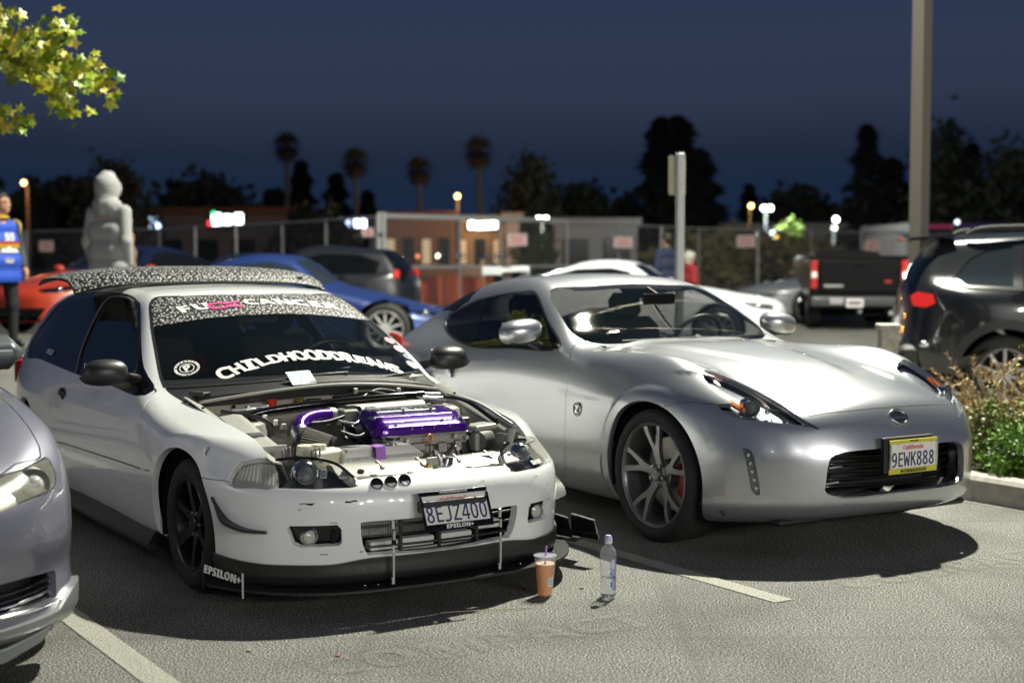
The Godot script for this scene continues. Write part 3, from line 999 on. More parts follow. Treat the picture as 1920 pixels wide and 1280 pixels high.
func plate(parent: Node3D, xf: Transform3D, number: String, top: String, bottom: String, mframe: Material, mtext: Material, mbar: Material, tilt := 0.0) -> Node3D:
	# a car's number plate in its frame: 305 by 152 mm, facing +z
	var o := Node3D.new()
	o.name = "number_plate"
	parent.add_child(o, true)
	o.transform = xf
	part(o, "plate_sheet", MB.new().box(Vector3(0, 0, 0), Vector3(.300, .150, .003), .001), mat(Color(.78, .76, .72), .35))
	for e in [[Vector3(0, .0705, .0025), Vector3(.318, .018, .008)], [Vector3(0, -.0685, .0025), Vector3(.318, .026, .008)], [Vector3(-.154, 0, .0042), Vector3(.010, .118, .011)], [Vector3(.154, 0, .0042), Vector3(.010, .118, .011)]]:
		part(o, "frame_bar", MB.new().box(e[0], e[1], .002), mbar if absf(e[0].y) > .01 else mframe)
	var navy := mat(Color(.012, .025, .11), .4)
	var red := mat(Color(.55, .05, .03), .4)
	part(o, "number", lettering(number, .066, .002, .25, 0.0, "Droid Sans Mono", .74).add(MB.new()), navy).position = Vector3(0, -.0145, .0016)
	part(o, "state_name", lettering("California", .019, .0015, .15, .25, "Droid Serif"), red).position = Vector3(0, .0425, .0016)
	var tp := part(o, "frame_lettering", lettering(top, .0085, .0012, .35, 0.0), mtext)
	tp.position = Vector3(0, .071, .0066)
	part(o, "frame_lettering", lettering(bottom, .0155, .0012, .5, 0.12, "Droid Sans", 1.25), mtext).position = Vector3(0, -.0685, .0066)
	for x in [-.11, .11]:
		part(o, "bolt", MB.new().cyl(Vector3(x, .062, .0), Vector3(x, .062, .0125), .004, .004, 8), M.chrome)
	return o

func seat(parent: Node3D, at: Vector3, m: Material) -> void:
	var o := Node3D.new()
	o.name = "seat" if not parent.has_node("seat") else "seat_001"
	parent.add_child(o, true)
	o.position = at
	part(o, "cushion", MB.new().box(Vector3(0, .08, .22), Vector3(.46, .16, .50), .06), m)
	part(o, "backrest", MB.new().box(Vector3(0, .42, -.10), Vector3(.46, .64, .14), .06, Basis(Vector3.RIGHT, -.28)), m)
	part(o, "headrest", MB.new().box(Vector3(0, .80, -.22), Vector3(.25, .17, .10), .045, Basis(Vector3.RIGHT, -.2)), m)

func ring(c: Vector3, R: float, r: float, bs: Basis, seg := 28) -> MB:
	var q := []
	for k in seg + 1: q.append(c + bs * Vector3(cos(TAU * k / seg) * R, sin(TAU * k / seg) * R, 0))
	return MB.new().tube(q, r, 8, false)

func steering(parent: Node3D, c: Vector3, lean := .45) -> void:
	var bs := Basis(Vector3.RIGHT, lean)
	var o := part(parent, "steering_wheel", ring(c, .18, .015, bs), M.black)
	for an in [0.0, PI, -PI / 2]:
		part(o, "wheel_spoke", MB.new().tube([c + bs * Vector3(0, 0, .02), c + bs * Vector3(cos(an) * .18, sin(an) * .18, 0)], .014, 6), M.black)
	part(o, "column", MB.new().cyl(c, c + Vector3(0, -.1, .3), .05, .05, 12), M.black)

func cars() -> void:
	coupe()
	hatch()

# ---------------------------------------------------------------- the silver coupe
func coupe() -> void:
	var ro := thing("silver_coupe", "silver two-door sports coupe with plate 9EWK888, bonnet closed", "car", Vector3(1.4325, 0, -7.466), .5424)
	var s := Shell.new().setup(shell_data("coupe")).build(.026)
	var c: Array
	for a in [[0.01, .335, .376], [-2.55, .335, .385]]:
		s = s.cut(arch(a[0], a[1], a[2]))[0]
	c = s.cut(Outline.new(line("coupe_ws") + [V(-.2, .94, -.77), V(-.2, 1.256, -1.37)], Vector3.UP, 4, Vector3.UP, .85).at)
	s = c[0]
	part(ro, "windshield", c[1].finish(0, -.005), M.wind)
	c = s.cut(Outline.new([V(.62, 1.25, -2.28), V(.0, 1.28, -2.2), V(-.2, 1.28, -2.2), V(-.2, 1, -3.0), V(0, 1, -3.0), V(.5, 1.0, -2.96)], Vector3.UP, 4, Vector3.UP, .9).at)
	s = c[0]
	part(ro, "rear_window", c[1].finish(0, -.005), M.tint)
	c = s.cut(Outline.new(line("coupe_win"), Vector3.RIGHT).at)
	s = c[0]
	pair(ro, "window_seal", ribbon(s, line("coupe_win"), .012, .001, 5, true), M.black)
	var cw: Array = c[1].cut(func(p): return absf(p.z + 1.98 + (p.y - 1.0) * .35) - .016)
	pair(ro, "window_post", cw[1].finish(0, -.004, false), M.gloss)
	pair(ro, "side_window", cw[0].finish(0, -.006, false), M.tint)
	# headlights: clear covers over a housing with projector, reflectors and an amber marker
	var ln := Vector3(.7, .45, .55).normalized()
	c = s.cut(Outline.new(line("coupe_lamp"), ln, 2).at, .0012, .005)
	s = c[0]
	var cover: Shell = c[1]
	var proj := V(.66, .716, .53)
	var pairs := pair(ro, "headlight", cover.finish(.006, -.001, false), M.lens)
	var inner := cover.finish(-.045, -.05, false)
	var am: Shell = cover.cut(Outline.new(line("coupe_lampamber"), ln, 2).at, 0.0, .008)[1]
	for k in 2:
		var hl: Node = pairs[k]
		var sg := -1.0 if k == 0 else 1.0
		var fx := func(o: MB) -> MB: return flip_x(o) if k == 0 else o
		part(hl, "housing", fx.call(inner), M.lampgrey)
		part(hl, "amber_reflector", fx.call(am.finish(.02, -.012, false)), mat(Color(.75, .16, .01), .25))
		var pc := Vector3(proj.x * sg, proj.y - .008, proj.z - .03)
		var fw := Vector3(.25 * sg, .05, 1).normalized()
		part(hl, "projector_ring", MB.new().lathe(p2([.034, .0, .044, .022, .047, .02, .047, -.03]), pc, Basis(fw.cross(Vector3.UP).normalized(), fw, fw.cross(Vector3.UP).normalized().cross(fw)), 24), M.chrome)
		part(hl, "projector", MB.new().ball(pc, Vector3.ONE * .033, 18), M.lensdark)
		part(hl, "bulb", MB.new().ball(pc + Vector3(-.055 * sg, -.02, .06), Vector3.ONE * .014, 12), M.chrome)
		var strip := []
		for q in line("coupe_lamp").slice(0, 6): strip.append(Vector3(q.x * sg, q.y, q.z) - Vector3(ln.x * sg, ln.y, ln.z) * .014 + Vector3(.008 * sg, -.01, 0))
		part(hl, "trim", MB.new().tube(curve(strip, 3), .005, 6), M.chrome)
		for e in 5:
			var q: Vector3 = (line("coupe_lamp")[9] as Vector3).lerp(line("coupe_lamp")[6], e / 5.0 + .1)
			part(hl, "led", MB.new().ball(Vector3(q.x * sg, q.y + .012, q.z) - Vector3(ln.x * sg, ln.y, ln.z) * .018, Vector3.ONE * .008, 8), M.chrome)
	# upright daytime lamps
	c = s.cut(Outline.new(line("coupe_drl"), Vector3(.7, 0, .7).normalized(), 2).at, .0005, .005)
	s = c[0]
	pairs = pair(ro, "marker_lamp", c[1].finish(.004, -.002, false), M.lens)
	inner = c[1].finish(-.018, -.02, false)
	for k in 2:
		part(pairs[k], "housing", flip_x(inner) if k == 0 else inner, M.lampgrey)
		for e in 5:
			var q: Vector3 = V(.744, .50, .592).lerp(V(.716, .345, .618), e / 4.0) + Vector3(-.006, 0, -.006)
			if k == 0: q.x = -q.x
			part(pairs[k], "led", MB.new().box(q, Vector3(.018, .022, .012), .004, Basis(Vector3.UP, .7 * (-1 if k == 0 else 1))), M.chrome)
	# mouth
	var poly := line("coupe_grille").duplicate()
	poly.append(V(-.3, .524, .86)); poly.append(V(-.3, .306, .86))
	var gb := line("coupe_grilleb")
	gb.reverse()
	poly.append_array(gb)
	c = s.cut(Outline.new(poly, Vector3.BACK, 3, Vector3.BACK, .5).at, 0.0, .006)
	s = c[0]
	part(ro, "grille", c[1].lining(.16), M.black)
	for y in [.34, .375, .41, .445, .48]:
		var bar := []
		for k in 13:
			var x := lerpf(-.43, .43, k / 12.0)
			bar.append(Vector3(x, y, .79 - .35 * x * x))
		part(ro, "grille_slat", MB.new().tube(bar, .008, 6), M.gloss)
	part(ro, "grille_mesh", MB.new().box(Vector3(0, .41, .68), Vector3(.86, .22, .01)), M.dark)
	part(ro, "mouth_trim", bead(s, [V(-.40, .318, .80)] + [V(-.346, .302, .836), V(0, .305, .866), V(.346, .302, .836)] + [V(.44, .318, .80)], .005, .001), M.chrome)
	for e in [[-.36, .345], [-.34, .42]]:
		part(ro, "pipe", MB.new().tube([Vector3(e[0], e[1], .7), Vector3(e[0] + .05, e[1] + .012, .735)], .011, 8), M.alu)
	# panels
	var hood := [V(.496, .682, .691), V(.391, .687, .732), V(.249, .694, .761), V(.087, .699, .773), V(0, .7, .776), V(-.2, .7, .776), V(-.2, .95, -.76), V(0, .95, -.76), V(.4, .95, -.775), V(.60, .95, -.83), V(.655, .93, -.70), V(.665, .93, -.4), V(.655, .9, -.1), V(.60, .85, .2), V(.52, .78, .42), V(.51, .72, .58)]
	c = s.cut(Outline.new(hood, Vector3.UP, 3, Vector3.UP, .6).at, .0018, .006)
	s = c[0]
	part(ro, "bonnet", c[1].finish(.012), M.silver)
	part(ro, "wiper_cowl", MB.new().box(Vector3(0, .915, -.80), Vector3(1.24, .03, .10), .01), M.black)
	c = s.cut(Outline.new([V(0, .60, .10), V(0, .694, .142), V(0, .717, .211), V(0, .725, .295), V(0, .722, .41), V(0, .68, .56), V(0, .66, .68), V(0, .75, .74), V(0, .8, 1.1), V(0, .0, 1.1), V(0, .0, .12), V(0, .4, .12)], Vector3.RIGHT, 1, Vector3.BACK, .05).at, .0014, .006)
	s = c[0]
	part(ro, "front_bumper", c[1].finish(.03), M.silver)
	c = s.cut(Outline.new(line("coupe_door").slice(0, 6) + [V(0, .215, -.83), V(0, .20, -1.2), V(0, .20, -1.75), V(0, .27, -1.95), V(0, .5, -2.16), V(0, .72, -2.17), V(0, .86, -2.1), V(0, .95, -2.02), V(0, 1.05, -1.96), V(0, 1.3, -1.9), V(0, 1.3, -1.2), V(0, 1.0, -.95)], Vector3.RIGHT, 1, Vector3.RIGHT, .4).at, .0016, .006)
	s = c[0]
	pairs = pair(ro, "door", (c[1].clip(func(p): return .93 - p.y) as Shell).finish(.012, 0, false), M.silver)
	var frame: Shell = c[1].clip(func(p): return p.y - .93)
	part(ro, "window_frame", frame.finish(.012), M.silver)
	for k in 2:
		var sg := -1.0 if k == 0 else 1.0
		part(pairs[k], "handle_recess", flip_x(ribbon(s, [V(.848, .845, -2.075), V(.875, .70, -2.05)], .05, .001)) if k == 0 else ribbon(s, [V(.848, .845, -2.075), V(.875, .70, -2.05)], .05, .001), M.navy)
		part(pairs[k], "handle", MB.new().tube([Vector3(.862 * sg, .85, -2.07), Vector3(.888 * sg, .80, -2.07), Vector3(.902 * sg, .73, -2.05), Vector3(.892 * sg, .68, -2.04)], [.010, .015, .016, .012], 8), M.silver)
	part(ro, "body", s.finish(.03), M.silver)
	part(ro, "lining", s.lining(.02), M.dark)
	part(ro, "chin", MB.new().box(Vector3(0, .178, .50), Vector3(1.25, .03, .36), .012), M.black)
	part(ro, "undertray", MB.new().box(Vector3(0, .19, -1.4), Vector3(1.3, .04, 2.9)), M.dark)
	for z in [0.01, -2.55]:
		for sg in [-1.0, 1.0]:
			var q := []
			for k in 15:
				var an := lerpf(-.25, PI + .25, k / 14.0)
				q.append([Vector3(sg * .85, .335 + sin(an) * .372, z + cos(an) * .372), Vector3(sg * .52, .335 + sin(an) * .372, z + cos(an) * .372)])
			part(ro, "wheel_well", MB.new().sheet(q), M.dark)
			part(ro, "wheel_well_back", MB.new().lathe(p2([0, 0, .30, 0]), Vector3(sg * .54, .42, z), Basis(Vector3(0, 1, 0), Vector3(1, 0, 0), Vector3(0, 0, -1)), 24), M.dark)
	for z in [0.0, -2.55]:
		for sg in [-1.0, 1.0]:
			var w := wheel(ro, Vector3(sg * (.862 if z == 0.0 else .885), .336, z), sg, .337, .24, .262, "forked", M.gunmetal)
			var cal := MB.new()
			var rows := [[], []]
			for k in 9:
				var an := lerpf(-.5, .62, k / 8.0) * (-1.0)
				for r in 2: rows[r].append(Vector3(cos(an) * (.13 if r == 0 else .20) * sg * -1.0 * (1 if z == 0.0 else -1), sin(an) * (.13 if r == 0 else .20), -.078))
			cal.slab(rows, Vector3(0, 0, -.05))
			part(w, "brake_caliper", cal, mat(Color(.35, .012, .01), .35))
			part(w, "badge", ring(Vector3(0, 0, -.019), .014, .002, Basis.IDENTITY, 16), M.chrome)
	# mirrors, badges, plate
	for sg in [-1.0, 1.0]:
		var o := MB.new()
		o.ball(Vector3.ZERO, Vector3.ONE, 28)
		for k in o.v.size():
			var q := o.v[k]
			var e := Vector3(signf(q.x) * pow(absf(q.x), .72), signf(q.y) * pow(absf(q.y), .75), signf(q.z) * pow(absf(q.z), .9))
			e *= Vector3(.125, .068, .095)
			e.y += .012 * (1.0 if sg < 0 else 1.0) * (e.x * sg * -1.0) / .125
			if e.z < -.03: e.z = -.03
			o.v[k] = e + Vector3(sg * .945, 1.005, -1.12)
		for k in o.n.size(): o.n[k] = (o.n[k] / Vector3(.125, .068, .095)).normalized()
		var mi := part(ro, "mirror", o, M.silver)
		part(mi, "mirror_glass", MB.new().box(Vector3(sg * .945, 1.005, -1.152), Vector3(.20, .10, .004), .001), M.chrome)
		part(mi, "lower_shell", MB.new().box(Vector3(sg * .935, .943, -1.12), Vector3(.19, .022, .10), .01), M.black)
		part(mi, "stalk", MB.new().tube([Vector3(sg * .77, .905, -1.16), Vector3(sg * .85, .935, -1.14), Vector3(sg * .90, .955, -1.12)], .024, 10), M.black)
	for sg in [-1.0, 1.0]:
		var bc: Vector3 = s.side(-.67, .604, .003)
		bc.x *= sg
		var bb := part(ro, "round_badge", MB.new().cyl(bc - Vector3(sg * .004, 0, 0), bc + Vector3(sg * .003, 0, 0), .037, .035, 24), M.navy)
		part(bb, "badge_rim", ring(bc + Vector3(sg * .003, 0, 0), .035, .004, Basis(Vector3.UP, PI / 2)), M.chrome)
		part(bb, "badge_letter", lettering("Z", .040, .003, .8, .15).add(MB.new()), M.chrome).transform = Transform3D(Basis(Vector3.UP, sg * PI / 2), bc + Vector3(sg * .003, 0, 0))
	var em: Vector3 = s.march(Vector3(0, .655, 1.3), Vector3(0, 0, -1), .004)
	var eb := Basis(Vector3.RIGHT, -.62)
	var eo := part(ro, "emblem", MB.new().add(ring(Vector3.ZERO, .042, .007, Basis.IDENTITY)), M.chrome)
	eo.transform = Transform3D(eb * Basis.from_scale(Vector3(1.18, .92, 1)), em)
	part(eo, "emblem_bar", MB.new().box(Vector3(0, 0, .002), Vector3(.098, .016, .007), .003), M.chrome)
	part(eo, "emblem_back", MB.new().cyl(Vector3(0, 0, -.006), Vector3(0, 0, 0), .042, .042, 20), mat(Color(.16, .18, .15), .2, .8))
	plate(ro, Transform3D(Basis(Vector3.RIGHT, .02), Vector3(.0, .482, .905)), "9EWK888", "SAN  JOSE", "NORMANDIN", M.chrome, M.black, mat(Color(.60, .55, .05), .4))
	part(ro, "plate_holder", MB.new().box(Vector3(-.02, .49, .888), Vector3(.33, .17, .03), .006), M.black)
	# cabin
	part(ro, "dashboard", MB.new().box(Vector3(0, .84, -.98), Vector3(1.36, .14, .46), .05), M.dark)
	part(ro, "cabin_floor", MB.new().box(Vector3(0, .30, -1.7), Vector3(1.4, .06, 1.6)), M.dark)
	seat(ro, Vector3(-.38, .30, -1.75), M.dark)
	seat(ro, Vector3(.38, .30, -1.75), M.dark)
	part(ro, "rear_shelf", MB.new().box(Vector3(0, .80, -2.6), Vector3(1.1, .06, .8)), M.dark)
	steering(ro, Vector3(.38, .90, -1.22))
	part(ro, "inside_mirror", MB.new().box(Vector3(.02, 1.172, -1.12), Vector3(.24, .068, .03), .014), M.gloss)
	part(ro, "mirror_arm", MB.new().tube([Vector3(.02, 1.19, -1.12), Vector3(.01, 1.235, -1.22)], .01, 6), M.black)
	part(ro, "wiper", MB.new().tube(curve([Vector3(-.45, .95, -.83), Vector3(0, .955, -.80), Vector3(.25, .955, -.79)]), .006, 6), M.black)
	part(ro, "wiper", MB.new().tube(curve([Vector3(.05, .95, -.785), Vector3(.4, .955, -.80), Vector3(.6, .958, -.84)]), .006, 6), M.black)
	for sg in [-1.0, 1.0]:
		part(ro, "tail_light", MB.new().box(Vector3(sg * .80, .86, -2.98), Vector3(.05, .09, .32), .02, Basis(Vector3.UP, sg * .28)), mat(Color(.4, .01, .01), .2))
# ---------------------------------------------------------------- the white hatchback without its bonnet
func X(c: float, b: float, a: float) -> Vector3:
	# c counted towards the right side of the car
	return Vector3(-c, b, a)

func on_glass(s: Shell, o: MB, z: float, x: float, up_len := 1.0) -> MB:
	# lays flat lettering on the windshield, x across and y up along the glass
	var g := s.grad(s.onto(Vector3(x, 1.0, z))).normalized()
	for i in o.v.size():
		var q := o.v[i]
		var gz := z - q.y * .86
		var p := s.march(Vector3(x + q.x, 1.6, gz), Vector3(0, -1, 0))
		o.v[i] = p + s.grad(p).normalized() * (.0015 + q.z)
	for i in o.n.size():
		o.n[i] = s.grad(o.v[i]).normalized()
	return o

func arched(s: Shell, text: String, h: float, z: float, x0: float, x1: float, sag: float, seed_: int, wild: float, bold := .5, slant := 0.0) -> MB:
	# letters spread along an arc on the glass
	var r := RandomNumberGenerator.new()
	r.seed = seed_
	var o := MB.new()
	var n := text.length()
	for i in n:
		if text[i] == " ": continue
		var f := (i + .5) / n
		var x := lerpf(x0, x1, f)
		var l := lettering(text[i], h * (1.0 + r.randf_range(-.5, 1.0) * wild * .5), .0004, bold, slant)
		var wid := 0.0
		for q in l.v: wid = maxf(wid, absf(q.x))
		var fit := (absf(x1 - x0) / n) * .53 / maxf(wid, .001)
		fit = clampf(fit, .6, 1.5)
		var b := Basis(Vector3.BACK, r.randf_range(-.2, .2) * wild - (f - .5) * sag * 4.0)
		for k in l.v.size():
			l.v[k] = b * (l.v[k] * Vector3(fit, 1, 1)) + Vector3(0, r.randf_range(0, 0), 0)
		var off := sag * (1.0 - pow(absf(f - .5) * 2.0, 2.0)) * .5
		o.add(on_glass(s, l, z - off, x))
	return o

func disc_on(s: Shell, x: float, y: float, z: float, r: float, off: float, inner := 0.0) -> MB:
	# a round sticker on the glass
	var c := s.onto(Vector3(x, y, z))
	var g := s.grad(c).normalized()
	var u := Vector3.RIGHT.slide(g).normalized()
	var w := g.cross(u)
	var rows := [[], []]
	for k in 33:
		var d := u * cos(TAU * k / 32) + w * sin(TAU * k / 32)
		for e in 2:
			var p := s.onto(c + d * (inner if e == 0 else r))
			rows[e].append(p + s.grad(p).normalized() * off)
	var o := MB.new().sheet(rows)
	for i in o.n.size(): o.n[i] = g
	return o

func hatch() -> void:
	var ro := thing("white_hatchback", "white hatchback with its bonnet off, purple engine cover and plate 8EJZ400", "car", Vector3(-.7293, 0, -6.4599), .5669)
	var s0 := Shell.new().setup(shell_data("hatch")).build(.026)
	var s := s0
	var c: Array
	for a in [[.045, .27, .345], [-2.55, .28, .335]]:
		s = s.cut(arch(a[0], a[1], a[2]))[0]
	var up := Vector3.UP
	# windshield with its glitter band, lettering and stickers
	c = s.cut(Outline.new(line("hatch_ws") + [V(-.2, .847, -.268), V(-.2, 1.223, -1.17)], up, 4, up, .78).at)
	s = c[0]
	var scr: Shell = c[1]
	var ws := part(ro, "windshield", scr.finish(0, -.004), M.wind)
	part(ws, "seal", ribbon(s0, line("hatch_ws").slice(1, 9), .014, .001, 6), M.black)
	part(ws, "seal", flip_x(ribbon(s0, line("hatch_ws").slice(1, 9), .014, .001, 6)), M.black)
	c = scr.cut(func(p): return (1.131 - .145 * p.x * p.x) - p.y)
	part(ws, "glitter_band", c[1].finish(0, -.002), M.flake)
	var lw := part(ws, "band_lettering", arched(s0, "FU  CANCER", .064, -1.068, -.455, .445, .02, 3, .12, .5, -.12), M.plate_white)
	# pink ribbon loop
	var loop := MB.new()
	var rp := []
	for k in 25:
		var u := k / 24.0
		var an := lerpf(.6, TAU - .45, u)
		rp.append(Vector3(cos(an) * .052 - .01, sin(an) * .030, 0))
	rp.push_front(Vector3(.11, .036, 0)); rp.push_back(Vector3(.11, -.03, 0))
	loop.tube(curve(rp, 2), .0095, 8)
	for k in loop.v.size(): loop.v[k].z = absf(loop.v[k].z) * .25 + .0006
	part(ws, "pink_ribbon", on_glass(s0, loop, -1.062, -.22), mat(Color(.85, .05, .28), .4))
	part(ws, "arched_lettering", arched(s0, "CHILDHOODDREAMS", .080, -.490, -.455, .520, .036, 12, .75, .5, -.08), M.plate_white)
	var st := part(ws, "round_sticker", disc_on(s0, -.557, .896, -.624, .060, .0012, .047), M.plate_white)
	part(st, "sticker_ring", disc_on(s0, -.557, .896, -.624, .036, .0012, .031), M.plate_white)
	part(st, "sticker_letter", on_glass(s0, lettering("P", .046, .0003, .9, -.1), -.624, -.557), M.plate_white)
	for k in 16:
		var word := "DIVERSESTANDARDS"
		var an := lerpf(2.6, .5, k / 6.0) if k < 7 else lerpf(3.6, 5.85, (k - 7) / 8.0)
		var l := lettering(word[k], .010, .0003, .3)
		var tw := Basis(Vector3.BACK, an - PI / 2 if k < 7 else an + PI / 2)
		for e in l.v.size(): l.v[e] = tw * l.v[e] + Vector3(cos(an), sin(an), 0) * .0535
		part(st, "small_letter", on_glass(s0, l, -.624, -.557), M.gloss)
	for e in [[.612, .985, -.80, .030, Color(.75, .2, .3)], [.635, .945, -.74, .030, Color(.75, .62, .62)], [.655, .905, -.69, .022, Color(.25, .3, .5)], [.652, .872, -.62, .034, Color(.6, .66, .66)]]:
		var d := part(ws, "round_sticker", disc_on(s0, e[0], e[1], e[2], e[3], .0012), mat(e[4], .4))
		part(d, "sticker_print", disc_on(s0, e[0], e[1], e[2], e[3] * .6, .002, e[3] * .3), mat(e[4] * .4, .4))
	# side windows
	c = s.cut(Outline.new(line("hatch_dlo"), Vector3.RIGHT).at)
	s = c[0]
	var dlo: Shell = c[1]
	c = dlo.cut(Outline.new(line("hatch_dglass"), Vector3.RIGHT).at)
	pair(ro, "door_glass", c[1].finish(0, -.008, false), M.tint)
	dlo = c[0]
	c = dlo.cut(Outline.new(line("hatch_qglass"), Vector3.RIGHT).at)
	pair(ro, "quarter_glass", c[1].finish(0, -.004, false), M.tint)
	pair(ro, "window_surround", c[0].finish(.008, -.001, false), M.gloss)
	pair(ro, "window_bead", bead(s0, [V(.776, .80, -1.70), V(.70, .95, -1.83), V(.62, 1.1, -1.89), V(.568, 1.172, -1.895), V(.542, 1.205, -1.82), V(.54, 1.208, -1.6), V(.556, 1.187, -1.41)], .0045, .001), M.greyplastic)
	pair(ro, "window_lettering", s0_text(s0, "LANCLUBS", -2.36, .882), M.plate_white)
	# lamps
	var cn := Vector3(.75, .3, .6).normalized()
	c = s.cut(Outline.new(line("hatch_corner"), cn, 2).at, .0015, .005)
	s = c[0]
	var cl := pair(ro, "corner_lamp", c[1].finish(.006, -.001, false), glass(Color(.75, .74, .68), .22, .1))
	for k in 2:
		var inner := (c[1] as Shell).finish(-.03, -.035, false)
		part(cl[k], "reflector", flip_x(inner) if k == 0 else inner, mat(Color(.34, .33, .29), .3, .5))
		for e in 11:
			var f := e / 10.0
			var a := V(.76, .53, .455).lerp(V(.655, .53, .62), f)
			var b := V(.735, .585, .435).lerp(V(.62, .60, .545), f)
			var rb := MB.new().tube([s0.onto(a) - s0.grad(a).normalized() * .009, s0.onto((a + b) / 2) - s0.grad(a).normalized() * .009, s0.onto(b) - s0.grad(b).normalized() * .009], .0022, 5)
			part(cl[k], "lens_rib", flip_x(rb) if k == 0 else rb, M.lensrib)
	var hn := Vector3(.45, .4, .8).normalized()
	c = s.cut(Outline.new(line("hatch_lamp"), hn, 2).at, .0015, .005)
	s = c[0]
	var hl := pair(ro, "headlight", c[1].finish(.008, -.001, false), M.lens)
	for k in 2:
		var sg := -1.0 if k == 0 else 1.0
		var inner := (c[1] as Shell).finish(-.055, -.06, false)
		part(hl[k], "housing", flip_x(inner) if k == 0 else inner, M.lampdark)
		var pc := Vector3(.515 * sg, .553, .625)
		var fw := Vector3(.30 * sg, .12, 1).normalized()
		var sx := fw.cross(Vector3.UP).normalized()
		part(hl[k], "projector_ring", MB.new().lathe(p2([.036, -.02, .037, .012, .044, .018, .052, .008, .056, -.03]), pc, Basis(sx, fw, sx.cross(fw)), 28), M.chrome)
		part(hl[k], "projector", MB.new().ball(pc, Vector3.ONE * .036, 20), M.lensdark)
		for e in [[.445, .548, .655, .03, .022]]:
			part(hl[k], "reflector", MB.new().box(Vector3(e[0] * sg, e[1], e[2] - .012), Vector3(e[3], e[4] * 1.8, .012), .005, Basis(Vector3.UP, .55 * sg) * Basis(Vector3.RIGHT, -.4)), M.alu)
		part(hl[k], "brow", ribbon_x(s0, [V(.605, .604, .53), V(.495, .609, .586), V(.424, .598, .63), V(.384, .578, .668), V(.358, .542, .742)], .016, .0015, sg), M.gloss)
	part(hl[1], "lamp_lettering", front_text(s0, "TEAM MARC", .014, .555, .525), M.plate_white)
	# fog lamp recesses, mouth
	var fn := Vector3(.35, 0, .93).normalized()
	c = s.cut(Outline.new(line("hatch_fog"), fn, 1).at, 0.0, .005)
	s = c[0]
	var fr: Array = pair(ro, "fog_recess", (c[1] as Shell).finish(-.05, -.05, false), M.gloss)
	for k in 2:
		var sg := -1.0 if k == 0 else 1.0
		var fc := Vector3(.537 * sg, .313, .705)
		part(fr[k], "fog_ring", MB.new().lathe(p2([.026, -.03, .027, .012, .030, .016, .034, .008, .034, -.03]), fc, WHEEL, 24), M.alu)
		part(fr[k], "fog_lens", MB.new().lathe(p2([0, .010, .014, .008, .027, .002]), fc, WHEEL, 24), M.foglens)
		part(fr[k], "vent", MB.new().box(Vector3(.455 * sg, .31, .755), Vector3(.02, .05, .004), .002), M.dark)
	var mouth := [V(.30, .236, .82), V(.332, .238, .814), V(.357, .283, .816), V(.368, .36, .822), V(.352, .373, .825), V(.25, .374, .84), V(.148, .374, .857), V(0, .373, .862), V(-.2, .373, .862), V(-.2, .236, .862)]
	c = s.cut(Outline.new(mouth, Vector3.BACK, 2, Vector3.BACK, .5).at, 0.0, .006)
	s = c[0]
	# everything below the bumper's white edge is the black lip
	c = s.cut(func(p): return maxf(p.y - (.226 - .02 * smoothstep(.3, .65, p.z) + .02 * smoothstep(.5, .3, p.x)), .3 - p.z), 0.0, .008)
	s = c[0]
	part(ro, "front_lip", (c[1] as Shell).finish(.03, .012), M.satin)
	# bonnet opening and cowl
	var bay := [V(-.2, .55, .775), V(0, .55, .775), V(.2, .55, .772), V(.345, .55, .755), V(.37, .55, .68), V(.44, .56, .605), V(.615, .61, .572), V(.632, .68, .35), V(.655, .75, 0), V(.668, .80, -.33), V(.60, .78, -.36), V(.40, .78, -.25), V(.2, .78, -.205), V(0, .78, -.195), V(-.2, .78, -.195)]
	c = s.cut(Outline.new(bay, up, 1, up, .50).at, 0.0, .006)
	s = c[0]
	c = s.cut(Outline.new([V(-.2, .8, -.19), V(0, .8, -.19), V(.2, .8, -.20), V(.4, .8, -.245), V(.6, .8, -.355), V(.672, .8, -.33), V(.69, .8, -.55), V(.64, .8, -.60), V(.4, .84, -.40), V(.2, .85, -.32), V(0, .85, -.29), V(-.2, .85, -.29)], up, 1, up, .70).at)
	s = c[0]
	var cowl := part(ro, "cowl", (c[1] as Shell).finish(.05, -.004), M.black)
	# panels
	c = s.cut(Outline.new([V(0, .518, .2), V(0, .518, .296), V(0, .522, .453), V(0, .515, .55), V(0, .512, .64), V(0, .53, .70), V(0, .57, .74), V(0, .62, .9), V(0, .62, 1.1), V(0, 0, 1.1), V(0, 0, .2)], Vector3.RIGHT, 1, Vector3.BACK, .1).at, .0015, .006)
	s = c[0]
	part(ro, "front_bumper", (c[1] as Shell).finish(.035), M.white)
	c = s.cut(Outline.new([V(0, .80, -.56), V(0, .72, -.476), V(0, .655, -.441), V(0, .537, -.421), V(0, .458, -.39), V(0, .352, -.375), V(0, .21, -.40), V(0, .21, -1.6), V(0, .25, -1.75), V(0, .4, -1.88), V(0, .6, -1.96), V(0, .85, -1.95), V(0, .9, -1.5), V(0, .9, -.8)], Vector3.RIGHT, 1, Vector3.RIGHT, .4).at, .0016, .006)
	s = c[0]
	var doors := pair(ro, "door", (c[1] as Shell).finish(.012, 0, false), M.white)
	part(ro, "body", s.finish(.03), M.white)
	part(ro, "lining", s.lining(.018).add((c[1] as Shell).lining(.018)), M.dark)
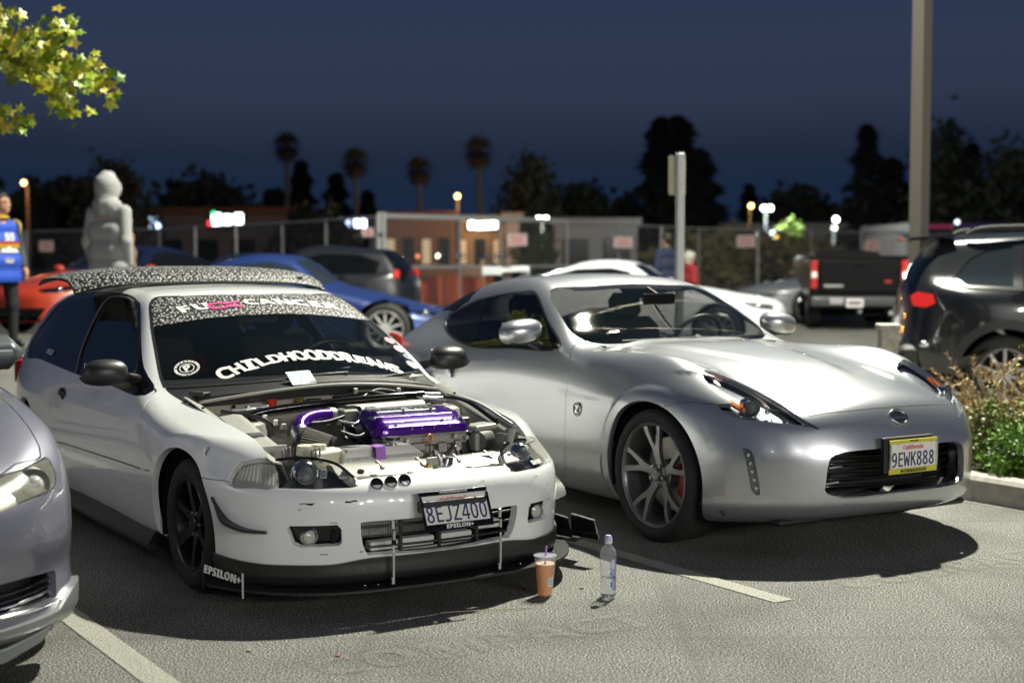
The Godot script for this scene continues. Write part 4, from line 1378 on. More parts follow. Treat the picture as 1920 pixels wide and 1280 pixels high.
	for k in 2:
		var sg := -1.0 if k == 0 else 1.0
		var cr := ribbon(s0, [V(.85, .432, -1.86), V(.848, .441, -1.6), V(.845, .456, -.95), V(.851, .468, -.42)], .007, .0012)
		part(doors[k], "crease", flip_x(cr) if k == 0 else cr, M.greyplastic)
		var hd := s0.side(-1.76, .697, .004)
		hd.x *= sg
		part(doors[k], "handle", MB.new().ball(hd, Vector3(.014, .034, .050), 16), M.gloss)
		part(doors[k], "handle_flap", MB.new().box(hd + Vector3(sg * .009, .004, 0), Vector3(.012, .03, .06), .005), M.black)
		var cr2 := ribbon(s0, [V(.85, .47, -.37), V(.85, .477, -.28)], .006, .0012)
		part(ro, "crease", flip_x(cr2) if k == 0 else cr2, M.greyplastic)
		part(ro, "side_skirt", MB.new().slab([[Vector3(.80 * sg, .20, -.36), Vector3(.815 * sg, .20, -1.2), Vector3(.81 * sg, .20, -2.15)], [Vector3(.835 * sg, .13, -.38), Vector3(.845 * sg, .13, -1.2), Vector3(.84 * sg, .13, -2.15)], [Vector3(.83 * sg, .105, -.38), Vector3(.84 * sg, .105, -1.2), Vector3(.835 * sg, .105, -2.15)]], Vector3(-sg * .05, 0, 0)), M.black)
	part(ro, "undertray", MB.new().box(Vector3(0, .22, -1.45), Vector3(1.36, .04, 2.6)), M.dark)
	for z in [.045, -2.55]:
		for sg in [-1.0, 1.0]:
			var q := []
			for k in 15:
				var an := lerpf(-.25, PI + .25, k / 14.0)
				q.append([Vector3(sg * .80, .27 + sin(an) * .338, z + cos(an) * .338), Vector3(sg * .57, .27 + sin(an) * .33, z + cos(an) * .33)])
			part(ro, "wheel_well", MB.new().sheet(q), M.dark)
			part(ro, "wheel_well_back", MB.new().lathe(p2([0, 0, .27, 0]), Vector3(sg * .55, .36, z), Basis(Vector3(0, 1, 0), Vector3(1, 0, 0), Vector3(0, 0, -1)), 24), M.dark)
			wheel(ro, Vector3(sg * .80, .284, z), sg, .285, .21, .196, "straight", M.blackrim)
	# mirrors
	for sg in [-1.0, 1.0]:
		var o := MB.new().ball(Vector3.ZERO, Vector3.ONE, 28)
		for k in o.v.size():
			var q := o.v[k]
			var e := Vector3(signf(q.x) * pow(absf(q.x), .75), signf(q.y) * pow(absf(q.y), .75), q.z) * Vector3(.112, .062, .085)
			e.x *= 1.0 - .12 * signf(e.y)
			if e.z < -.03: e.z = -.03
			o.v[k] = e + Vector3(sg * .915, .885, -.71)
		for k in o.n.size(): o.n[k] = (o.n[k] / Vector3(.112, .062, .085)).normalized()
		var mi := part(ro, "mirror", o, M.black)
		part(mi, "mirror_glass", MB.new().box(Vector3(sg * .915, .885, -.742), Vector3(.18, .09, .004), .001), M.chrome)
		part(mi, "stalk", MB.new().tube([Vector3(sg * .75, .835, -.76), Vector3(sg * .79, .855, -.73), Vector3(sg * .83, .865, -.71)], [.05, .035, .025], 10, true, .6), M.black)
	hatch_front(ro, s0)
	hatch_bay(ro, s0, cowl)
	# cabin
	part(ro, "dashboard", MB.new().box(Vector3(0, .74, -.82), Vector3(1.34, .16, .50), .05), M.dark)
	part(ro, "cabin_floor", MB.new().box(Vector3(0, .28, -1.7), Vector3(1.4, .05, 2.6)), M.dark)
	seat(ro, Vector3(-.36, .28, -1.55), M.dark)
	seat(ro, Vector3(.36, .28, -1.55), M.dark)
	steering(ro, Vector3(.36, .82, -1.08), .5)
	part(ro, "inside_mirror", MB.new().box(Vector3(0, 1.10, -1.12), Vector3(.22, .06, .03), .014), M.gloss)
	for sg in [-1.0, 1.0]:
		part(ro, "roll_bar", MB.new().tube([Vector3(sg * .55, .3, -2.1), Vector3(sg * .55, .85, -2.08), Vector3(sg * .46, 1.15, -2.06), Vector3(0, 1.19, -2.06)], .02, 8), M.greyplastic)
	part(ro, "tail_bar", MB.new().box(Vector3(0, .72, -3.17), Vector3(1.5, .14, .04), .01), mat(Color(.35, .01, .01), .2))

func ribbon_x(s: Shell, pts: Array, w: float, off: float, sg: float) -> MB:
	var o := ribbon(s, pts, w, off)
	return flip_x(o) if sg < 0 else o

func s0_text(s: Shell, text: String, z: float, y: float) -> MB:
	# small lettering on the flank, reading from the right side
	var o := lettering(text, .026, .0004, .4, .2, "Droid Sans", .8)
	for i in o.v.size():
		var q := o.v[i]
		var p := s.side(z + q.x, y + q.y + q.x * -.05)
		o.v[i] = p + s.grad(p).normalized() * (.002 + q.z)
		o.n[i] = s.grad(p).normalized()
	return o

func front_text(s: Shell, text: String, h: float, x: float, y: float) -> MB:
	var o := lettering(text, h, .0004, .4, 0.0, "Droid Sans", .9)
	for i in o.v.size():
		var q := o.v[i]
		var p := s.march(Vector3(x + q.x * .8, y + q.y, 1.2), Vector3(0, 0, -1))
		o.v[i] = p + s.grad(p).normalized() * (.0015 + q.z)
		o.n[i] = s.grad(p).normalized()
	return o

func hatch_front(ro: Node3D, s: Shell) -> void:
	# behind the mouth: fins, bars, crash beam
	part(ro, "mouth_back", MB.new().box(Vector3(0, .28, .60), Vector3(.95, .22, .02)), M.dark)
	var cooler := part(ro, "cooler", MB.new().box(X(.19, .325, .70), Vector3(.34, .075, .05), .004), M.greyplastic)
	var fins := MB.new()
	for k in 44: fins.box(X(.355 - k * .0078, .325, .727), Vector3(.003, .07, .006))
	part(cooler, "cooling_fins", fins, M.alu).set_meta("kind", "stuff")
	var beam := mat(Color(.62, .62, .60), .6)
	for e in [[.245, .13, .262], [.09, .15, .262], [-.09, .15, .264], [-.24, .12, .30]]:
		part(ro, "beam_piece", MB.new().box(X(e[0], e[2], .765), Vector3(e[1], .038, .05), .006), beam)
	for y in [.345, .305, .262, .232]:
		var q := []
		for k in 15:
			var x := lerpf(-.365, .365, k / 14.0)
			q.append(Vector3(x, y, .815 - .28 * x * x))
		part(ro, "mouth_bar", MB.new().tube(q, .0055, 6), M.black)
	for x in [-.18, .0, .18]:
		part(ro, "mouth_post", MB.new().box(Vector3(x, .29, .80), Vector3(.012, .15, .015), .003), M.black)
	part(ro, "mouth_floor", MB.new().box(Vector3(0, .205, .74), Vector3(.70, .02, .16), .004), M.black)
	# splitter board with its end plates, rods and bolts
	var edge := PackedVector2Array()
	for k in 33:
		var x := lerpf(-.86, .86, k / 32.0)
		edge.append(Vector2(x, .905 - .12 * x * x - .36 * pow(absf(x) / .86, 5.0)))
	edge.append_array(p2([.90, .50, 1.0, .42, .97, .30, .84, .36, .76, .30, .5, .38, -.5, .38, -.76, .30, -.84, .36, -.86, .42]))
	var spl := part(ro, "splitter", MB.new().prism(edge, .010, Transform3D(Basis(Vector3(1, 0, 0), Vector3(0, 0, 1), Vector3(0, -1, 0)), Vector3(0, .113, 0))), M.satin)
	var epd := Vector3(.40, 0, .917)
	var epl := Transform3D(Basis(epd, Vector3(0, 1, 0), epd.cross(Vector3.UP)), Vector3(-.805, 0, .665))
	part(spl, "end_plate", MB.new().prism(p2([-.21, .10, -.215, .255, -.20, .262, -.21, .262, -.115, .252, .008, .192, .0, .095, -.16, .10]), .006, epl), M.satin)
	part(spl, "end_plate_lettering", lettering("EPSILON+", .031, .002, .5, 0.0, "Droid Sans", 1.0), M.plate_white).transform = Transform3D(epl.basis * Basis(Vector3.BACK, -.12), epl * Vector3(-.100, .176, .0062))
	part(spl, "plate_edge", MB.new().box(epl * Vector3(.006, .143, .003), Vector3(.008, .10, .006), .001), M.alu)
	for e in [[.862, .30, .12], [.93, .42, .15]]:
		var fin := part(spl, "fin", MB.new().prism(p2([0, 0, 0, .10, .14, .085, .17, 0]), .006, Transform3D(Basis(Vector3(.25, 0, .968), Vector3(0, 1, 0), Vector3(-.968, 0, .25)), Vector3(e[0], .118, e[1]))), M.gloss)
		part(fin, "fin_edge", MB.new().tube([Vector3(e[0], .219, e[1]), Vector3(e[0] + .035, .204, e[1] + .135)], .004, 6), M.alu)
	for x in [-.25, .25]:
		var q := [Vector3(x, .37, .872), Vector3(x, .335, .878), Vector3(x, .15, .874), Vector3(x, .118, .866)]
		var rod := part(ro, "splitter_rod", MB.new().tube([q[1], q[2]], .0062, 10), M.chrome)
		part(rod, "rod_end", MB.new().box(q[0] + Vector3(0, -.012, -.002), Vector3(.018, .04, .012), .005), M.alu)
		part(rod, "rod_end", MB.new().box(q[3] + Vector3(0, .016, .002), Vector3(.018, .034, .014), .005), M.alu)
		part(rod, "rod_nut", MB.new().cyl(Vector3(x, .30, .8772), Vector3(x, .28, .8768), .009, .009, 6), M.dark)
	for e in [[-.34, .80], [-.29, .815], [.40, .79], [.66, .66], [.80, .50]]:
		part(spl, "bolt", MB.new().ball(Vector3(e[0], .114, e[1]), Vector3(.008, .005, .008), 8), M.chrome)
	# three round intakes
	for e in [[-.283, .514], [-.222, .517], [-.160, .520]]:
		var p := s.march(Vector3(e[0], e[1], 1.2), Vector3(0, 0, -1))
		var g := s.grad(p).normalized()
		var fw := Vector3(g.x, g.y * .5, g.z).normalized()
		var sx := fw.cross(Vector3.UP).normalized()
		var o := part(ro, "round_intake", MB.new().lathe(p2([.019, -.03, .0205, .006, .0235, .010, .0265, .004, .0265, -.02]), p, Basis(sx, fw, sx.cross(fw)), 24), M.gloss)
		part(o, "intake_depth", MB.new().cyl(p - fw * .03, p + fw * .001, .0205, .0205, 20), M.dark)
	# canards and scuffs
	for sg in [-1.0, 1.0]:
		var rows := [[], []]
		for q in curve([V(.812, .452, .385), V(.80, .41, .43), V(.785, .372, .485), V(.745, .348, .56), V(.69, .340, .64)], 4):
			var p := s.onto(q)
			var g := s.grad(p).normalized()
			g.y = 0
			var f: float = smoothstep(.385, .5, q.z) * smoothstep(.66, .56, q.z)
			rows[0].append(Vector3(p.x * sg, p.y, p.z))
			rows[1].append(Vector3((p.x + g.x * (.012 + .035 * f)) * sg, p.y + .004, p.z + g.z * (.012 + .035 * f)))
		part(ro, "canard", MB.new().slab(rows, Vector3(0, -.012, 0)), M.black)
	var r := RandomNumberGenerator.new()
	r.seed = 4
	for e in [[-.56, .452, .05], [-.55, .449, .02], [-.40, .456, .045], [-.41, .4555, .03], [-.585, .428, .01], [-.47, .375, .03], [.505, .476, .018], [.62, .472, .010], [.585, .43, .006], [-.50, .249, .03], [-.36, .252, .012], [.19, .49, .02]]:
		var pts := []
		for k in 4:
			var x: float = absf(e[0]) + (k / 3.0 - .5) * e[2]
			pts.append(s.march(Vector3(x, e[1] + r.randf_range(-.002, .002), 1.2), Vector3(0, 0, -1)))
		var rb := ribbon(s, pts, r.randf_range(.002, .006), .001, 2)
		part(ro, "paint_chip", flip_x(rb) if e[0] < 0 else rb, M.dark)
	# plate, tilted back
	var pb := Basis(Vector3.RIGHT, -.42)
	plate(ro, Transform3D(pb, Vector3(.012, .405, .918)), "8EJZ400", "HTTPS://EPSILON.PLUS", "EPSILON+", M.gloss, M.plate_white, M.gloss)
	part(ro, "plate_holder", MB.new().box(Vector3(.012, .42, .888), Vector3(.30, .05, .05), .006), M.black)

func hatch_bay(ro: Node3D, s: Shell, cowl: Node) -> void:
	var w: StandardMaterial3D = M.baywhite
	part(ro, "bay_floor", MB.new().box(Vector3(0, .26, .15), Vector3(1.1, .03, 1.0)), M.dark)
	# inner wings with a flange under the wing edge
	for sg in [-1.0, 1.0]:
		var rows := []
		for k in 13:
			var z := lerpf(.56, -.36, k / 12.0)
			var x: float = lerpf(.628, .668, k / 12.0)
			var top: float = lerpf(.598, .785, k / 12.0)
			rows.append([Vector3(sg * x, top + .004, z), Vector3(sg * (x - .04), top - .006, z), Vector3(sg * (x - .05), top - .03, z), Vector3(sg * (x - .075), top - .10, z), Vector3(sg * (x - .10), .30, z)])
		var iw := part(ro, "inner_wing", MB.new().slab(rows, Vector3(0, -.006, 0)), w)
		var tw := MB.new().lathe(p2([0, .035, .05, .035, .055, .028, .085, .026, .105, .016, .118, -.02, .125, -.25]), Vector3(sg * .50, .665 if sg < 0 else .68, -.10), Basis.IDENTITY, 28)
		part(iw, "strut_tower", tw, w)
		part(iw, "strut_cap", MB.new().cyl(Vector3(sg * .50, .695, -.10), Vector3(sg * .50, .722, -.10), .036, .03, 16), M.black)
		for k in 3:
			var an := TAU * k / 3 + .4
			part(iw, "strut_nut", MB.new().cyl(Vector3(sg * .50 + cos(an) * .065, .69, -.10 + sin(an) * .065), Vector3(sg * .50 + cos(an) * .065, .712, -.10 + sin(an) * .065), .009, .009, 6), M.alu)
		for k in 4:
			part(iw, "bolt", MB.new().ball(Vector3(sg * (.617 + k * .009), .618 + k * .045, .45 - k * .21), Vector3(.008, .005, .008), 8), M.dark)
		part(iw, "side_hole", MB.new().cyl(Vector3(sg * .585, .60, .20), Vector3(sg * .574, .60, .20), .012, .012, 12), M.black)
		# clamps behind the headlight
		for e in [[.56, .50], [.46, .57]]:
			for d in 3:
				part(ro, "lamp_clamp", MB.new().box(Vector3(sg * e[0] - sg * d * .014, .617 + .004 * d, e[1] + d * .006), Vector3(.007, .05, .035), .003, Basis(Vector3.UP, sg * .5)), M.greyplastic)
	# firewall
	var fw := []
	for k in 17:
		var x := lerpf(-.64, .64, k / 16.0)
		var z := -.21 - .16 * pow(absf(x) / .64, 2.0)
		fw.append([Vector3(x, .772 + .004 * cos(x * 3), z - .02), Vector3(x, .745, z - .035), Vector3(x, .70, z - .03), Vector3(x, .62, z - .05), Vector3(x, .30, z - .10)])
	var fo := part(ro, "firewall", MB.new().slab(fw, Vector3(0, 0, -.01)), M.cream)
	for e in [[-.02, .757], [-.045, .757], [-.14, .762], [.45, .735], [-.42, .76]]:
		part(fo, "hole", MB.new().cyl(X(e[0], e[1], -.235 - .39 * e[0] * e[0]), X(e[0], e[1], -.225 - .39 * e[0] * e[0]), .008, .008, 10), M.dark)
	# cowl grille, wiper, bonnet hinge
	var bars := MB.new()
	for k in 40:
		var x := lerpf(-.10, .52, k / 39.0)
		var zc := -.205 - .30 * x * x
		bars.tube([s.march(Vector3(x, 1.2, zc - .015), Vector3(0, -1, 0), .004), s.march(Vector3(x, 1.2, zc - .085), Vector3(0, -1, 0), .004)], .0016, 4)
	for j in 6:
		var q := []
		for k in 14:
			var x := lerpf(-.10, .52, k / 13.0)
			q.append(s.march(Vector3(x, 1.2, -.218 - .30 * x * x - j * .013), Vector3(0, -1, 0), .005))
		bars.tube(q, .0018, 4)
	part(cowl, "cowl_grille", bars, mat(Color(.22, .22, .22), .5)).set_meta("kind", "stuff")
	var edge := []
	for k in 21:
		var x := lerpf(-.62, .60, k / 20.0)
		edge.append(s.march(Vector3(x, 1.2, -.195 - .42 * x * x * absf(x)), Vector3(0, -1, 0), -.002) + Vector3(0, -.004, .004))
	part(cowl, "cowl_edge", MB.new().tube(edge, .008, 6), mat(Color(.35, .34, .31), .5))
	part(cowl, "wiper_arm", MB.new().tube(curve([X(.60, .80, -.50), X(.35, .835, -.36), X(.05, .862, -.30), X(-.12, .868, -.295)]), .008, 6), M.black)
	part(cowl, "wiper_arm", MB.new().tube(curve([X(-.30, .835, -.30), X(-.42, .84, -.36), X(-.60, .835, -.47)]), .007, 6), M.black)
	part(cowl, "hinge_plate", MB.new().prism(p2([0, 0, .10, .015, .05, .06]), .006, Transform3D(Basis(Vector3(1, 0, 0), Vector3(0, .2, -.98), Vector3(0, .98, .2)), Vector3(.47, .822, -.33))), M.alu)
	part(cowl, "hinge_plate", MB.new().box(X(.60, .80, -.34), Vector3(.05, .02, .10), .005, Basis(Vector3.UP, .4)), M.black)
	# strut brace
	var br := part(ro, "strut_brace", MB.new().tube(curve([X(.50, .705, -.10), X(.36, .735, -.09), X(.1, .755, -.07), X(-.2, .765, -.07), X(-.42, .765, -.09)]), .017, 10), M.gloss)
	part(br, "brace_end", MB.new().box(X(.50, .702, -.10), Vector3(.14, .008, .12), .003), M.gloss)
	part(br, "brace_end", MB.new().tube([X(-.40, .765, -.09), X(-.52, .755, -.11)], .013, 8), M.alu)
	part(br, "brace_end", MB.new().tube([X(-.40, .755, -.06), X(-.51, .745, -.03)], .009, 8), M.alu)
	# engine
	var en := part(ro, "engine_block", MB.new().box(X(-.15, .50, .26), Vector3(.40, .28, .24), .02), M.castalu)
	part(en, "head", MB.new().box(X(-.16, .618, .27), Vector3(.43, .055, .26), .008), M.castalu)
	for e in [[-.02, .58, .05, .06], [-.12, .59, .07, .04], [-.24, .58, .05, .05], [-.05, .50, .10, .05], [-.22, .50, .09, .06], [-.32, .585, .04, .05]]:
		part(en, "casting_boss", MB.new().box(X(e[0], e[1], .40), Vector3(e[2], e[3], .035), .008), M.castalu)
	for e in [[-.06, .552, .25], [-.16, .555, -.2], [-.27, .565, .5]]:
		var o := part(en, "bracket", MB.new().tube([X(e[0], e[1] - .03, .41), X(e[0] - .02, e[1] + .015, .435), X(e[0] - .05, e[1] - .035, .42)], .012, 8), M.castalu)
		part(o, "bolt", MB.new().cyl(X(e[0] - .02, e[1] + .012, .435), X(e[0] - .02, e[1] + .012, .462), .010, .010, 8), M.alu)
	for e in [[-.30, .628], [-.36, .618], [-.06, .622], [.035, .615]]:
		part(en, "bolt", MB.new().cyl(X(e[0], e[1], .405), X(e[0], e[1], .422), .010, .010, 8), M.alu)
	part(en, "dipstick_ring", ring(X(-.165, .628, .43), .017, .0045, Basis(Vector3.UP, .4), 20), mat(Color(.75, .32, .15), .35, .4))
	part(en, "dipstick", MB.new().tube([X(-.165, .61, .43), X(-.155, .53, .44)], .003, 6), M.black)
	part(en, "timing_cover", MB.new().box(X(-.375, .575, .27), Vector3(.055, .26, .24), .012), M.black)
	part(en, "thermostat", MB.new().cyl(X(.055, .59, .40), X(.055, .59, .46), .028, .024, 14), M.castalu)
	part(en, "spout", MB.new().tube([X(.06, .66, .34), X(.062, .62, .37), X(.058, .585, .40)], .02, 10), M.castalu)
	# cam cover: a lofted lid with a raised middle plate
	var vc := MB.new()
	var rows := []
	var prof := [[.405, .640], [.407, .672], [.395, .684], [.365, .698], [.345, .702], [.335, .720], [.32, .727], [.20, .742], [.185, .738], [.175, .724], [.13, .726], [.105, .71], [.10, .652]]
	for k in 15:
		var c := lerpf(.085, -.395, k / 14.0)
		var f := smoothstep(0, .06, minf(k / 14.0, 1.0 - k / 14.0))
		var row := []
		for q in prof:
			row.append(X(c, lerpf(.645, q[1], sqrt(f)), lerpf(.267, q[0], .93 + .07 * sqrt(f))))
		rows.append(row)
	vc.slab(rows, Vector3(0, -.004, 0))
	for e in [0, 14]:
		for k in prof.size() - 2: vc.tri(rows[e][0], rows[e][k + 1], rows[e][k + 2])
	var lid := part(ro, "cam_cover", vc, M.purple)
	part(lid, "gasket_edge", MB.new().box(X(-.165, .642, .267), Vector3(.455, .010, .292), .004), M.castalu)
	part(lid, "wire_cover", MB.new().box(X(-.125, .7385, .262), Vector3(.30, .012, .062), .004, Basis(Vector3.RIGHT, .12)), M.plategrey)
	part(lid, "wire_cover", MB.new().box(X(.03, .715, .30), Vector3(.06, .02, .07), .008), M.plategrey)
	part(lid, "cover_lettering", lettering("DOHC  VTEC", .034, .002, .3, 0.0, "Droid Sans", 1.15), M.black).transform = Transform3D(Basis(Vector3.RIGHT, -PI / 2 + .12), X(-.125, .7455, .262))
	part(lid, "cover_lettering", lettering("DOHC VTEC MOTOR", .011, .002, .3, 0.0, "Droid Sans", 1.1), M.plate_white).transform = Transform3D(Basis(Vector3.RIGHT, -1.15), X(-.155, .7025, .357))
	for e in [[.02, .385, .68], [-.02, .385, .68], [-.36, .385, .68], [-.33, .352, .70], [-.26, .37, .69], [.02, .16, .715], [-.10, .155, .72], [-.22, .155, .72], [-.34, .165, .715], [-.10, .305, .735], [-.24, .30, .735], [-.37, .27, .70]]:
		part(lid, "nut", MB.new().cyl(X(e[0], e[2] - .01, e[1]), X(e[0], e[2] + .014, e[1]), .0085, .007, 8), M.chrome)
	for e in [-.09, -.14, -.20, -.28]:
		part(lid, "stud", MB.new().ball(X(e, .672, .405), Vector3.ONE * .0045, 8), M.chrome)
	var cap := part(lid, "oil_cap", MB.new().cyl(X(.005, .715, .19), X(.005, .745, .19), .03, .028, 16), M.alu)
	part(cap, "cap_grip", MB.new().box(X(.005, .75, .19), Vector3(.05, .014, .012), .004), M.chrome)
	# intake
	var itk := part(ro, "intake_pipe", MB.new().tube(curve([X(.365, .635, .28), X(.368, .668, .245), X(.345, .698, .20), X(.29, .715, .16), X(.22, .718, .13), X(.16, .715, .115)], 5), .035, 16), M.purple)
	part(itk, "hose_clamp", MB.new().cyl(X(.369, .678, .232), X(.366, .652, .262), .038, .039, 18), M.alu)
	part(itk, "hose_clamp", MB.new().cyl(X(.175, .716, .117), X(.15, .714, .112), .039, .040, 18), M.alu)
	var fd := (X(.245, .615, .37) - X(.37, .632, .26)).normalized()
	var fx := fd.cross(Vector3.UP).normalized()
	var fb := Basis(fx, fd, fx.cross(fd))
	var fil := part(ro, "air_filter", MB.new().lathe(p2([0, -.01, .045, -.01, .082, .0, .082, .018, .076, .02, .055, .135, .057, .138, .057, .15, .05, .156, .0, .156]), X(.385, .618, .285), fb, 36), M.black)
	for k in 40:
		var d := Vector3(cos(TAU * k / 40), 0, sin(TAU * k / 40))
		part(fil, "pleat", MB.new().tube([X(.385, .618, .285) + fb * (d * .0795 + Vector3(0, .02, 0)), X(.385, .618, .285) + fb * (d * .0575 + Vector3(0, .135, 0))], .0028, 5), M.pleat)
	# throttle body, plenum, hoses between pipe and head
	part(ro, "throttle_body", MB.new().box(X(.075, .70, .10), Vector3(.09, .085, .10), .015), M.greyplastic)
	part(ro, "sensor_box", MB.new().box(X(.045, .735, .08), Vector3(.075, .03, .07), .006), M.dark)
	part(ro, "plenum", MB.new().tube([X(.04, .70, .02), X(-.35, .705, .02)], .05, 14), M.castalu)
	for k in 4: part(ro, "runner", MB.new().tube([X(.0 - k * .1, .70, .03), X(.0 - k * .1, .68, .10), X(.0 - k * .1, .64, .14)], .024, 10), M.castalu)
	var gear := part(ro, "gearbox", MB.new().cyl(X(.05, .44, .24), X(.36, .44, .24), .15, .10, 20), M.castalu)
	part(gear, "starter", MB.new().cyl(X(.07, .545, .36), X(.20, .545, .36), .04, .036, 14), M.dark)
	part(ro, "distributor", MB.new().cyl(X(.06, .64, .26), X(.125, .64, .26), .045, .04, 16), M.dark)
	for q in [[X(.33, .60, .42), X(.25, .615, .43), X(.12, .61, .44), X(.06, .59, .46)], [X(.20, .665, .30), X(.14, .645, .33), X(.08, .66, .30), X(.05, .69, .24)], [X(.34, .70, .20), X(.22, .70, .19), X(.12, .715, .16)], [X(.10, .68, .18), X(.09, .62, .28), X(.12, .57, .36), X(.18, .55, .40)], [X(.14, .69, .2), X(.16, .63, .26), X(.09, .58, .33)], [X(.45, .72, -.18), X(.30, .735, -.15), X(.1, .74, -.12), X(.02, .72, -.02)], [X(-.02, .77, -.2), X(-.15, .785, -.15), X(-.25, .765, -.08)], [X(.55, .73, -.2), X(.46, .715, -.0), X(.43, .69, .1)], [X(-.48, .76, .0), X(-.55, .74, .1), X(-.575, .66, .33)], [X(-.10, .76, -.12), X(-.22, .79, -.17), X(-.32, .77, -.12), X(-.40, .74, -.04)]]:
		part(ro, "hose", MB.new().tube(curve(q, 5), .009, 8), M.black)
	for q in [[X(.32, .735, -.2), X(.42, .733, -.18), X(.50, .73, -.2)], [X(-.50, .77, .0), X(-.57, .735, .18), X(-.60, .66, .42)], [X(.16, .70, .19), X(.10, .69, .23), X(.06, .705, .20)]]:
		part(ro, "pipe", MB.new().tube(curve(q, 5), .006, 8), M.alu)
	# brake reservoirs
	var res := part(ro, "brake_cylinder", MB.new().cyl(X(.295, .70, -.235), X(.295, .733, -.235), .02, .02, 14), M.alu)
	part(res, "red_cap", MB.new().cyl(X(.295, .733, -.235), X(.295, .768, -.235), .022, .025, 16), mat(Color(.55, .02, .015), .4))
	part(ro, "brass_fitting", MB.new().cyl(X(.16, .715, -.22), X(.16, .765, -.22), .017, .02, 12), mat(Color(.45, .33, .1), .3, 1.0))
	part(ro, "valve_box", MB.new().box(X(.09, .745, -.215), Vector3(.07, .035, .03), .006), M.black)
	part(ro, "connector_block", MB.new().box(X(.38, .735, -.2), Vector3(.11, .025, .03), .005), M.alu)
	for e in [[.42, .70, .10], [.40, .685, .14], [.44, .715, .03], [-.10, .79, -.17], [-.30, .785, -.12]]:
		part(ro, "fitting", MB.new().box(X(e[0], e[1], e[2]), Vector3(.025, .03, .02), .005), M.alu if e[0] > .41 else M.castalu)
	# white cover with its label on the right inner wing
	var cv := []
	for k in 9:
		var z := lerpf(.38, -.06, k / 8.0)
		var y := lerpf(.645, .735, k / 8.0)
		cv.append([X(.615, y - .012, z), X(.55, y - .004, z), X(.515, y - .012 - .03 * sin(k * .7) * .2, z), X(.495, y - .03, z), X(.488, y - .12, z)])
	var cvo := part(ro, "wing_cover", MB.new().slab(cv, Vector3(0, -.008, 0)), w)
	part(cvo, "cover_end", MB.new().box(X(.55, .60, .383), Vector3(.12, .085, .01), .004), w)
	var lb := part(cvo, "warning_label", MB.new().box(X(.575, .672, .235), Vector3(.085, .0025, .05), .0005, Basis(Vector3.RIGHT, .20)), M.black)
	part(lb, "label_print", lettering("CAUTION", .012, .001, .3), M.plategrey).transform = Transform3D(Basis(Vector3.RIGHT, -PI / 2 + .20), X(.575, .6735, .235))
	# radiator, its cap and purple stay; bottle
	var rad := part(ro, "radiator", MB.new().box(X(.12, .50, .50), Vector3(.37, .19, .06), .008), M.alu)
	part(rad, "top_tank", MB.new().prism(p2([-.185, 0, .185, 0, .165, .035, -.13, .04]), .075, Transform3D(Basis(Vector3(-1, 0, 0), Vector3(0, 1, 0), Vector3(0, 0, -1)), X(.12, .585, .54))), M.alu)
	var cr := MB.new()
	for k in 45: cr.box(X(.30 - k * .0082, .580, .545), Vector3(.004, .014, .012))
	part(rad, "core_edge", cr, M.alu).set_meta("kind", "stuff")
	part(rad, "filler_neck", MB.new().cyl(X(.055, .615, .50), X(.055, .645, .50), .018, .02, 14), M.alu)
	part(rad, "filler_cap", MB.new().cyl(X(.055, .643, .50), X(.055, .657, .50), .032, .03, 16), M.black)
	var stay := part(rad, "stay", MB.new().box(X(.145, .627, .535), Vector3(.045, .004, .05), .001, Basis(Vector3.RIGHT, .15)), M.lilac)
	part(stay, "stay_flap", MB.new().box(X(.147, .602, .568), Vector3(.045, .055, .004), .001, Basis(Vector3.RIGHT, -.25)), M.lilac)
	var bt := part(ro, "washer_bottle", MB.new().box(X(.36, .575, .47), Vector3(.17, .10, .09), .022, Basis(Vector3.UP, .3)), M.ivory)
	part(bt, "bottle_cap", MB.new().cyl(X(.385, .62, .47), X(.385, .645, .47), .034, .03, 18), M.ivory)
	part(bt, "bottle_neck", MB.new().cyl(X(.42, .60, .44), X(.42, .64, .44), .05, .045, 18), M.ivory)
	# slam panel and latch
	var sp := []
	for k in 25:
		var c := lerpf(.40, -.47, k / 24.0)
		var z := .645 - .30 * c * c
		var y := .572 + .012 * c * c
		sp.append([X(c, y - .035, z + .10), X(c, y - .015, z + .055), X(c, y, z + .035), X(c, y + .004, z), X(c, y - .004, z - .025), X(c, y - .06, z - .03)])
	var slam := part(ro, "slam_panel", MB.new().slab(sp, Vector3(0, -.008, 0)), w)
	for e in [.20, .02, -.16, -.33]:
		part(slam, "rib", MB.new().box(X(e, .562, .672 - .3 * e * e), Vector3(.018, .03, .07), .006, Basis(Vector3.RIGHT, .35)), w)
	part(slam, "hole", MB.new().cyl(X(.30, .545, .685), X(.30, .556, .690), .014, .014, 14), M.dark)
	part(slam, "label", MB.new().box(X(-.30, .573, .652), Vector3(.10, .003, .022), .0005, Basis(Vector3.RIGHT, .35) * Basis(Vector3.UP, -.15)), M.black)
	var la := part(ro, "bonnet_latch", MB.new().box(X(-.03, .550, .70), Vector3(.065, .075, .012), .003), M.castalu)
	part(la, "latch_arm", MB.new().tube([X(-.055, .525, .712), X(-.06, .565, .715), X(-.05, .60, .705)], .006, 6), M.alu)
	part(la, "latch_arm", MB.new().tube([X(-.075, .535, .715), X(-.10, .58, .705), X(-.075, .585, .70)], .009, 6), M.alu)
	part(la, "latch_spring", MB.new().cyl(X(-.005, .55, .708), X(-.005, .55, .718), .013, .013, 12), mat(Color(.5, .4, .12), .35, 1.0))
	part(la, "latch_side", MB.new().box(X(-.105, .55, .69), Vector3(.03, .07, .05), .006), M.black)
	for e in [.26, .10, -.18, -.31]: part(slam, "clip", MB.new().box(X(e, .538, .742 - .3 * e * e), Vector3(.03, .008, .014), .003), M.black)
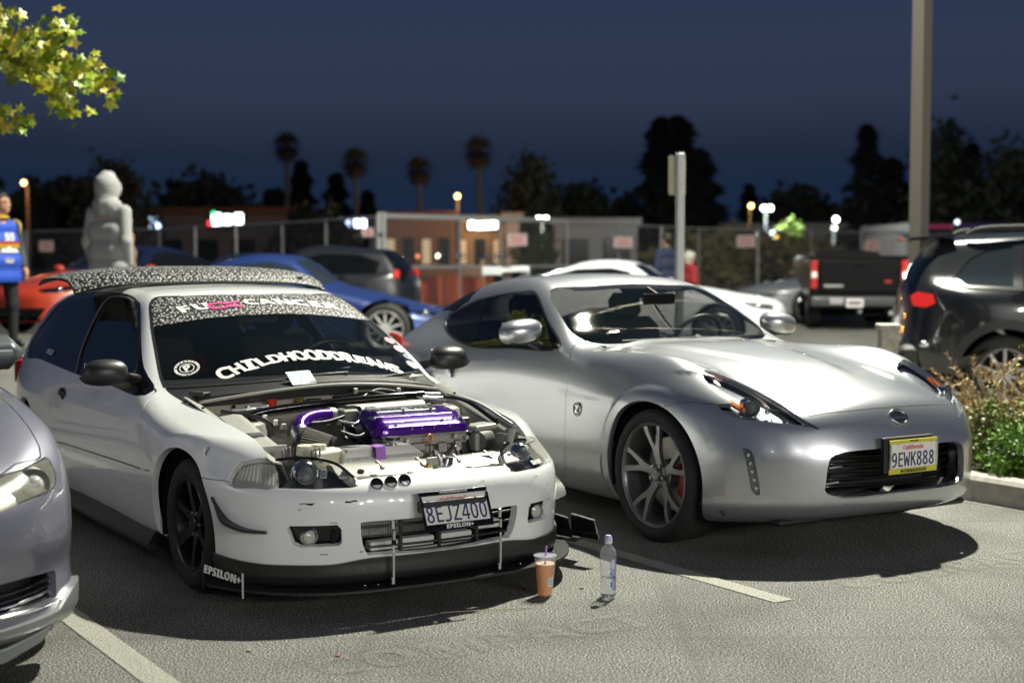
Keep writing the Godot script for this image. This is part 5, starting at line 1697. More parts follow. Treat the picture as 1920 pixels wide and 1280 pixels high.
	# lamp arm on the left
	var arm := part(ro, "lamp_arm", MB.new().tube([X(-.42, .56, .60), X(-.47, .60, .585), X(-.50, .655, .56)], [.024, .026, .03], 10, true, .5), w)
	part(arm, "arm_foot", MB.new().box(X(-.41, .545, .61), Vector3(.09, .03, .06), .01), w)
	part(ro, "horn_bracket", MB.new().box(X(-.41, .595, .42), Vector3(.05, .09, .06), .012), M.baywhite)
	part(ro, "horn", MB.new().cyl(X(-.47, .60, .40), X(-.40, .60, .44), .05, .045, 18), M.greyplastic)
	part(ro, "horn_cover", MB.new().box(X(-.45, .655, .38), Vector3(.15, .03, .10), .012, Basis(Vector3.UP, .3)), w)
# ---------------------------------------------------------------- the lot and what stands around it
func flat_poly(pts: PackedVector2Array, y: float) -> MB:
	var o := MB.new()
	var tr := Geometry2D.triangulate_polygon(pts)
	for i in range(0, tr.size(), 3):
		var q := []
		for k in 3: q.append(Vector3(pts[tr[i + k]].x, y, pts[tr[i + k]].y))
		o.tri(q[0], q[1], q[2], Vector3.UP)
	return o

func strip(a: Vector2, b: Vector2, w: float, y := .004) -> MB:
	# a painted line from a to b, given as (x, distance)
	var d := (b - a).normalized()
	var n := Vector2(-d.y, d.x) * w * .5
	var o := MB.new()
	var k := 24
	var rows := [[], []]
	for i in k + 1:
		var p := a.lerp(b, float(i) / k)
		rows[0].append(Vector3(p.x + n.x, y + gh(p.x, p.y), -(p.y + n.y)))
		rows[1].append(Vector3(p.x - n.x, y + gh(p.x, p.y), -(p.y - n.y)))
	o.sheet(rows)
	for i in o.n.size(): o.n[i] = Vector3.UP
	return o

func setting() -> void:
	var xs := []
	var ds := []
	for k in 61: xs.append(signf(k - 30.0) * (pow(absf(k - 30.0) / 30.0, 3.2) * 700.0 + absf(k - 30.0) * .35))
	for k in 70: ds.append(-60.0 + k * 1.0 if k < 56 else 0.0)
	ds = [-200.0, -60.0, -30.0, -10.0, -4.0]
	for k in 60: ds.append(k * .5)
	for q in [32, 36, 42, 50, 60, 80, 110, 160, 260, 450, 900]: ds.append(float(q))
	var rows := []
	for d in ds:
		var row := []
		for x in xs: row.append(Vector3(x, gh(x, d), -d))
		rows.append(row)
	structure("ground", MB.new().sheet(rows), M.asphalt)
	var ax := Vector2(.545, -.838)
	var R := Vector2(1.122, 5.793)
	structure("painted_stripe", strip(R, R - ax * 5.2, .10), M.paint)
	structure("painted_stripe", strip(Vector2(-1.176, 4.675) + ax * .9, Vector2(-1.176, 4.675) - ax * 5.6, .105), M.paint)
	structure("painted_stripe", strip(R + Vector2(.838, .545) * 2.62, R + Vector2(.838, .545) * 2.62 - ax * 5.2, .10), M.paint)
	for e in [[Vector2(-.08, 5.17), .80], [Vector2(2.02, 6.44), .80]]:
		var t := lettering("COMPACT", .20, 0.0, .5, 0.0, "Droid Sans", 1.05)
		var o := structure("painted_word", t, M.faded)
		o.transform = Transform3D(Basis(Vector3(.86, 0, -.51), Vector3(-.51, 0, -.86), Vector3.UP), Vector3(e[0].x, .0035, -e[0].y))
	# planter with kerb stones
	var kp := [Vector2(3.9, 6.30), Vector2(3.22, 7.36), Vector2(2.68, 8.20), Vector2(2.14, 9.04), Vector2(2.05, 9.55), Vector2(2.35, 9.95), Vector2(3.3, 10.4), Vector2(5.0, 10.9), Vector2(8.0, 11.3)]
	var k3 := []
	for q in kp: k3.append(Vector3(q.x, 0, -q.y))
	k3 = curve(k3, 4)
	var inner := []
	for i in k3.size():
		var d: Vector3 = (k3[mini(i + 1, k3.size() - 1)] - k3[maxi(i - 1, 0)]).normalized()
		inner.append(k3[i] + Vector3(-d.z, 0, d.x) * .16)
	var kb := tag(Node3D.new(), "", "", "", "structure")
	kb.name = "kerb"
	add_child(kb, true)
	for i in range(0, k3.size() - 2, 2):
		var o := MB.new()
		var rr := [[], [], [], [], []]
		for j in 3:
			var a: Vector3 = k3[i + j]
			var b: Vector3 = inner[i + j]
			if j == 0: a += (k3[i + 1] - k3[i]) * .012; b += (inner[i + 1] - inner[i]) * .012
			var prof := [a, a + Vector3(0, .125, 0) + (b - a) * .06, a + Vector3(0, .148, 0) + (b - a) * .2, b + Vector3(0, .15, 0), b + Vector3(0, -.02, 0)]
			for r in 5: rr[r].append(prof[r])
		for r in 4: o.sheet([rr[r], rr[r + 1]])
		part(kb, "kerb_stone", o, M.concrete)
	var soil := PackedVector2Array()
	for q in inner: soil.append(Vector2(q.x, q.z))
	soil.append_array(p2([12, -11.2, 12, -5.6, 4.4, -5.9]))
	structure("planter_soil", flat_poly(soil, .115), M.soil)
	planting()
	post_and_signs()
	fences()
	backdrop()

func blades(n: int, h: float, spread: float, w: float, seed_: int, lean := .6, base := .12) -> MB:
	var r := RandomNumberGenerator.new()
	r.seed = seed_
	var o := MB.new()
	for i in n:
		var an := r.randf() * TAU
		var b := Vector3(cos(an), 0, sin(an)) * r.randf() * base
		var hh := h * r.randf_range(.55, 1.0)
		var out := Vector3(cos(an), 0, sin(an)) * spread * r.randf_range(.2, 1.0)
		var side := Vector3(-sin(an), 0, cos(an)) * w
		var p0 := b
		var p1 := b + out * .3 + Vector3(0, hh * .6, 0)
		var p2_ := b + out * .75 + Vector3(0, hh * .95, 0)
		var p3 := b + out * (1.0 + lean * .4) + Vector3(0, hh * (1.0 - lean * .15), 0)
		o.quad(p0 - side, p0 + side, p1 + side * .8, p1 - side * .8)
		o.quad(p1 - side * .8, p1 + side * .8, p2_ + side * .5, p2_ - side * .5)
		o.tri(p2_ - side * .5, p2_ + side * .5, p3)
	return o

func leafy(n: int, size: Vector3, leaf: float, seed_: int) -> MB:
	# a bushy crown of small leaves in clumps
	var r := RandomNumberGenerator.new()
	r.seed = seed_
	var o := MB.new()
	var clumps := []
	for i in maxi(5, n / 28):
		var q := Vector3(r.randfn() * .5, r.randf(), r.randfn() * .5)
		var f := sqrt(maxf(.05, 1.0 - q.y * q.y * .8))
		clumps.append(Vector3(clampf(q.x, -1, 1) * f, q.y, clampf(q.z, -1, 1) * f) * size)
	for i in n:
		var c: Vector3 = clumps[r.randi() % clumps.size()]
		var p := c + Vector3(r.randfn(), r.randfn(), r.randfn()) * size * .13
		p.y = maxf(p.y, .02)
		var d := Vector3(r.randfn(), r.randfn() * .7 + .5, r.randfn()).normalized()
		var s := d.cross(Vector3(r.randfn(), r.randfn(), r.randfn())).normalized() * leaf * .35
		var l := leaf * r.randf_range(.6, 1.2)
		o.quad(p, p + d * l * .5 + s, p + d * l, p + d * l * .5 - s)
	return o

func planting() -> void:
	var back := Color(.3, .3, .1)
	var straw := mat(Color(.36, .27, .15), .9, 0.0, {"backlight": Color(.25, .2, .12)})
	var green := mat(Color(.13, .17, .035), .7, 0.0, {"backlight": Color(.2, .25, .06)})
	var lime := mat(Color(.36, .31, .04), .7, 0.0, {"backlight": Color(.25, .22, .05)})
	var fresh := mat(Color(.12, .24, .03), .6, 0.0, {"backlight": Color(.2, .3, .05)})
	var k := 0
	for e in [[2.88, 9.25, .36, .22], [3.10, 9.10, .44, .26], [3.12, 9.55, .46, .26], [3.35, 9.30, .42, .26], [2.76, 9.00, .26, .18]]:
		var lb: String = ["dry tan tuft of plumed grass at the planter's near corner, behind the coupe's headlight", "tallest dry tan grass tuft, in front of the black SUV's wheel", "dry grass tuft at the back of the planter, below the SUV's rear bumper", "dry tan grass tuft beside the yellow shrub", "low dry grass tuft closest to the silver coupe"][k]
		var o := thing("grass_tuft", lb, "plant", Vector3(e[0], .11, -e[1]), k * 1.3, "dry grass tufts in the planter")
		part(o, "blades", blades(150, e[2], e[3], .0045, 40 + k), straw)
		for j in 9:
			var an := TAU * j / 9.0 + k
			var b := Vector3(cos(an), 0, sin(an))
			var h: float = e[2] * rng.randf_range(1.0, 1.35)
			var plume := MB.new().tube([b * .08, b * e[3] * .5 + Vector3(0, h * .7, 0), b * e[3] * .72 + Vector3(0, h, 0)], [.003, .003, .002], 4)
			var top: Vector3 = b * e[3] * .62 + Vector3(0, h * .86, 0)
			for q in 26:
				var f := q / 26.0
				var c: Vector3 = top + (b * .10 + Vector3(0, h * .16, 0)) * (f * 1.5 - .2)
				plume.tri(c, c + Vector3(rng.randfn(), rng.randfn() * .4 + .9, rng.randfn()) * .018, c + Vector3(rng.randfn(), rng.randfn(), rng.randfn()) * .012)
			part(o, "plume", plume, straw)
		k += 1
	k = 0
	for e in [[3.48, 9.15, .30, .62, 0], [3.80, 9.5, .36, .72, 0], [3.42, 8.75, .28, .50, 1], [3.62, 8.85, .30, .66, 0], [3.12, 8.42, .24, .34, 2], [2.94, 8.32, .17, .24, 2], [3.30, 8.25, .25, .42, 1], [2.98, 8.72, .22, .40, 1]]:
		var lb: String = ["yellow-green leafy shrub directly behind the dry grass", "tall yellow-leaved shrub at the picture's edge, in front of the SUV door", "green shrub in the middle of the planter", "yellow-topped shrub nearest the picture's edge", "bright green low plant with small white flowers, above the kerb", "smallest bright green plant at the kerb", "feathery green plant behind the kerb at the picture's edge", "green plant between the coupe's headlight and the white flowers"][k]
		var o := thing("shrub", lb, "shrub", Vector3(e[0], .11, -e[1]), k * .7, "shrubs in the planter")
		part(o, "foliage", leafy(1500, Vector3(e[2], e[3], e[2]), .034, 60 + k), [lime, green, fresh][e[4]])
		var st := MB.new()
		for j in 7:
			var an := TAU * j / 7.0
			st.tube([Vector3.ZERO, Vector3(cos(an) * e[2] * .3, e[3] * .5, sin(an) * e[2] * .3), Vector3(cos(an) * e[2] * .5, e[3] * .9, sin(an) * e[2] * .5)], .006, 5)
		part(o, "stems", st, M.bark)
		if e[4] == 2 or k == 7:
			for j in 16:
				part(o, "flower", MB.new().ball(Vector3(rng.randfn() * e[2] * .45, e[3] * rng.randf_range(.55, 1.0), rng.randfn() * e[2] * .45), Vector3(.011, .008, .011), 8), M.plate_white)
		k += 1

func post_and_signs() -> void:
	var o := thing("sign_post", "square white sign post with blank sign back, behind the coupe's roof", "sign", Vector3(1.53, gh(1.53, 13.0), -13.0), .30)
	part(o, "post", MB.new().box(Vector3(0, 1.15, 0), Vector3(.066, 2.30, .066), .006), mat(Color(.62, .64, .66), .45))
	var sg := part(o, "sign_panel", MB.new().prism(rounded(.088, .18, .025), .004, Transform3D(Basis(Vector3.UP, .10), Vector3(-.015, 2.10, -.040))), mat(Color(.42, .39, .28), .5))
	for y in [2.02, 2.20]: part(sg, "bolt", MB.new().cyl(Vector3(0, y, .028), Vector3(0, y, .040), .010, .010, 8), M.steel)
	o = thing("bollard", "short square concrete bollard beside the black SUV's rear bumper", "bollard", Vector3(3.02, 0, -11.4))
	part(o, "shaft", MB.new().box(Vector3(0, .42, 0), Vector3(.14, .84, .14), .012), M.concrete)
	part(o, "cap", MB.new().box(Vector3(0, .86, 0), Vector3(.17, .05, .17), .012), M.concrete)

func rounded(hw: float, hh: float, r: float) -> PackedVector2Array:
	var o := PackedVector2Array()
	for c in 4:
		for k in 5:
			var an := PI / 2 * (c + k / 4.0)
			var s := Vector2([1, -1, -1, 1][c] * (hw - r), [1, 1, -1, -1][c] * (hh - r))
			o.append(s + Vector2(cos(an), sin(an)) * r)
	return o

func chain(a: Vector3, b: Vector3, h: float, parent: Node) -> void:
	# a run of chain-link: posts, rails and a woven sheet of wire
	var n := maxi(1, roundi(a.distance_to(b) / 3.0))
	for k in n + 1:
		var p := a.lerp(b, float(k) / n)
		part(parent, "post", MB.new().tube([p, p + Vector3(0, h, 0)], .036, 8), M.steel)
	part(parent, "top_rail", MB.new().tube([a + Vector3(0, h - .03, 0), b + Vector3(0, h - .03, 0)], .026, 6), M.steel)
	var d := (b - a)
	var l := d.length()
	d /= l
	var o := MB.new()
	var s := .14
	var m := int(l / s)
	for k in range(-int(h / s), m):
		for e in [1.0, -1.0]:
			var x0 := k * s; var x1 := x0 + h
			var y0 := 0.0; var y1 := h
			if x0 < 0.0: y0 = -x0; x0 = 0.0
			if x1 > l: y1 = h - (x1 - l); x1 = l
			if x1 - x0 < .02: continue
			var p := a + d * x0 + Vector3(0, y0 if e > 0 else h - y0, 0)
			var q := a + d * x1 + Vector3(0, y1 if e > 0 else h - y1, 0)
			var w := Vector3(0, .0035, 0)
			o.quad(p - w, p + w, q + w, q - w, Vector3(-d.z, 0, d.x))
	var wm := part(parent, "wire_mesh", o, M.steel)
	wm.set_meta("kind", "stuff")

func px(u: float, d: float) -> float:
	return (u - 960.0) / 2667.0 * d

func fences() -> void:
	var pts := [[-60, 52.0], [300, 46.0], [530, 38.0], [612, 35.0], [708, 32.0]]
	var o := thing("chain_link_fence", "chain-link fence with steel posts behind the blue coupe, left of the gate", "fence")
	for i in pts.size() - 1:
		chain(Vector3(px(pts[i][0], pts[i][1]), .20, -pts[i][1]), Vector3(px(pts[i + 1][0], pts[i + 1][1]), .20, -pts[i + 1][1]), 2.15, o)
	o = thing("gate", "wide chain-link gate of steel tube in front of the orange netting", "gate")
	var g := [Vector3(px(711, 32), .2, -32), Vector3(px(862, 33.6), .2, -33.6), Vector3(px(937, 34.6), .2, -34.6), Vector3(px(1063, 37), .2, -37)]
	for q in [g[0], g[0] + Vector3(.11, 0, 0)]: part(o, "gate_post", MB.new().tube([q, q + Vector3(0, 2.22, 0)], .05, 10), M.steel)
	for i in 3:
		part(o, "rail", MB.new().tube([g[i] + Vector3(0, 2.16, 0), g[i + 1] + Vector3(0, 2.16, 0)], .034, 8), M.steel)
		part(o, "rail", MB.new().tube([g[i] + Vector3(0, .98, 0), g[i + 1] + Vector3(0, .98, 0)], .028, 8), M.steel)
		chain(g[i], g[i + 1], 2.14, o)
	part(o, "latch", MB.new().box(g[0] + Vector3(.05, 1.72, .05), Vector3(.14, .10, .06), .02), M.chrome)
	o = thing("chain_link_fence", "chain-link fence running behind the white coupe and the black pickup", "fence")
	pts = [[1063, 37.0], [1160, 40.0], [1310, 45.0], [1520, 50.0], [1700, 55.0], [2000, 60.0]]
	for i in pts.size() - 1:
		chain(Vector3(px(pts[i][0], pts[i][1]), .20, -pts[i][1]), Vector3(px(pts[i + 1][0], pts[i + 1][1]), .20, -pts[i + 1][1]), 2.15, o)
	# notices wired to the fence
	var red := mat(Color(.45, .10, .10), .5)
	var pale := mat(Color(.62, .48, .48), .6)
	for e in [[88, 461, 48.0, 26, 20, "at the far left, beside the person in the blue jersey"], [970, 449, 35.0, 36, 22, "on the gate, right of the white lit shop sign"], [1168, 454, 39.8, 35, 20, "above the white coupe's roof"], [1398, 452, 46.8, 34, 22, "left of the pickup, in front of the dry hedge"], [1634, 461, 52.6, 28, 20, "just left of the lamp post"], [690, 435, 32.3, 22, 16, "left of the gate post"]]:
		var d: float = e[2] - .12
		var w: float = e[3] / 2667.0 * d
		var h: float = e[4] / 2667.0 * d
		var n := thing("fence_notice", "white notice with red lettering %s" % e[5], "sign", Vector3(px(e[0], d), 1.42 + (481.0 - e[1]) / 2667.0 * d, -d), 0.0, "white notices on the fence")
		part(n, "panel", MB.new().box(Vector3.ZERO, Vector3(w, h, .01), .003), pale)
		for k in 3: part(n, "print_line", MB.new().box(Vector3(0, h * (.26 - k * .26), .007), Vector3(w * (.8 - .15 * (k % 2)), h * .13, .003)), red)
	# orange netting on wooden stakes
	var oo := thing("safety_netting", "orange plastic safety netting hung on wooden stakes behind the gate", "netting")
	var net := mat(Color(.40, .065, .018), .7, 0.0, {"backlight": Color(.4, .07, .02)})
	var rows := [[], [], [], [], []]
	for k in 49:
		var u := lerpf(560, 940, k / 48.0)
		var d := 36.0 + .5 * sin(k * .7)
		for r in 5:
			rows[r].append(Vector3(px(u, d) , .22 + r * .19 - .05 * (1.0 - cos(k * TAU / 12.0)) * r / 4.0, -d + .04 * sin(k * 1.9 + r)))
	part(oo, "net", MB.new().sheet(rows), net)
	for u in [600, 757, 905]:
		part(oo, "stake", MB.new().box(Vector3(px(u, 35.7), .75, -35.7), Vector3(.10, 1.2, .05), .005), mat(Color(.40, .29, .17), .8))

func conifer(label: String, x: float, d: float, h: float, r: float, seed_: int, cat := "conifer") -> void:
	var o := thing("conifer_tree", label, "tree", Vector3(x, .2, -d), 0.0, "dark trees beyond the fence")
	part(o, "trunk", MB.new().tube([Vector3.ZERO, Vector3(0, h * .5, 0), Vector3(0, h * .95, 0)], [r * .09, r * .05, .03], 8), M.bark)
	var rr := RandomNumberGenerator.new()
	rr.seed = seed_
	var m := MB.new()
	for i in 2600:
		var f := pow(rr.randf(), .8)
		var y := h * (.08 + .92 * f)
		var wid := r * pow(1.0 - f, .75) * (.75 + .35 * sin(f * 34.0 + seed_)) + .15
		var an := rr.randf() * TAU
		var q := wid * sqrt(rr.randf())
		var p := Vector3(cos(an) * q, y - q * .25, sin(an) * q)
		var s := r * .20 * rr.randf_range(.6, 1.3)
		var dir := Vector3(cos(an), -.25, sin(an)) * s
		var side := Vector3(-sin(an), rr.randfn() * .3, cos(an)) * s * .4
		m.quad(p - dir * .4, p + side, p + dir, p - side)
	part(o, "crown", m, M.pine)

func broadleaf(label: String, x: float, d: float, h: float, r: float, seed_: int, m2: Material = null, n := 1300) -> void:
	var o := thing("broadleaf_tree", label, "tree", Vector3(x, .2, -d), 0.0, "dark trees beyond the fence")
	part(o, "trunk", MB.new().tube([Vector3.ZERO, Vector3(.1, h * .35, 0), Vector3(0, h * .7, .1)], [r * .09, r * .06, .05], 8), M.bark)
	var c := leafy(n * 2, Vector3(r, h * .8, r), r * .24, seed_)
	for i in c.v.size(): c.v[i].y += h * .18
	part(o, "crown", c, m2 if m2 else M.leafnight)

func palm(label: String, u: float, top: float, half: float, d: float, seed_: int) -> void:
	var x := px(u, d)
	var h := 1.42 + (481.0 - top) / 2667.0 * d
	var r := half / 2667.0 * d * 1.35
	var o := thing("palm_tree", label, "palm tree", Vector3(x, .2, -d), 0.0, "fan palms beyond the fence")
	var rr := RandomNumberGenerator.new()
	rr.seed = seed_
	var b := rr.randf_range(-.25, .25)
	h -= .2
	part(o, "trunk", MB.new().tube(curve([Vector3(b, 0, 0), Vector3(b * .4, h * .5, 0), Vector3(0, h - r, 0)], 4), [.24, .21, .19, .18, .17, .16, .15, .15, .15], 8), mat(Color(.06, .05, .045), .9))
	var c := Vector3(0, h - r * .72, 0)
	for k in 46:
		var an := TAU * k / 46.0 * 7.0
		var up := lerpf(1.35, -1.25, k / 45.0)
		var dir := Vector3(cos(an) * cos(up), sin(up), sin(an) * cos(up))
		var side := dir.cross(Vector3.UP).normalized()
		var m := MB.new()
		var base := c + dir * r * .35
		m.tube([c, base], .02, 4)
		for q in 15:
			var a2 := lerpf(-1.3, 1.3, q / 14.0)
			var tip := base + (dir * cos(a2) + side * sin(a2)) * r * rr.randf_range(.55, .72) + Vector3(0, -.12 * r, 0)
			var w := dir.cross(side) * .0 + side * .09 * cos(a2) + dir * .09 * sin(a2)
			m.tri(base - w, base + w, tip)
		part(o, "frond", m, M.palmleaf if up > -.35 else M.palmdead)

func house(called: String, label: String, u0: float, u1: float, top: float, d: float, deep: float, c: Color, roof: Color, windows := 0, lit := false) -> Node3D:
	var x0 := px(u0, d)
	var x1 := px(u1, d)
	var h := 1.42 + (481.0 - top) / 2667.0 * d - .2
	var o := thing(called, label, "building", Vector3((x0 + x1) / 2, .2, -d - deep / 2))
	var w := x1 - x0
	part(o, "wall", MB.new().box(Vector3(0, (h - .5) / 2, 0), Vector3(w, h - .5, deep)), mat(c, .8))
	part(o, "roof", MB.new().box(Vector3(0, h - .25, 0), Vector3(w + .5, .5, deep + .5), .05), mat(roof, .8))
	for k in windows:
		var wx := lerpf(-w / 2, w / 2, (k + .5) / windows)
		var ww := w / windows * .62
		var fr := part(o, "window", MB.new().box(Vector3(wx, 1.55, deep / 2 + .03), Vector3(ww, 1.7, .08)), M.dark)
		part(fr, "pane", MB.new().box(Vector3(wx, 1.55, deep / 2 + .075), Vector3(ww - .16, 1.54, .02)), glow(Color(1, .72, .42), .35) if lit and k % 2 == 0 else M.gloss)
	return o

func lit_sign(label: String, u: float, v: float, d: float, w: float, h: float, c: Color, e: float, bits := []) -> void:
	var y := 1.42 + (481.0 - v) / 2667.0 * d
	var o := thing("lit_sign", label, "sign", Vector3(px(u, d), y, -d), 0.0, "lit shop signs")
	var ww := w / 2667.0 * d
	var hh := h / 2667.0 * d
	part(o, "sign_box", MB.new().box(Vector3(0, 0, -.12), Vector3(ww + .2, hh + .15, .2), .03), M.dark)
	var r := RandomNumberGenerator.new()
	r.seed = int(u)
	var n := maxi(2, roundi(ww / hh / .8))
	for k in n:
		var f := (k + .5) / n - .5
		part(o, "sign_letter", MB.new().box(Vector3(f * ww, r.randf_range(-.05, .05) * hh, .02), Vector3(ww / n * r.randf_range(.72, .95), hh * r.randf_range(.75, 1.0), .06), .03), glow(c, e))
	for q in bits:
		part(o, "sign_mark", MB.new().box(Vector3(q[0] * ww, q[1] * hh, .03), Vector3(hh * q[2], hh * q[2], .06), .03), glow(q[3], q[4]))

func street_lamp(label: String, u: float, v: float, d: float, c: Color, e: float, size: float, light := 0.0, heads := 1) -> void:
	var y := 1.42 + (481.0 - v) / 2667.0 * d - .2
	var o := thing("street_lamp", label, "street lamp", Vector3(px(u, d), .2, -d), 0.0, "distant street lamps")
	part(o, "pole", MB.new().tube([Vector3(0, 0, -.5), Vector3(0, y - .1, -.5)], [.09, .06], 8), M.darkpole)
	for k in heads:
		var x := (k - (heads - 1) / 2.0) * size * 2.6
		part(o, "arm", MB.new().tube([Vector3(0, y - .1, -.5), Vector3(x, y + size * .9, .0)], .04, 6), M.darkpole)
		part(o, "bulb", MB.new().ball(Vector3(x, y, 0), Vector3.ONE * size, 12), glow(c, e))
	if light > 0.0:
		var l := OmniLight3D.new()
		l.name = "lamp_light"
		o.add_child(l, true)
		l.position = Vector3(0, y - size * 1.5, .9)
		l.light_energy = light * .22; l.light_color = c; l.light_size = .2; l.omni_range = 120.0; l.omni_attenuation = 2.0; l.shadow_enabled = true

func backdrop() -> void:
	# buildings across the street
	structure("street", MB.new().sheet([[Vector3(-120, .206, -62), Vector3(120, .206, -62)], [Vector3(-120, .206, -80), Vector3(120, .206, -80)]]), mat(Color(.05, .05, .05), .8))
	house("shop_building", "long low brown shop building far behind the person in the hoodie", 150, 560, 388, 96, 14, Color(.16, .12, .10), Color(.13, .045, .025), 6)
	house("shop_building", "pale grey shop wall left of the gate, with two blue-white lit signs", 560, 708, 404, 90, 12, Color(.26, .25, .25), Color(.2, .19, .19), 2)
	house("shop_building", "orange-brown building behind the gate with warm lit windows", 716, 850, 396, 88, 12, Color(.26, .085, .035), Color(.20, .06, .03), 4, true)
	house("shop_building", "tan low shop building with the white lit sign, right of the palms", 850, 950, 404, 92, 10, Color(.24, .18, .13), Color(.22, .2, .18), 3, true)
	house("tower_sign", "square tan pylon beside the white lit sign", 948, 974, 398, 89, 1.5, Color(.30, .2, .14), Color(.3, .2, .14))
	house("warehouse", "grey gabled warehouse above the white coupe's roof", 1040, 1195, 408, 94, 14, Color(.16, .15, .15), Color(.17, .16, .16), 2)
	house("shop_building", "dim long building behind the black pickup", 1350, 1640, 418, 110, 12, Color(.10, .10, .10), Color(.13, .13, .14), 5)
	house("shop_building", "dark building with a faint magenta lit strip, behind the lamp post", 1720, 2050, 416, 80, 12, Color(.06, .055, .065), Color(.05, .05, .06), 3)
	var mg := thing("lit_sign", "faint magenta neon strip on the dark building behind the SUV", "sign", Vector3(px(1768, 79), 1.42 + (481 - 424) / 2667.0 * 79, -79.7), 0.0, "lit shop signs")
	part(mg, "neon_tube", MB.new().box(Vector3.ZERO, Vector3(1.6, .16, .1), .03), glow(Color(.5, .03, .14), .35))
	part(mg, "neon_tube", MB.new().box(Vector3(2.4, .05, 0), Vector3(2.6, .10, .1), .03), glow(Color(.16, .05, .35), .15))
	lit_sign("small blue-white lit sign right of the person in the hoodie", 292, 418, 94, 20, 26, Color(.55, .75, 1.0), 5.0)
	lit_sign("wide white lit sign with red and green ends on the brown building", 428, 411, 94, 62, 24, Color(.9, 1, 1), 6.0, [[-.52, -.3, .4, Color(1, .03, .05), 3.0], [-.42, .45, .3, Color(.02, .9, .3), 3.0]])
	lit_sign("small round blue-white lit sign left of the gate post", 648, 415, 88, 20, 18, Color(.5, .6, 1.0), 4.0)
	lit_sign("oblong blue-white lit sign next to the gate post", 676, 419, 88, 26, 16, Color(.75, .85, 1.0), 6.0)
	lit_sign("long white lit sign with a cyan edge above the gate", 905, 422, 90, 56, 18, Color(.8, 1, .98), 7.0)
	lit_sign("white and teal lit sign in front of the bright green tree", 1428, 440, 86, 50, 18, Color(.75, .95, 1.0), 5.0, [[.58, -.1, .6, Color(1, .6, .05), 2.5]])
	street_lamp("single warm street lamp at the far left, above the person in the jersey", 48, 343, 70, Color(1, .62, .28), 8.0, .12, 60.0)
	street_lamp("single yellow street lamp between the two right-hand palms", 858, 368, 90, Color(1, .72, .30), 8.0, .15, 90.0)
	street_lamp("double white lamp post standing behind the gate's right end", 1017, 410, 84, Color(1, .97, .9), 9.0, .16, 120.0, 2)
	street_lamp("yellow street lamp left of the double white lamps by the green tree", 1407, 386, 95, Color(1, .75, .25), 8.0, .15, 60.0)
	street_lamp("double white lamp post beside the bright green tree", 1437, 390, 88, Color(.95, 1, 1), 9.0, .16, 260.0, 2)
	street_lamp("tall single white lamp above the pickup", 1566, 411, 82, Color(.9, 1, .98), 9.0, .16, 120.0)
	street_lamp("lower white lamp under the tall one above the pickup", 1563, 427, 86, Color(1, .97, .8), 8.0, .14, 40.0)
	street_lamp("small white lamp right of the lamp post, above the SUV", 1793, 416, 70, Color(.8, .9, 1), 3.0, .11)
	for e in [[783, 480, Color(1, .25, .12), 3.0, "reddish"], [821, 479, Color(1, .93, .75), 8.0, "white"], [862, 480, Color(1, .96, .85), 9.0, "white"], [937, 480, Color(1, .95, .85), 8.0, "white"], [1010, 482, Color(1, .8, .65), 4.0, "pinkish"], [1394, 455, Color(1, .95, .85), 3.0, "dim white"]]:
		var where: String = {783: "below the orange-brown building", 821: "right of the reddish one", 862: "on the gate's middle post", 937: "on the gate's right part", 1010: "near the double lamp post", 1394: "under the teal sign"}[e[0]]
		var o := thing("headlamp", "%s car headlamp glowing across the street %s" % [e[4], where], "lamp", Vector3(px(e[0], 78), 1.42 + (481.0 - e[1]) / 2667.0 * 78, -78), 0.0, "car lamps across the street")
		part(o, "lamp_lens", MB.new().ball(Vector3.ZERO, Vector3(.09, .09, .05), 12), glow(e[2], e[3]))
		part(o, "lamp_housing", MB.new().box(Vector3(0, 0, -.14), Vector3(.5, .3, .2), .05), M.dark)
	# trees
	var far := MB.new()
	var fr := RandomNumberGenerator.new()
	fr.seed = 77
	for i in 9000:
		var x := fr.randf_range(-75, 75)
		var top := 4.2 + 1.6 * sin(x * .21) + 1.2 * sin(x * .53 + 1.0) + .8 * sin(x * 1.3)
		var y := top * pow(fr.randf(), .6)
		var p := Vector3(x, y + .2, -138.0 + fr.randfn() * 2.0)
		var s := Vector3(fr.randfn(), fr.randfn(), fr.randfn() * .4).normalized() * .75
		var w := s.cross(Vector3(0, 0, 1)).normalized() * .45
		far.quad(p - s, p + w, p + s, p - w)
	tag(part(self, "treeline", far, M.pine), "distant dark line of trees along the horizon", "trees", "", "stuff")
	palm("fan palm with a square crown, leftmost of the four palms", 540, 249, 26, 100, 1)
	palm("fan palm leaning right, second of the four, in front of dark conifers", 668, 277, 27, 96, 2)
	palm("shortest fan palm, left of the yellow street lamp", 787, 294, 25, 98, 3)
	palm("tallest full-crowned fan palm, right of the yellow street lamp", 898, 255, 29, 97, 4)
	conifer("dark conifer just right of the leftmost palm", px(566, 118), 118, 9.2, 2.4, 5)
	conifer("dark conifer left of the second palm", px(632, 122), 122, 8.4, 2.6, 6)
	conifer("dark conifer right behind the second palm", px(690, 124), 124, 7.0, 2.0, 7)
	broadleaf("rounded dark tree left of the hooded person's shoulder", px(215, 80), 80, 5.8, 2.0, 8)
	broadleaf("wide dark tree behind the left lit signs", px(390, 112), 112, 6.4, 4.2, 9)
	broadleaf("wide dark tree at the far left behind the jersey", px(110, 100), 100, 5.4, 4.5, 10)
	broadleaf("low dark tree in front of the pale shop wall", px(590, 84), 84, 3.6, 2.4, 11)
	broadleaf("rounded dark green tree right of the tallest palm", px(992, 100), 100, 7.2, 2.2, 12)
	broadleaf("dark bushy tree between the round tree and the tall conifers", px(1100, 116), 116, 6.2, 3.6, 13)
	conifer("tallest dark conifer behind the sign post", px(1268, 112), 112, 12.2, 4.6, 14)
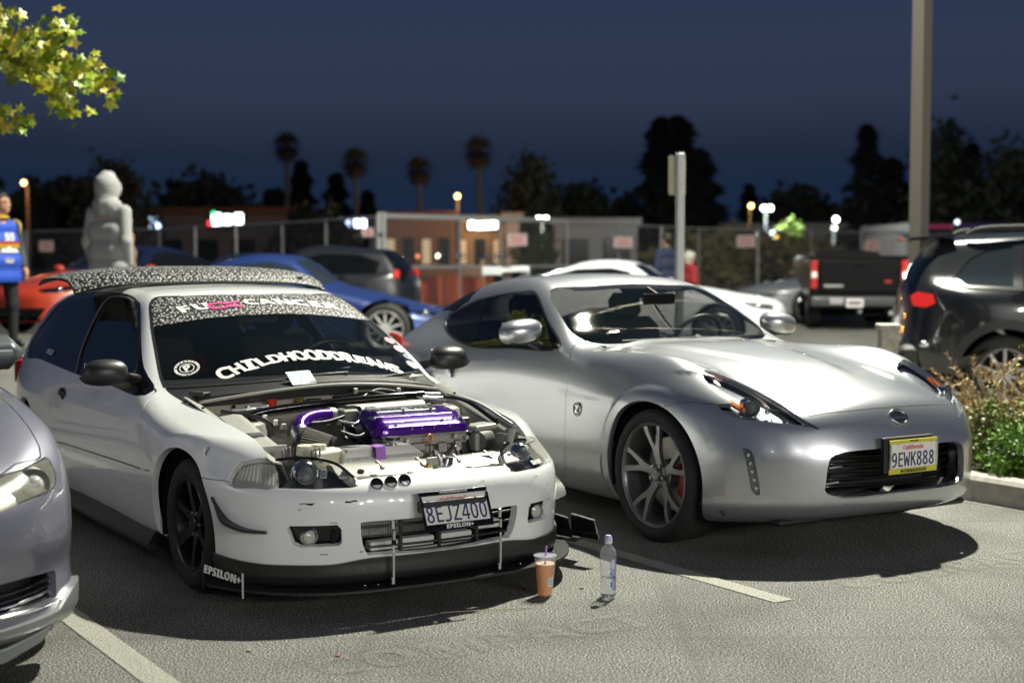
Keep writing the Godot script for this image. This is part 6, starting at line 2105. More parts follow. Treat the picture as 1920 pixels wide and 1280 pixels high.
	conifer("tall dark conifer left of the sign post", px(1238, 110), 110, 11.9, 3.6, 15)
	conifer("dark conifer on the right of the sign post's group", px(1308, 114), 114, 9.8, 3.8, 16)
	conifer("small pointed conifer above the yellow street lamp", px(1403, 125), 125, 7.6, 2.0, 17)
	broadleaf("low dark tree line piece left of the tall right conifer", px(1500, 125), 125, 5.6, 5.0, 18)
	conifer("tall slim dark conifer left of the lamp post", px(1622, 108), 108, 11.2, 2.7, 19)
	conifer("broad dark conifer just left of the lamp post", px(1668, 110), 110, 8.8, 3.4, 20)
	broadleaf("big dark tree right of the lamp post", px(1770, 105), 105, 9.4, 2.9, 21)
	conifer("pointed dark conifer right of the lamp post", px(1818, 108), 108, 9.8, 2.4, 22)
	broadleaf("big dark tree at the picture's right edge", px(1900, 104), 104, 8.2, 3.4, 23)
	broadleaf("small bright green lamplit tree behind the teal sign", px(1477, 86.5), 86.5, 3.0, 1.1, 24, mat(Color(.16, .24, .02), .7, 0.0, {"backlight": Color(.2, .3, .03)}), 700)
	broadleaf("olive bush behind the gate's right end", px(1000, 60), 60, 1.9, 1.1, 25, mat(Color(.06, .07, .025), .8), 600)
	for e in [[1350, 52.0, 1.9], [1420, 53.0, 2.0], [1500, 56.0, 1.8], [1290, 50.0, 1.6]]:
		var lb: String = {1350: "dry olive hedge bush left of the teal sign, behind the fence", 1420: "dry olive hedge bush under the teal sign, behind the fence", 1500: "dry olive hedge bush behind the silver car", 1290: "dry olive hedge bush right of the sign post"}[e[0]]
		broadleaf(lb, px(e[0], e[1]), e[1], e[2], 1.5, int(e[0]), mat(Color(.13, .11, .05), .9), 700)
	maple()

func maple() -> void:
	# the tree whose lit branch reaches in at the upper left
	var o := thing("maple_tree", "yellow-green branch of a star-leaved tree reaching in at upper left", "tree", Vector3(-6.52, gh(-6.3, 11.2) + .22, -11.2))
	part(o, "trunk", MB.new().tube(curve([Vector3.ZERO, Vector3(.08, 1.2, 0), Vector3(.0, 2.6, .05), Vector3(.1, 4.4, 0)], 4), [.13, .125, .12, .115, .11, .105, .10, .095, .09, .08, .07, .06, .05], 10), M.bark)
	var lf := []
	var cols := [Color(.22, .30, .015), Color(.32, .35, .02), Color(.15, .25, .02), Color(.42, .34, .03)]
	for k in 4: lf.append(mat(cols[k], .4, 0.0, {"backlight": Color(.35, .42, .06)}))
	var shape := PackedVector2Array()
	for k in 20:
		var an := TAU * k / 20.0
		var r: float = [1.0, .68, .50, .68][k % 4]
		shape.append(Vector2(sin(an), cos(an)) * r * (.72 if k in [9, 10, 11] else 1.0))
	var r := RandomNumberGenerator.new()
	r.seed = 5
	var leaf := MB.new()
	var tr := Geometry2D.triangulate_polygon(shape)
	for i in range(0, tr.size(), 3):
		var q := []
		for k in 3: q.append(Vector3(shape[tr[i + k]].x, shape[tr[i + k]].y, -.25 * absf(shape[tr[i + k]].x)) * .055)
		leaf.tri(q[0], q[1], q[2], Vector3.BACK)
	leaf.flat_normals()
	var meshes := []
	for k in 4: meshes.append(MB.new().add(leaf).mesh(lf[k]))
	var paths := [
		[Vector3(.0, 2.5, 0), Vector3(1.3, 2.75, .1), Vector3(2.35, 2.78, .1), Vector3(2.85, 2.88, .1), Vector3(3.1, 2.98, .15)],
		[Vector3(2.35, 2.78, .1), Vector3(2.75, 2.68, .2), Vector3(3.0, 2.5, .2), Vector3(3.1, 2.36, .15)],
		[Vector3(2.5, 2.8, .1), Vector3(2.85, 2.78, .0), Vector3(3.15, 2.66, .0), Vector3(3.34, 2.55, .0)],
		[Vector3(2.2, 2.75, .1), Vector3(2.45, 2.95, .15), Vector3(2.58, 3.06, .1)],
		[Vector3(.4, 2.6, 0), Vector3(1.6, 2.42, .2), Vector3(2.3, 2.34, .2), Vector3(2.75, 2.22, .2)],
		[Vector3(1.3, 2.75, .1), Vector3(2.0, 2.88, .3), Vector3(2.25, 2.82, .3)]]
	var count := 0
	for p in paths:
		var c := curve(p, 6)
		var rad := PackedFloat32Array()
		for k in c.size(): rad.append(lerpf(.028 if count == 0 else .012, .003, float(k) / c.size()))
		var br := part(o, "branch", MB.new().tube(c, rad, 6), M.bark)
		count += 1
		for k in c.size():
			var at: Vector3 = c[k]
			if at.x < 1.75: continue
			var n := 9 if at.x < 3.0 else 7
			for j in n:
				var l := MeshInstance3D.new()
				l.name = "leaf" if j == 0 and k == 0 else "leaf_%03d" % (k * 10 + j)
				l.mesh = meshes[r.randi() % 4 if r.randf() < .7 else 1]
				var off := Vector3(r.randfn() * .08, r.randfn() * .055 - .04, r.randfn() * .08)
				l.transform = Transform3D(Basis.from_euler(Vector3(r.randf_range(-.9, .3), r.randf_range(-.9, .9), r.randf_range(2.2, 4.1))) * Basis.from_scale(Vector3.ONE * r.randf_range(.7, 1.25)), at + off)
				br.add_child(l, true)

# ---------------------------------------------------------------- the other cars
func car_data(w: float, H: float, roofw: float, belt: float, fo: float, re: float, P: Array, low := .16) -> Dictionary:
	var k := w / .92
	var d := {"_lut": lut, "P": P, "belt": belt, "k": [.08, .06, .05], "bumps": [[0, .025, 0, .42, .5, .25], [0, .025, -2.6, .45, .5, .25]]}
	d.K = [-3.6, .12, -1.8, .1, -.8, .06, .3, .12, .9, .2]
	d.S = [-3.6, .06, -1.2, .06, -.8, .25, .0, .2, .9, .2]
	d.W = [.10, .88 * w, .2, .95 * w, .35, .99 * w, .5, w, belt - .15, .985 * w, belt - .04, .955 * w, belt + .06, .89 * w, lerpf(belt, H, .6), lerpf(.9 * w, roofw, .62), H - .04, roofw, H + .1, roofw - .1]
	d.WP = [-3.7, -.16, -3.2, -.03, -2.6, 0, 0, 0, .5, 0, .95, -.07]
	d.WG = [-3.7, -.2, -2.8, -.06, -1.5, 0, 0, 0, .9, 0]
	d.NB = [.10, fo - .16, .2, fo - .03, .35, fo, .5, fo - .005, .62, fo - .04, .72, fo - .11, .85, fo - .25, 1.2, fo - .5]
	d.NC = [0, 0, .2 * k, -.010, .4 * k, -.045, .5 * k, -.08, .6 * k, -.14, .7 * k, -.23, .78 * k, -.34, .84 * k, -.46, .90 * k, -.68, .96 * k, -1.0]
	d.RB = [.10, re + .2, .3, re + .03, .5, re, .8, re + .02, 1.0, re + .08, 1.3, re + .3, 1.7, re + .5]
	d.RC = [0, 0, .4 * k, .03, .6 * k, .09, .75 * k, .2, .85 * k, .42, .95 * k, .8]
	d.B = [-3.6, low + .12, -2.8, low + .04, -.4, low, .9, low + .04]
	return d

func plain_car(called: String, label: String, at: Vector3, turn: float, d: Dictionary, paint: Material, o: Dictionary) -> Node3D:
	# a car seen at a distance: shell, glass, lamps, wheels, mouth, mirrors
	var ro := thing(called, label, "car", at, turn, "")
	var s := Shell.new().setup(d).build(o.get("cell", .05))
	var s0 := s
	var wb: float = o.get("wb", -2.6)
	var R: float = o.get("R", .32)
	var w: float = o.w
	var c: Array
	for z in [0.0, wb]:
		s = s.cut(arch(z, R + .01, R + .055), 0.0, .02)[0]
	var glassm: Material = o.get("glass", M.tint)
	for q in o.get("screens", []):
		# [z at the bottom, z at the top, half widths there]
		var zb: float = q[0]; var zt: float = q[1]; var wb2: float = q[2]; var wt: float = q[3]
		c = s.cut(Outline.new([V(-.3, 0, zb), V(0, 0, zb), V(wb2 * .8, 0, lerpf(zb, zt, .05)), V(wb2, 0, lerpf(zb, zt, .16)), V(wt, 0, lerpf(zt, zb, .08)), V(wt * .9, 0, zt), V(0, 0, zt), V(-.3, 0, zt)], Vector3.UP, 1, Vector3.UP, o.belt - .14).at, 0.0, .02)
		s = c[0]
		part(ro, "windshield" if zb > zt else "rear_window", (c[1] as Shell).finish(0, -.006), glassm)
	for q in o.get("sides", []):
		c = s.cut(Outline.new(q, Vector3.RIGHT, 1, Vector3.RIGHT, .3).at, 0.0, .02)
		s = c[0]
		pair(ro, "side_window", (c[1] as Shell).finish(0, -.006, false), glassm)
	if o.has("lamp"):
		c = s.cut(Outline.new(o.lamp, Vector3(.6, .3, .75).normalized(), 2, Vector3.BACK, .1).at, .002, .015)
		s = c[0]
		var hl := pair(ro, "headlight", (c[1] as Shell).finish(0, -.003, false), M.lens)
		for k in 2:
			var inner := (c[1] as Shell).finish(-.05, -.06, false)
			part(hl[k], "housing", flip_x(inner) if k == 0 else inner, M.lampgrey)
			var m := Vector3.ZERO
			for q in o.lamp: m += q / o.lamp.size()
			m -= Vector3(.03, .01, .04)
			part(hl[k], "projector", MB.new().ball(Vector3(m.x * (-1 if k == 0 else 1), m.y, m.z), Vector3.ONE * .05, 12), M.chrome)
	if o.has("mouth"):
		var q: Array = o.mouth
		c = s.cut(Outline.new([V(-.3, q[0], 0), V(q[2], q[0], 0), V(q[3], q[1], 0), V(-.3, q[1], 0)], Vector3.BACK, 1, Vector3.BACK, .4).at, 0.0, .015)
		s = c[0]
		part(ro, "grille", (c[1] as Shell).finish(-.08, -.08), M.black)
	if o.has("roof"):
		c = s.cut(func(p): return p.y - (o.belt + .02), 0.0, .03)
		part(ro, "roof", (c[0] as Shell).finish(.03), o.roof)
		part(ro, "body", (c[1] as Shell).finish(.0), paint)
	else: part(ro, "body", s.finish(.03), paint)
	part(ro, "lining", s.lining(.025), M.dark)
	for z in [0.0, wb]:
		for sg in [-1.0, 1.0]:
			wheel(ro, Vector3(sg * (w - .03), R, z), sg, R, .22, R * o.get("rim", .70), "", o.get("rims", M.alu), false)
	for sg in [-1.0, 1.0]:
		var mz: float = o.get("mirror", -.95)
		var mi := part(ro, "mirror", MB.new().ball(Vector3(sg * (w + .02), o.belt + .04, mz), Vector3(.10, .065, .07), 14), o.get("mirrors", paint))
		part(mi, "stalk", MB.new().tube([Vector3(sg * (w - .12), o.belt - .02, mz - .03), Vector3(sg * w, o.belt + .02, mz)], .025, 6), M.black)
		if o.has("tail"):
			var q: Array = o.tail
			var p := s0.march(Vector3(sg * q[0], q[1], -5), Vector3(0, 0, 1))
			part(ro, "tail_light", MB.new().box(p + Vector3(0, 0, .03), Vector3(q[2], q[3], .10), .02, Basis(Vector3.UP, sg * .35)), glow(Color(.5, .012, .01), q[4]) if q[4] > 0 else mat(Color(.35, .01, .01), .2))
		part(ro, "door_line", bead(s0, [s0.side(o.get("d0", -.75), o.belt - .08), s0.side(o.get("d0", -.75), .55), s0.side(o.get("d0", -.75), .32)], .004, 0.0, false, 3) if sg > 0 else flip_x(bead(s0, [s0.side(o.get("d0", -.75), o.belt - .08), s0.side(o.get("d0", -.75), .55), s0.side(o.get("d0", -.75), .32)], .004, 0.0, false, 3)), M.black)
	part(ro, "undertray", MB.new().box(Vector3(0, .28, wb / 2), Vector3(w * 1.4, .04, -wb + 1.0)), M.dark)
	part(ro, "seats", MB.new().box(Vector3(-.36, o.belt - .1, -1.7), Vector3(.44, .5, .2), .08).box(Vector3(.36, o.belt - .1, -1.7), Vector3(.44, .5, .2), .08), M.dark).set_meta("kind", "stuff")
	ro.set_meta("shell", 0)
	ro.remove_meta("shell")
	return ro

func low_nose(d: Dictionary) -> Dictionary:
	d.NB = [.08, .72, .2, .86, .3, .88, .42, .86, .5, .80, .6, .62, .7, .4, 1.2, .0]
	return d

func others() -> void:
	sedan()
	suv()
	var sport := [-3.5, .90, -3.2, .98, -2.6, 1.10, -2.1, 1.24, -1.6, 1.28, -1.2, 1.20, -.75, .96, -.4, .90, 0, .84, .4, .77, .8, .68, .95, .60]
	var side := [V(0, .90, -.95), V(0, 1.12, -1.30), V(0, 1.17, -1.55), V(0, 1.15, -2.05), V(0, 1.03, -2.5), V(0, .94, -2.55), V(0, .90, -2.1)]
	var lampq := [V(.45, .66, .72), V(.62, .70, .52), V(.72, .72, .35), V(.78, .67, .34), V(.70, .61, .58), V(.52, .60, .72)]
	# white coupe with a rear wing, behind the silver one
	var w := plain_car("white_coupe", "white sports coupe with dark windows and tall rear wing, behind the silver coupe", Vector3(px(1362, 20.3), gh(2, 20), -20.3), 1.30, car_data(.88, 1.26, .56, .90, .85, -3.42, sport), mat(Color(.62, .63, .65), .3, 0, {"clearcoat": 1.0}),
		{"w": .88, "belt": .90, "screens": [[-.75, -1.25, .62, .52], [-2.9, -2.1, .55, .50]], "sides": [side], "lamp": lampq, "mouth": [.25, .42, .5, .5], "tail": [.62, .75, .22, .10, .6]})
	part(w, "wing", MB.new().box(Vector3(0, 1.13, -3.25), Vector3(1.5, .035, .28), .015, Basis(Vector3.RIGHT, .12)), mat(Color(.62, .63, .65), .3))
	for sg in [-1.0, 1.0]:
		part(w, "wing_post", MB.new().box(Vector3(sg * .5, 1.04, -3.25), Vector3(.03, .18, .14), .01), M.black)
		part(w, "wing_end", MB.new().box(Vector3(sg * .76, 1.12, -3.26), Vector3(.02, .12, .30), .008), mat(Color(.62, .63, .65), .3))
	# blue coupe behind the hatchback
	plain_car("blue_coupe", "bright blue sports coupe with pale wheels, behind the white hatchback", Vector3(px(742, 19.6), gh(-1.6, 19.6) + .03, -19.6), 1.48, low_nose(car_data(.90, 1.30, .57, .88, .88, -3.4, [-3.5, .92, -3.1, 1.02, -2.6, 1.16, -2.1, 1.30, -1.6, 1.33, -1.25, 1.24, -.8, .95, -.4, .84, 0, .745, .4, .645, .8, .53, .95, .45])), mat(Color(.006, .035, .19), .28, .4, {"clearcoat": 1.0}),
		{"w": .90, "belt": .92, "R": .335, "rim": .74, "rims": mat(Color(.6, .6, .6), .3, .4), "screens": [[-.80, -1.28, .62, .52], [-2.9, -2.1, .55, .50]], "sides": [[V(0, .93, -.95), V(0, 1.16, -1.32), V(0, 1.22, -1.6), V(0, 1.18, -2.1), V(0, 1.06, -2.5), V(0, .96, -2.5)]], "lamp": [V(.45, .56, .72), V(.62, .60, .52), V(.72, .62, .35), V(.78, .58, .34), V(.70, .52, .58), V(.52, .50, .72)], "mouth": [.2, .36, .5, .45], "tail": [.62, .8, .22, .10, .3], "glass": glass(Color(.05, .07, .08), .35), "mirrors": M.gloss})
	# low silver car at right
	plain_car("silver_low_car", "lowered silver two-door car with shiny wheels, left of the black pickup", Vector3(px(1476, 28.5), gh(4.8, 28.5), -28.5), -1.22, car_data(.86, 1.22, .54, .88, .95, -3.3, [-3.4, .86, -3.0, .92, -2.5, 1.04, -2.0, 1.21, -1.6, 1.25, -1.25, 1.16, -.8, .93, -.4, .89, 0, .84, .4, .79, .8, .72, 1.0, .66]), mat(Color(.22, .23, .25), .35, .4, {"clearcoat": 1.0}),
		{"w": .86, "belt": .88, "R": .33, "rim": .80, "rims": M.chrome, "screens": [[-.8, -1.3, .62, .50], [-2.6, -1.95, .55, .48]], "sides": [[V(0, .89, -1.0), V(0, 1.08, -1.32), V(0, 1.13, -1.6), V(0, 1.10, -2.05), V(0, .93, -2.4)]], "lamp": [V(.45, .60, .9), V(.66, .62, .72), V(.76, .62, .5), V(.76, .57, .5), V(.62, .54, .78), V(.45, .54, .9)], "mouth": [.22, .40, .55, .5]})
	# dark hatch with its tail lamp lit, behind the blue coupe
	plain_car("black_hatchback", "small black hatchback with red tail lamp, behind the blue coupe's roof", Vector3(px(452, 25.5), gh(-5, 25), -25.0), -1.75, car_data(.85, 1.48, .56, .98, .85, -3.3, [-3.4, .90, -3.25, 1.05, -3.0, 1.32, -2.5, 1.45, -1.8, 1.50, -1.3, 1.42, -.8, 1.05, -.4, .97, 0, .92, .4, .84, .9, .72]), mat(Color(.008, .009, .014), .25, 0, {"clearcoat": 1.0}),
		{"w": .85, "belt": .98, "screens": [[-.8, -1.35, .62, .52], [-3.22, -2.8, .60, .50]], "sides": [[V(0, .99, -1.0), V(0, 1.28, -1.4), V(0, 1.36, -1.8), V(0, 1.35, -2.4), V(0, 1.22, -2.8), V(0, 1.02, -2.75)]], "lamp": lampq, "tail": [.60, 1.02, .20, .14, 1.2]})
	plain_car("dark_blue_car", "dark blue car seen between the hooded person and the blue coupe", Vector3(px(300, 27.0), gh(-6, 27), -27.0), -1.6, car_data(.88, 1.36, .56, .95, .9, -3.5, [-3.6, .95, -3.0, 1.02, -2.5, 1.12, -2.1, 1.34, -1.6, 1.38, -1.2, 1.30, -.75, 1.02, -.4, .95, 0, .9, .4, .84, .9, .70]), mat(Color(.008, .014, .05), .25, .2, {"clearcoat": 1.0}),
		{"w": .88, "belt": .95, "screens": [[-.75, -1.3, .62, .52], [-2.9, -2.15, .58, .50]], "sides": [[V(0, .96, -1.0), V(0, 1.20, -1.35), V(0, 1.26, -1.7), V(0, 1.22, -2.2), V(0, .99, -2.6)]], "lamp": lampq})
	plain_car("orange_red_car", "orange-red sports car with dark windshield, between the two people at left", Vector3(px(112, 20.5), gh(px(112, 20.5), 20.5) - .0, -20.3), -.50, car_data(.90, 1.24, .56, .88, .9, -3.4, [-3.5, .85, -3.1, .95, -2.6, 1.08, -2.0, 1.24, -1.6, 1.26, -1.2, 1.17, -.75, .95, -.4, .88, 0, .82, .4, .75, .8, .66, .95, .60]), mat(Color(.42, .035, .010), .3, 0, {"clearcoat": 1.0}),
		{"w": .90, "belt": .88, "roof": mat(Color(.006, .010, .03), .25), "screens": [[-.75, -1.25, .64, .54], [-2.9, -2.1, .55, .50]], "sides": [side], "lamp": lampq, "mouth": [.22, .40, .5, .6]})
	pickup()
	bonnet_on_roof()
	small_things()
	people()

func sedan() -> void:
	# the car at the left edge: only its front left corner shows
	var ro := thing("lavender_sedan", "lavender-grey sedan cut off by the picture's left edge, grey front lip", "car", Vector3(-2.49, 0, -4.87), .57)
	var paint := mat(Color(.19, .19, .245), .36, .35, {"clearcoat": 1.0, "clearcoat_roughness": .03})
	var s := Shell.new().setup(shell_data("sedan")).build(.034)
	var s0 := s
	var c: Array
	for z in [0.0, -2.7]: s = s.cut(arch(z, .33, .375), 0.0, .015)[0]
	c = s.cut(Outline.new([V(-.3, 0, -.70), V(0, 0, -.70), V(.5, 0, -.76), V(.68, 0, -.92), V(.52, 0, -1.38), V(0, 0, -1.32), V(-.3, 0, -1.32)], Vector3.UP, 1, Vector3.UP, .9).at, 0.0, .02)
	s = c[0]
	part(ro, "windshield", (c[1] as Shell).finish(0, -.005), M.wind)
	c = s.cut(Outline.new([V(0, .98, -1.0), V(0, 1.25, -1.4), V(0, 1.34, -1.7), V(0, 1.30, -2.2), V(0, 1.02, -2.6)], Vector3.RIGHT, 1, Vector3.RIGHT, .3).at, 0.0, .02)
	s = c[0]
	pair(ro, "side_window", (c[1] as Shell).finish(0, -.006, false), M.tint)
	c = s.cut(Outline.new(line("sedan_lamp") + [V(.50, .615, .80), V(.46, .66, .79), V(.53, .698, .69)], Vector3(.6, .35, .7).normalized(), 2, Vector3.BACK, .2).at, .0025, .006)
	s = c[0]
	var hl := pair(ro, "headlight", (c[1] as Shell).finish(.01, -.001, false), glass(Color(.62, .62, .5), .20, .12))
	for k in 2:
		var sg := -1.0 if k == 0 else 1.0
		var inner := (c[1] as Shell).finish(-.045, -.05, false)
		part(hl[k], "housing", flip_x(inner) if k == 0 else inner, mat(Color(.36, .36, .30), .3, .4))
		part(hl[k], "lamp_bowl", MB.new().lathe(p2([.0, -.03, .025, -.02, .05, .0, .055, .012, .06, .0]), Vector3(.665 * sg, .655, .58), Basis(Vector3(1, 0, 0), Vector3(sg * .45, .15, .88).normalized(), Vector3(0, 1, 0)), 24), M.alu)
		part(hl[k], "bulb", MB.new().ball(Vector3(.668 * sg, .655, .59), Vector3.ONE * .036, 16), mat(Color(.5, .5, .45), .15))
		for e in 4: part(hl[k], "reflector", MB.new().box(Vector3((.72 + e * .022) * sg, .655 - e * .002, .535 - e * .035), Vector3(.018, .045, .006), .002, Basis(Vector3.UP, .8 * sg)), M.chrome)
	c = s.cut(Outline.new(line("sedan_grille") + [V(.3, .275, .85), V(.3, .37, .83)], Vector3(.5, 0, .85).normalized(), 1, Vector3.BACK, .2).at, 0.0, .008)
	s = c[0]
	part(ro, "grille", (c[1] as Shell).finish(-.09, -.09), M.black)
	for y in [.278, .297, .316, .336]:
		for sg in [-1.0, 1.0]:
			var q := []
			for k in 12:
				var x := lerpf(.30, .785, k / 11.0)
				q.append(s0.march(Vector3(x, y, 1.4), Vector3(0, 0, -1), -.028) * Vector3(sg, 1, 1))
			part(ro, "grille_slat", MB.new().tube(q, .0055, 6), M.chrome if y == .297 else M.gloss)
	part(ro, "mouth_trim", bead(s0, [s0.march(Vector3(.3, .272, 1.4), Vector3(0, 0, -1)), s0.march(Vector3(.55, .268, 1.4), Vector3(0, 0, -1)), s0.march(Vector3(.70, .262, 1.4), Vector3(0, 0, -1)), s0.march(Vector3(.78, .258, 1.4), Vector3(0, 0, -1))], .006, -.002), M.chrome)
	# bolt-on grey front lip
	c = s.cut(func(p): return maxf(p.y - (.235 + .05 * smoothstep(.70, .82, p.x)), .30 - p.z), 0.0, .01)
	s = c[0]
	part(ro, "front_lip", (c[1] as Shell).finish(.04, .022), mat(Color(.23, .24, .25), .25, .3, {"clearcoat": 1.0}))
	for sg in [-1.0, 1.0]:
		part(ro, "lip_blade", MB.new().slab([[Vector3(sg * .30, .165, .90), Vector3(sg * .52, .175, .83), Vector3(sg * .66, .19, .72), Vector3(sg * .73, .20, .64)], [Vector3(sg * .30, .115, .86), Vector3(sg * .52, .125, .80), Vector3(sg * .66, .15, .70), Vector3(sg * .72, .18, .62)]], Vector3(0, 0, -.03)), mat(Color(.26, .28, .29), .3, .3))
	var hood := [V(-.2, .7, .80), V(0, .7, .80), V(.3, .7, .76), V(.5, .72, .68), V(.62, .727, .554), V(.704, .727, .496), V(.74, .74, .40), V(.73, .8, .1), V(.70, .9, -.3), V(.68, .95, -.68), V(0, .95, -.62), V(-.2, .95, -.62)]
	c = s.cut(Outline.new(hood, Vector3.UP, 2, Vector3.UP, .66).at, .0025, .008)
	s = c[0]
	part(ro, "bonnet", (c[1] as Shell).finish(.014), paint)
	part(ro, "body", s.finish(.03), paint)
	part(ro, "lining", s.lining(.03), M.dark)
	var r := RandomNumberGenerator.new()
	r.seed = 9
	for k in 7:
		var a := s0.march(Vector3(.66 + r.randf() * .13, .56 - k * .018, 1.4), Vector3(0, 0, -1))
		var b := s0.march(Vector3(a.x + .012, a.y - .03, 1.4), Vector3(0, 0, -1))
		part(ro, "scratch", ribbon(s0, [a, b], .003, .001, 2), M.plategrey)
	for z in [0.0, -2.7]:
		for sg in [-1.0, 1.0]:
			wheel(ro, Vector3(sg * .85, .33, z), sg, .33, .22, .24, "", M.alu, false)
	part(ro, "undertray", MB.new().box(Vector3(0, .25, -1.2), Vector3(1.3, .05, 3.6)), M.dark)
	for sg in [-1.0, 1.0]:
		var mm := MB.new().box(Vector3(sg * .91, 1.005, -.93), Vector3(.22, .145, .14), .068)
		var mi := part(ro, "mirror", mm, mat(Color(.085, .10, .11), .3, .3, {"clearcoat": 1.0}))
		part(mi, "stalk", MB.new().tube([Vector3(sg * .76, .95, -.97), Vector3(sg * .86, .955, -.94)], .035, 8), M.black)

func suv() -> void:
	var d := car_data(.93, 1.68, .60, 1.14, .9, -3.62, [-3.75, 1.02, -3.55, 1.22, -3.38, 1.52, -3.22, 1.60, -2.6, 1.645, -1.8, 1.66, -1.3, 1.61, -.9, 1.42, -.5, 1.20, -.2, 1.15, .2, 1.11, .6, 1.04, .9, .95], .26)
	d.RB = [.2, -3.35, .38, -3.55, .55, -3.62, .75, -3.60, 1.0, -3.56, 1.2, -3.50, 1.45, -3.36, 1.7, -3.2]
	d.k = [.07, .06, .05]
	var black := mat(Color(.010, .011, .013), .25, .0, {"clearcoat": 1.0, "clearcoat_roughness": .03})
	var q1 := [V(0, 1.16, -3.02), V(0, 1.24, -3.12), V(0, 1.40, -2.98), V(0, 1.53, -2.74), V(0, 1.55, -2.60), V(0, 1.15, -2.62)]
	var q2 := [V(0, 1.15, -2.54), V(0, 1.55, -2.50), V(0, 1.58, -2.0), V(0, 1.58, -1.72), V(0, 1.14, -1.72)]
	var q3 := [V(0, 1.14, -1.62), V(0, 1.58, -1.62), V(0, 1.53, -1.25), V(0, 1.30, -.85), V(0, 1.13, -.72)]
	var ro := plain_car("black_suv", "black compact SUV with grey wheel-arch cladding at the right edge", Vector3(7.25, 0, -13.2), 1.40, d, black,
		{"w": .93, "belt": 1.14, "wb": -2.69, "R": .36, "rim": .66, "rims": mat(Color(.5, .5, .5), .3, .6), "screens": [[-.55, -1.15, .66, .56], [-3.5, -3.28, .60, .52]], "sides": [q1, q2, q3], "glass": mat(Color(.012, .016, .02), .05), "d0": -1.68, "mirror": -.85, "mirrors": M.gloss})
	var s := Shell.new().setup(d)
	for sg in [-1.0, 1.0]:
		var chrome := bead(s, [s.side(-3.13, 1.245), s.side(-3.09, 1.17), s.side(-3.0, 1.135), s.side(-2.6, 1.125), s.side(-2.0, 1.118), s.side(-1.2, 1.112)], .011, .004)
		part(ro, "window_trim", flip_x(chrome) if sg < 0 else chrome, M.chrome)
		for z in [0.0, -2.69]:
			var q := []
			for k in 15:
				var an := lerpf(-.15, PI + .15, k / 14.0)
				q.append(s.side(z + cos(an) * .445, clampf(.37 + sin(an) * .445, .30, 2.0)))
			var cl := ribbon(s, q, .085, .022, 3)
			part(ro, "arch_cladding", flip_x(cl) if sg < 0 else cl, mat(Color(.035, .036, .036), .6))
		var sill := ribbon(s, [s.side(-2.2, .36), s.side(-1.3, .35), s.side(-.45, .36)], .14, .02)
		part(ro, "sill_cladding", flip_x(sill) if sg < 0 else sill, mat(Color(.035, .036, .036), .6))
		var rail := MB.new().tube(curve([Vector3(sg * .56, 1.63, -3.0), Vector3(sg * .59, 1.69, -2.8), Vector3(sg * .60, 1.70, -2.0), Vector3(sg * .58, 1.67, -1.3), Vector3(sg * .55, 1.66, -1.15)]), .018, 8)
		part(ro, "roof_rail", rail, mat(Color(.012, .012, .012), .7))
		var hp := s.side(-2.32, .985, .03)
		hp.x *= sg
		part(ro, "door_handle", MB.new().box(hp, Vector3(.03, .035, .21), .014), black)
		hp = s.side(-2.34, .98, .002)
		hp.x *= sg
		part(ro, "handle_recess", MB.new().ball(hp, Vector3(.006, .045, .085), 14), M.gloss)
		var tp := [s.side(-3.42, 1.10), s.side(-3.30, 1.08), s.side(-3.28, 1.0), s.side(-3.36, .96), s.side(-3.46, .97), s.side(-3.48, 1.06)]
		var tl := MB.new()
		var mid := Vector3.ZERO
		for p in tp: mid += p / 6.0
		for k in 6: tl.tri(s.onto(mid) + Vector3(.030, 0, -.022), tp[k] + Vector3(.024, 0, -.018), tp[(k + 1) % 6] + Vector3(.024, 0, -.018), s.grad(mid).normalized())
		part(ro, "tail_lamp", flip_x(tl) if sg < 0 else tl, glow(Color(.62, .012, .01), .55))
		var ac := bead(s, [s.side(-3.29, 1.10), s.side(-3.26, 1.02), s.side(-3.21, .94)], .011, .01)
		part(ro, "lamp_trim", flip_x(ac) if sg < 0 else ac, M.chrome)
		var rf := s.side(-3.38, .62, .012)
		rf.x *= sg
		part(ro, "reflector", MB.new().ball(rf, Vector3(.02, .03, .05), 12), M.chrome)
		var dr := bead(s, [s.side(-2.58, 1.1), s.side(-2.52, .95), s.side(-2.30, .80), s.side(-2.2, .60), s.side(-2.2, .42)], .004, 0.0)
		part(ro, "door_line", flip_x(dr) if sg < 0 else dr, M.dark)
	part(ro, "roof_spoiler", MB.new().slab([[Vector3(-.58, 1.63, -3.10), Vector3(0, 1.665, -3.10), Vector3(.58, 1.63, -3.10)], [Vector3(-.56, 1.60, -3.52), Vector3(0, 1.63, -3.55), Vector3(.56, 1.60, -3.52)]], Vector3(0, -.03, 0)), black)
	part(ro, "rear_bumper", MB.new().box(Vector3(0, .46, -3.50), Vector3(1.5, .30, .2), .06), mat(Color(.035, .036, .036), .6))
	part(ro, "shark_fin", MB.new().prism(p2([0, 0, .16, 0, .03, .06]), .02, Transform3D(Basis(Vector3(0, 0, 1), Vector3(0, 1, 0), Vector3(-1, 0, 0)), Vector3(.01, 1.67, -2.9))), black)

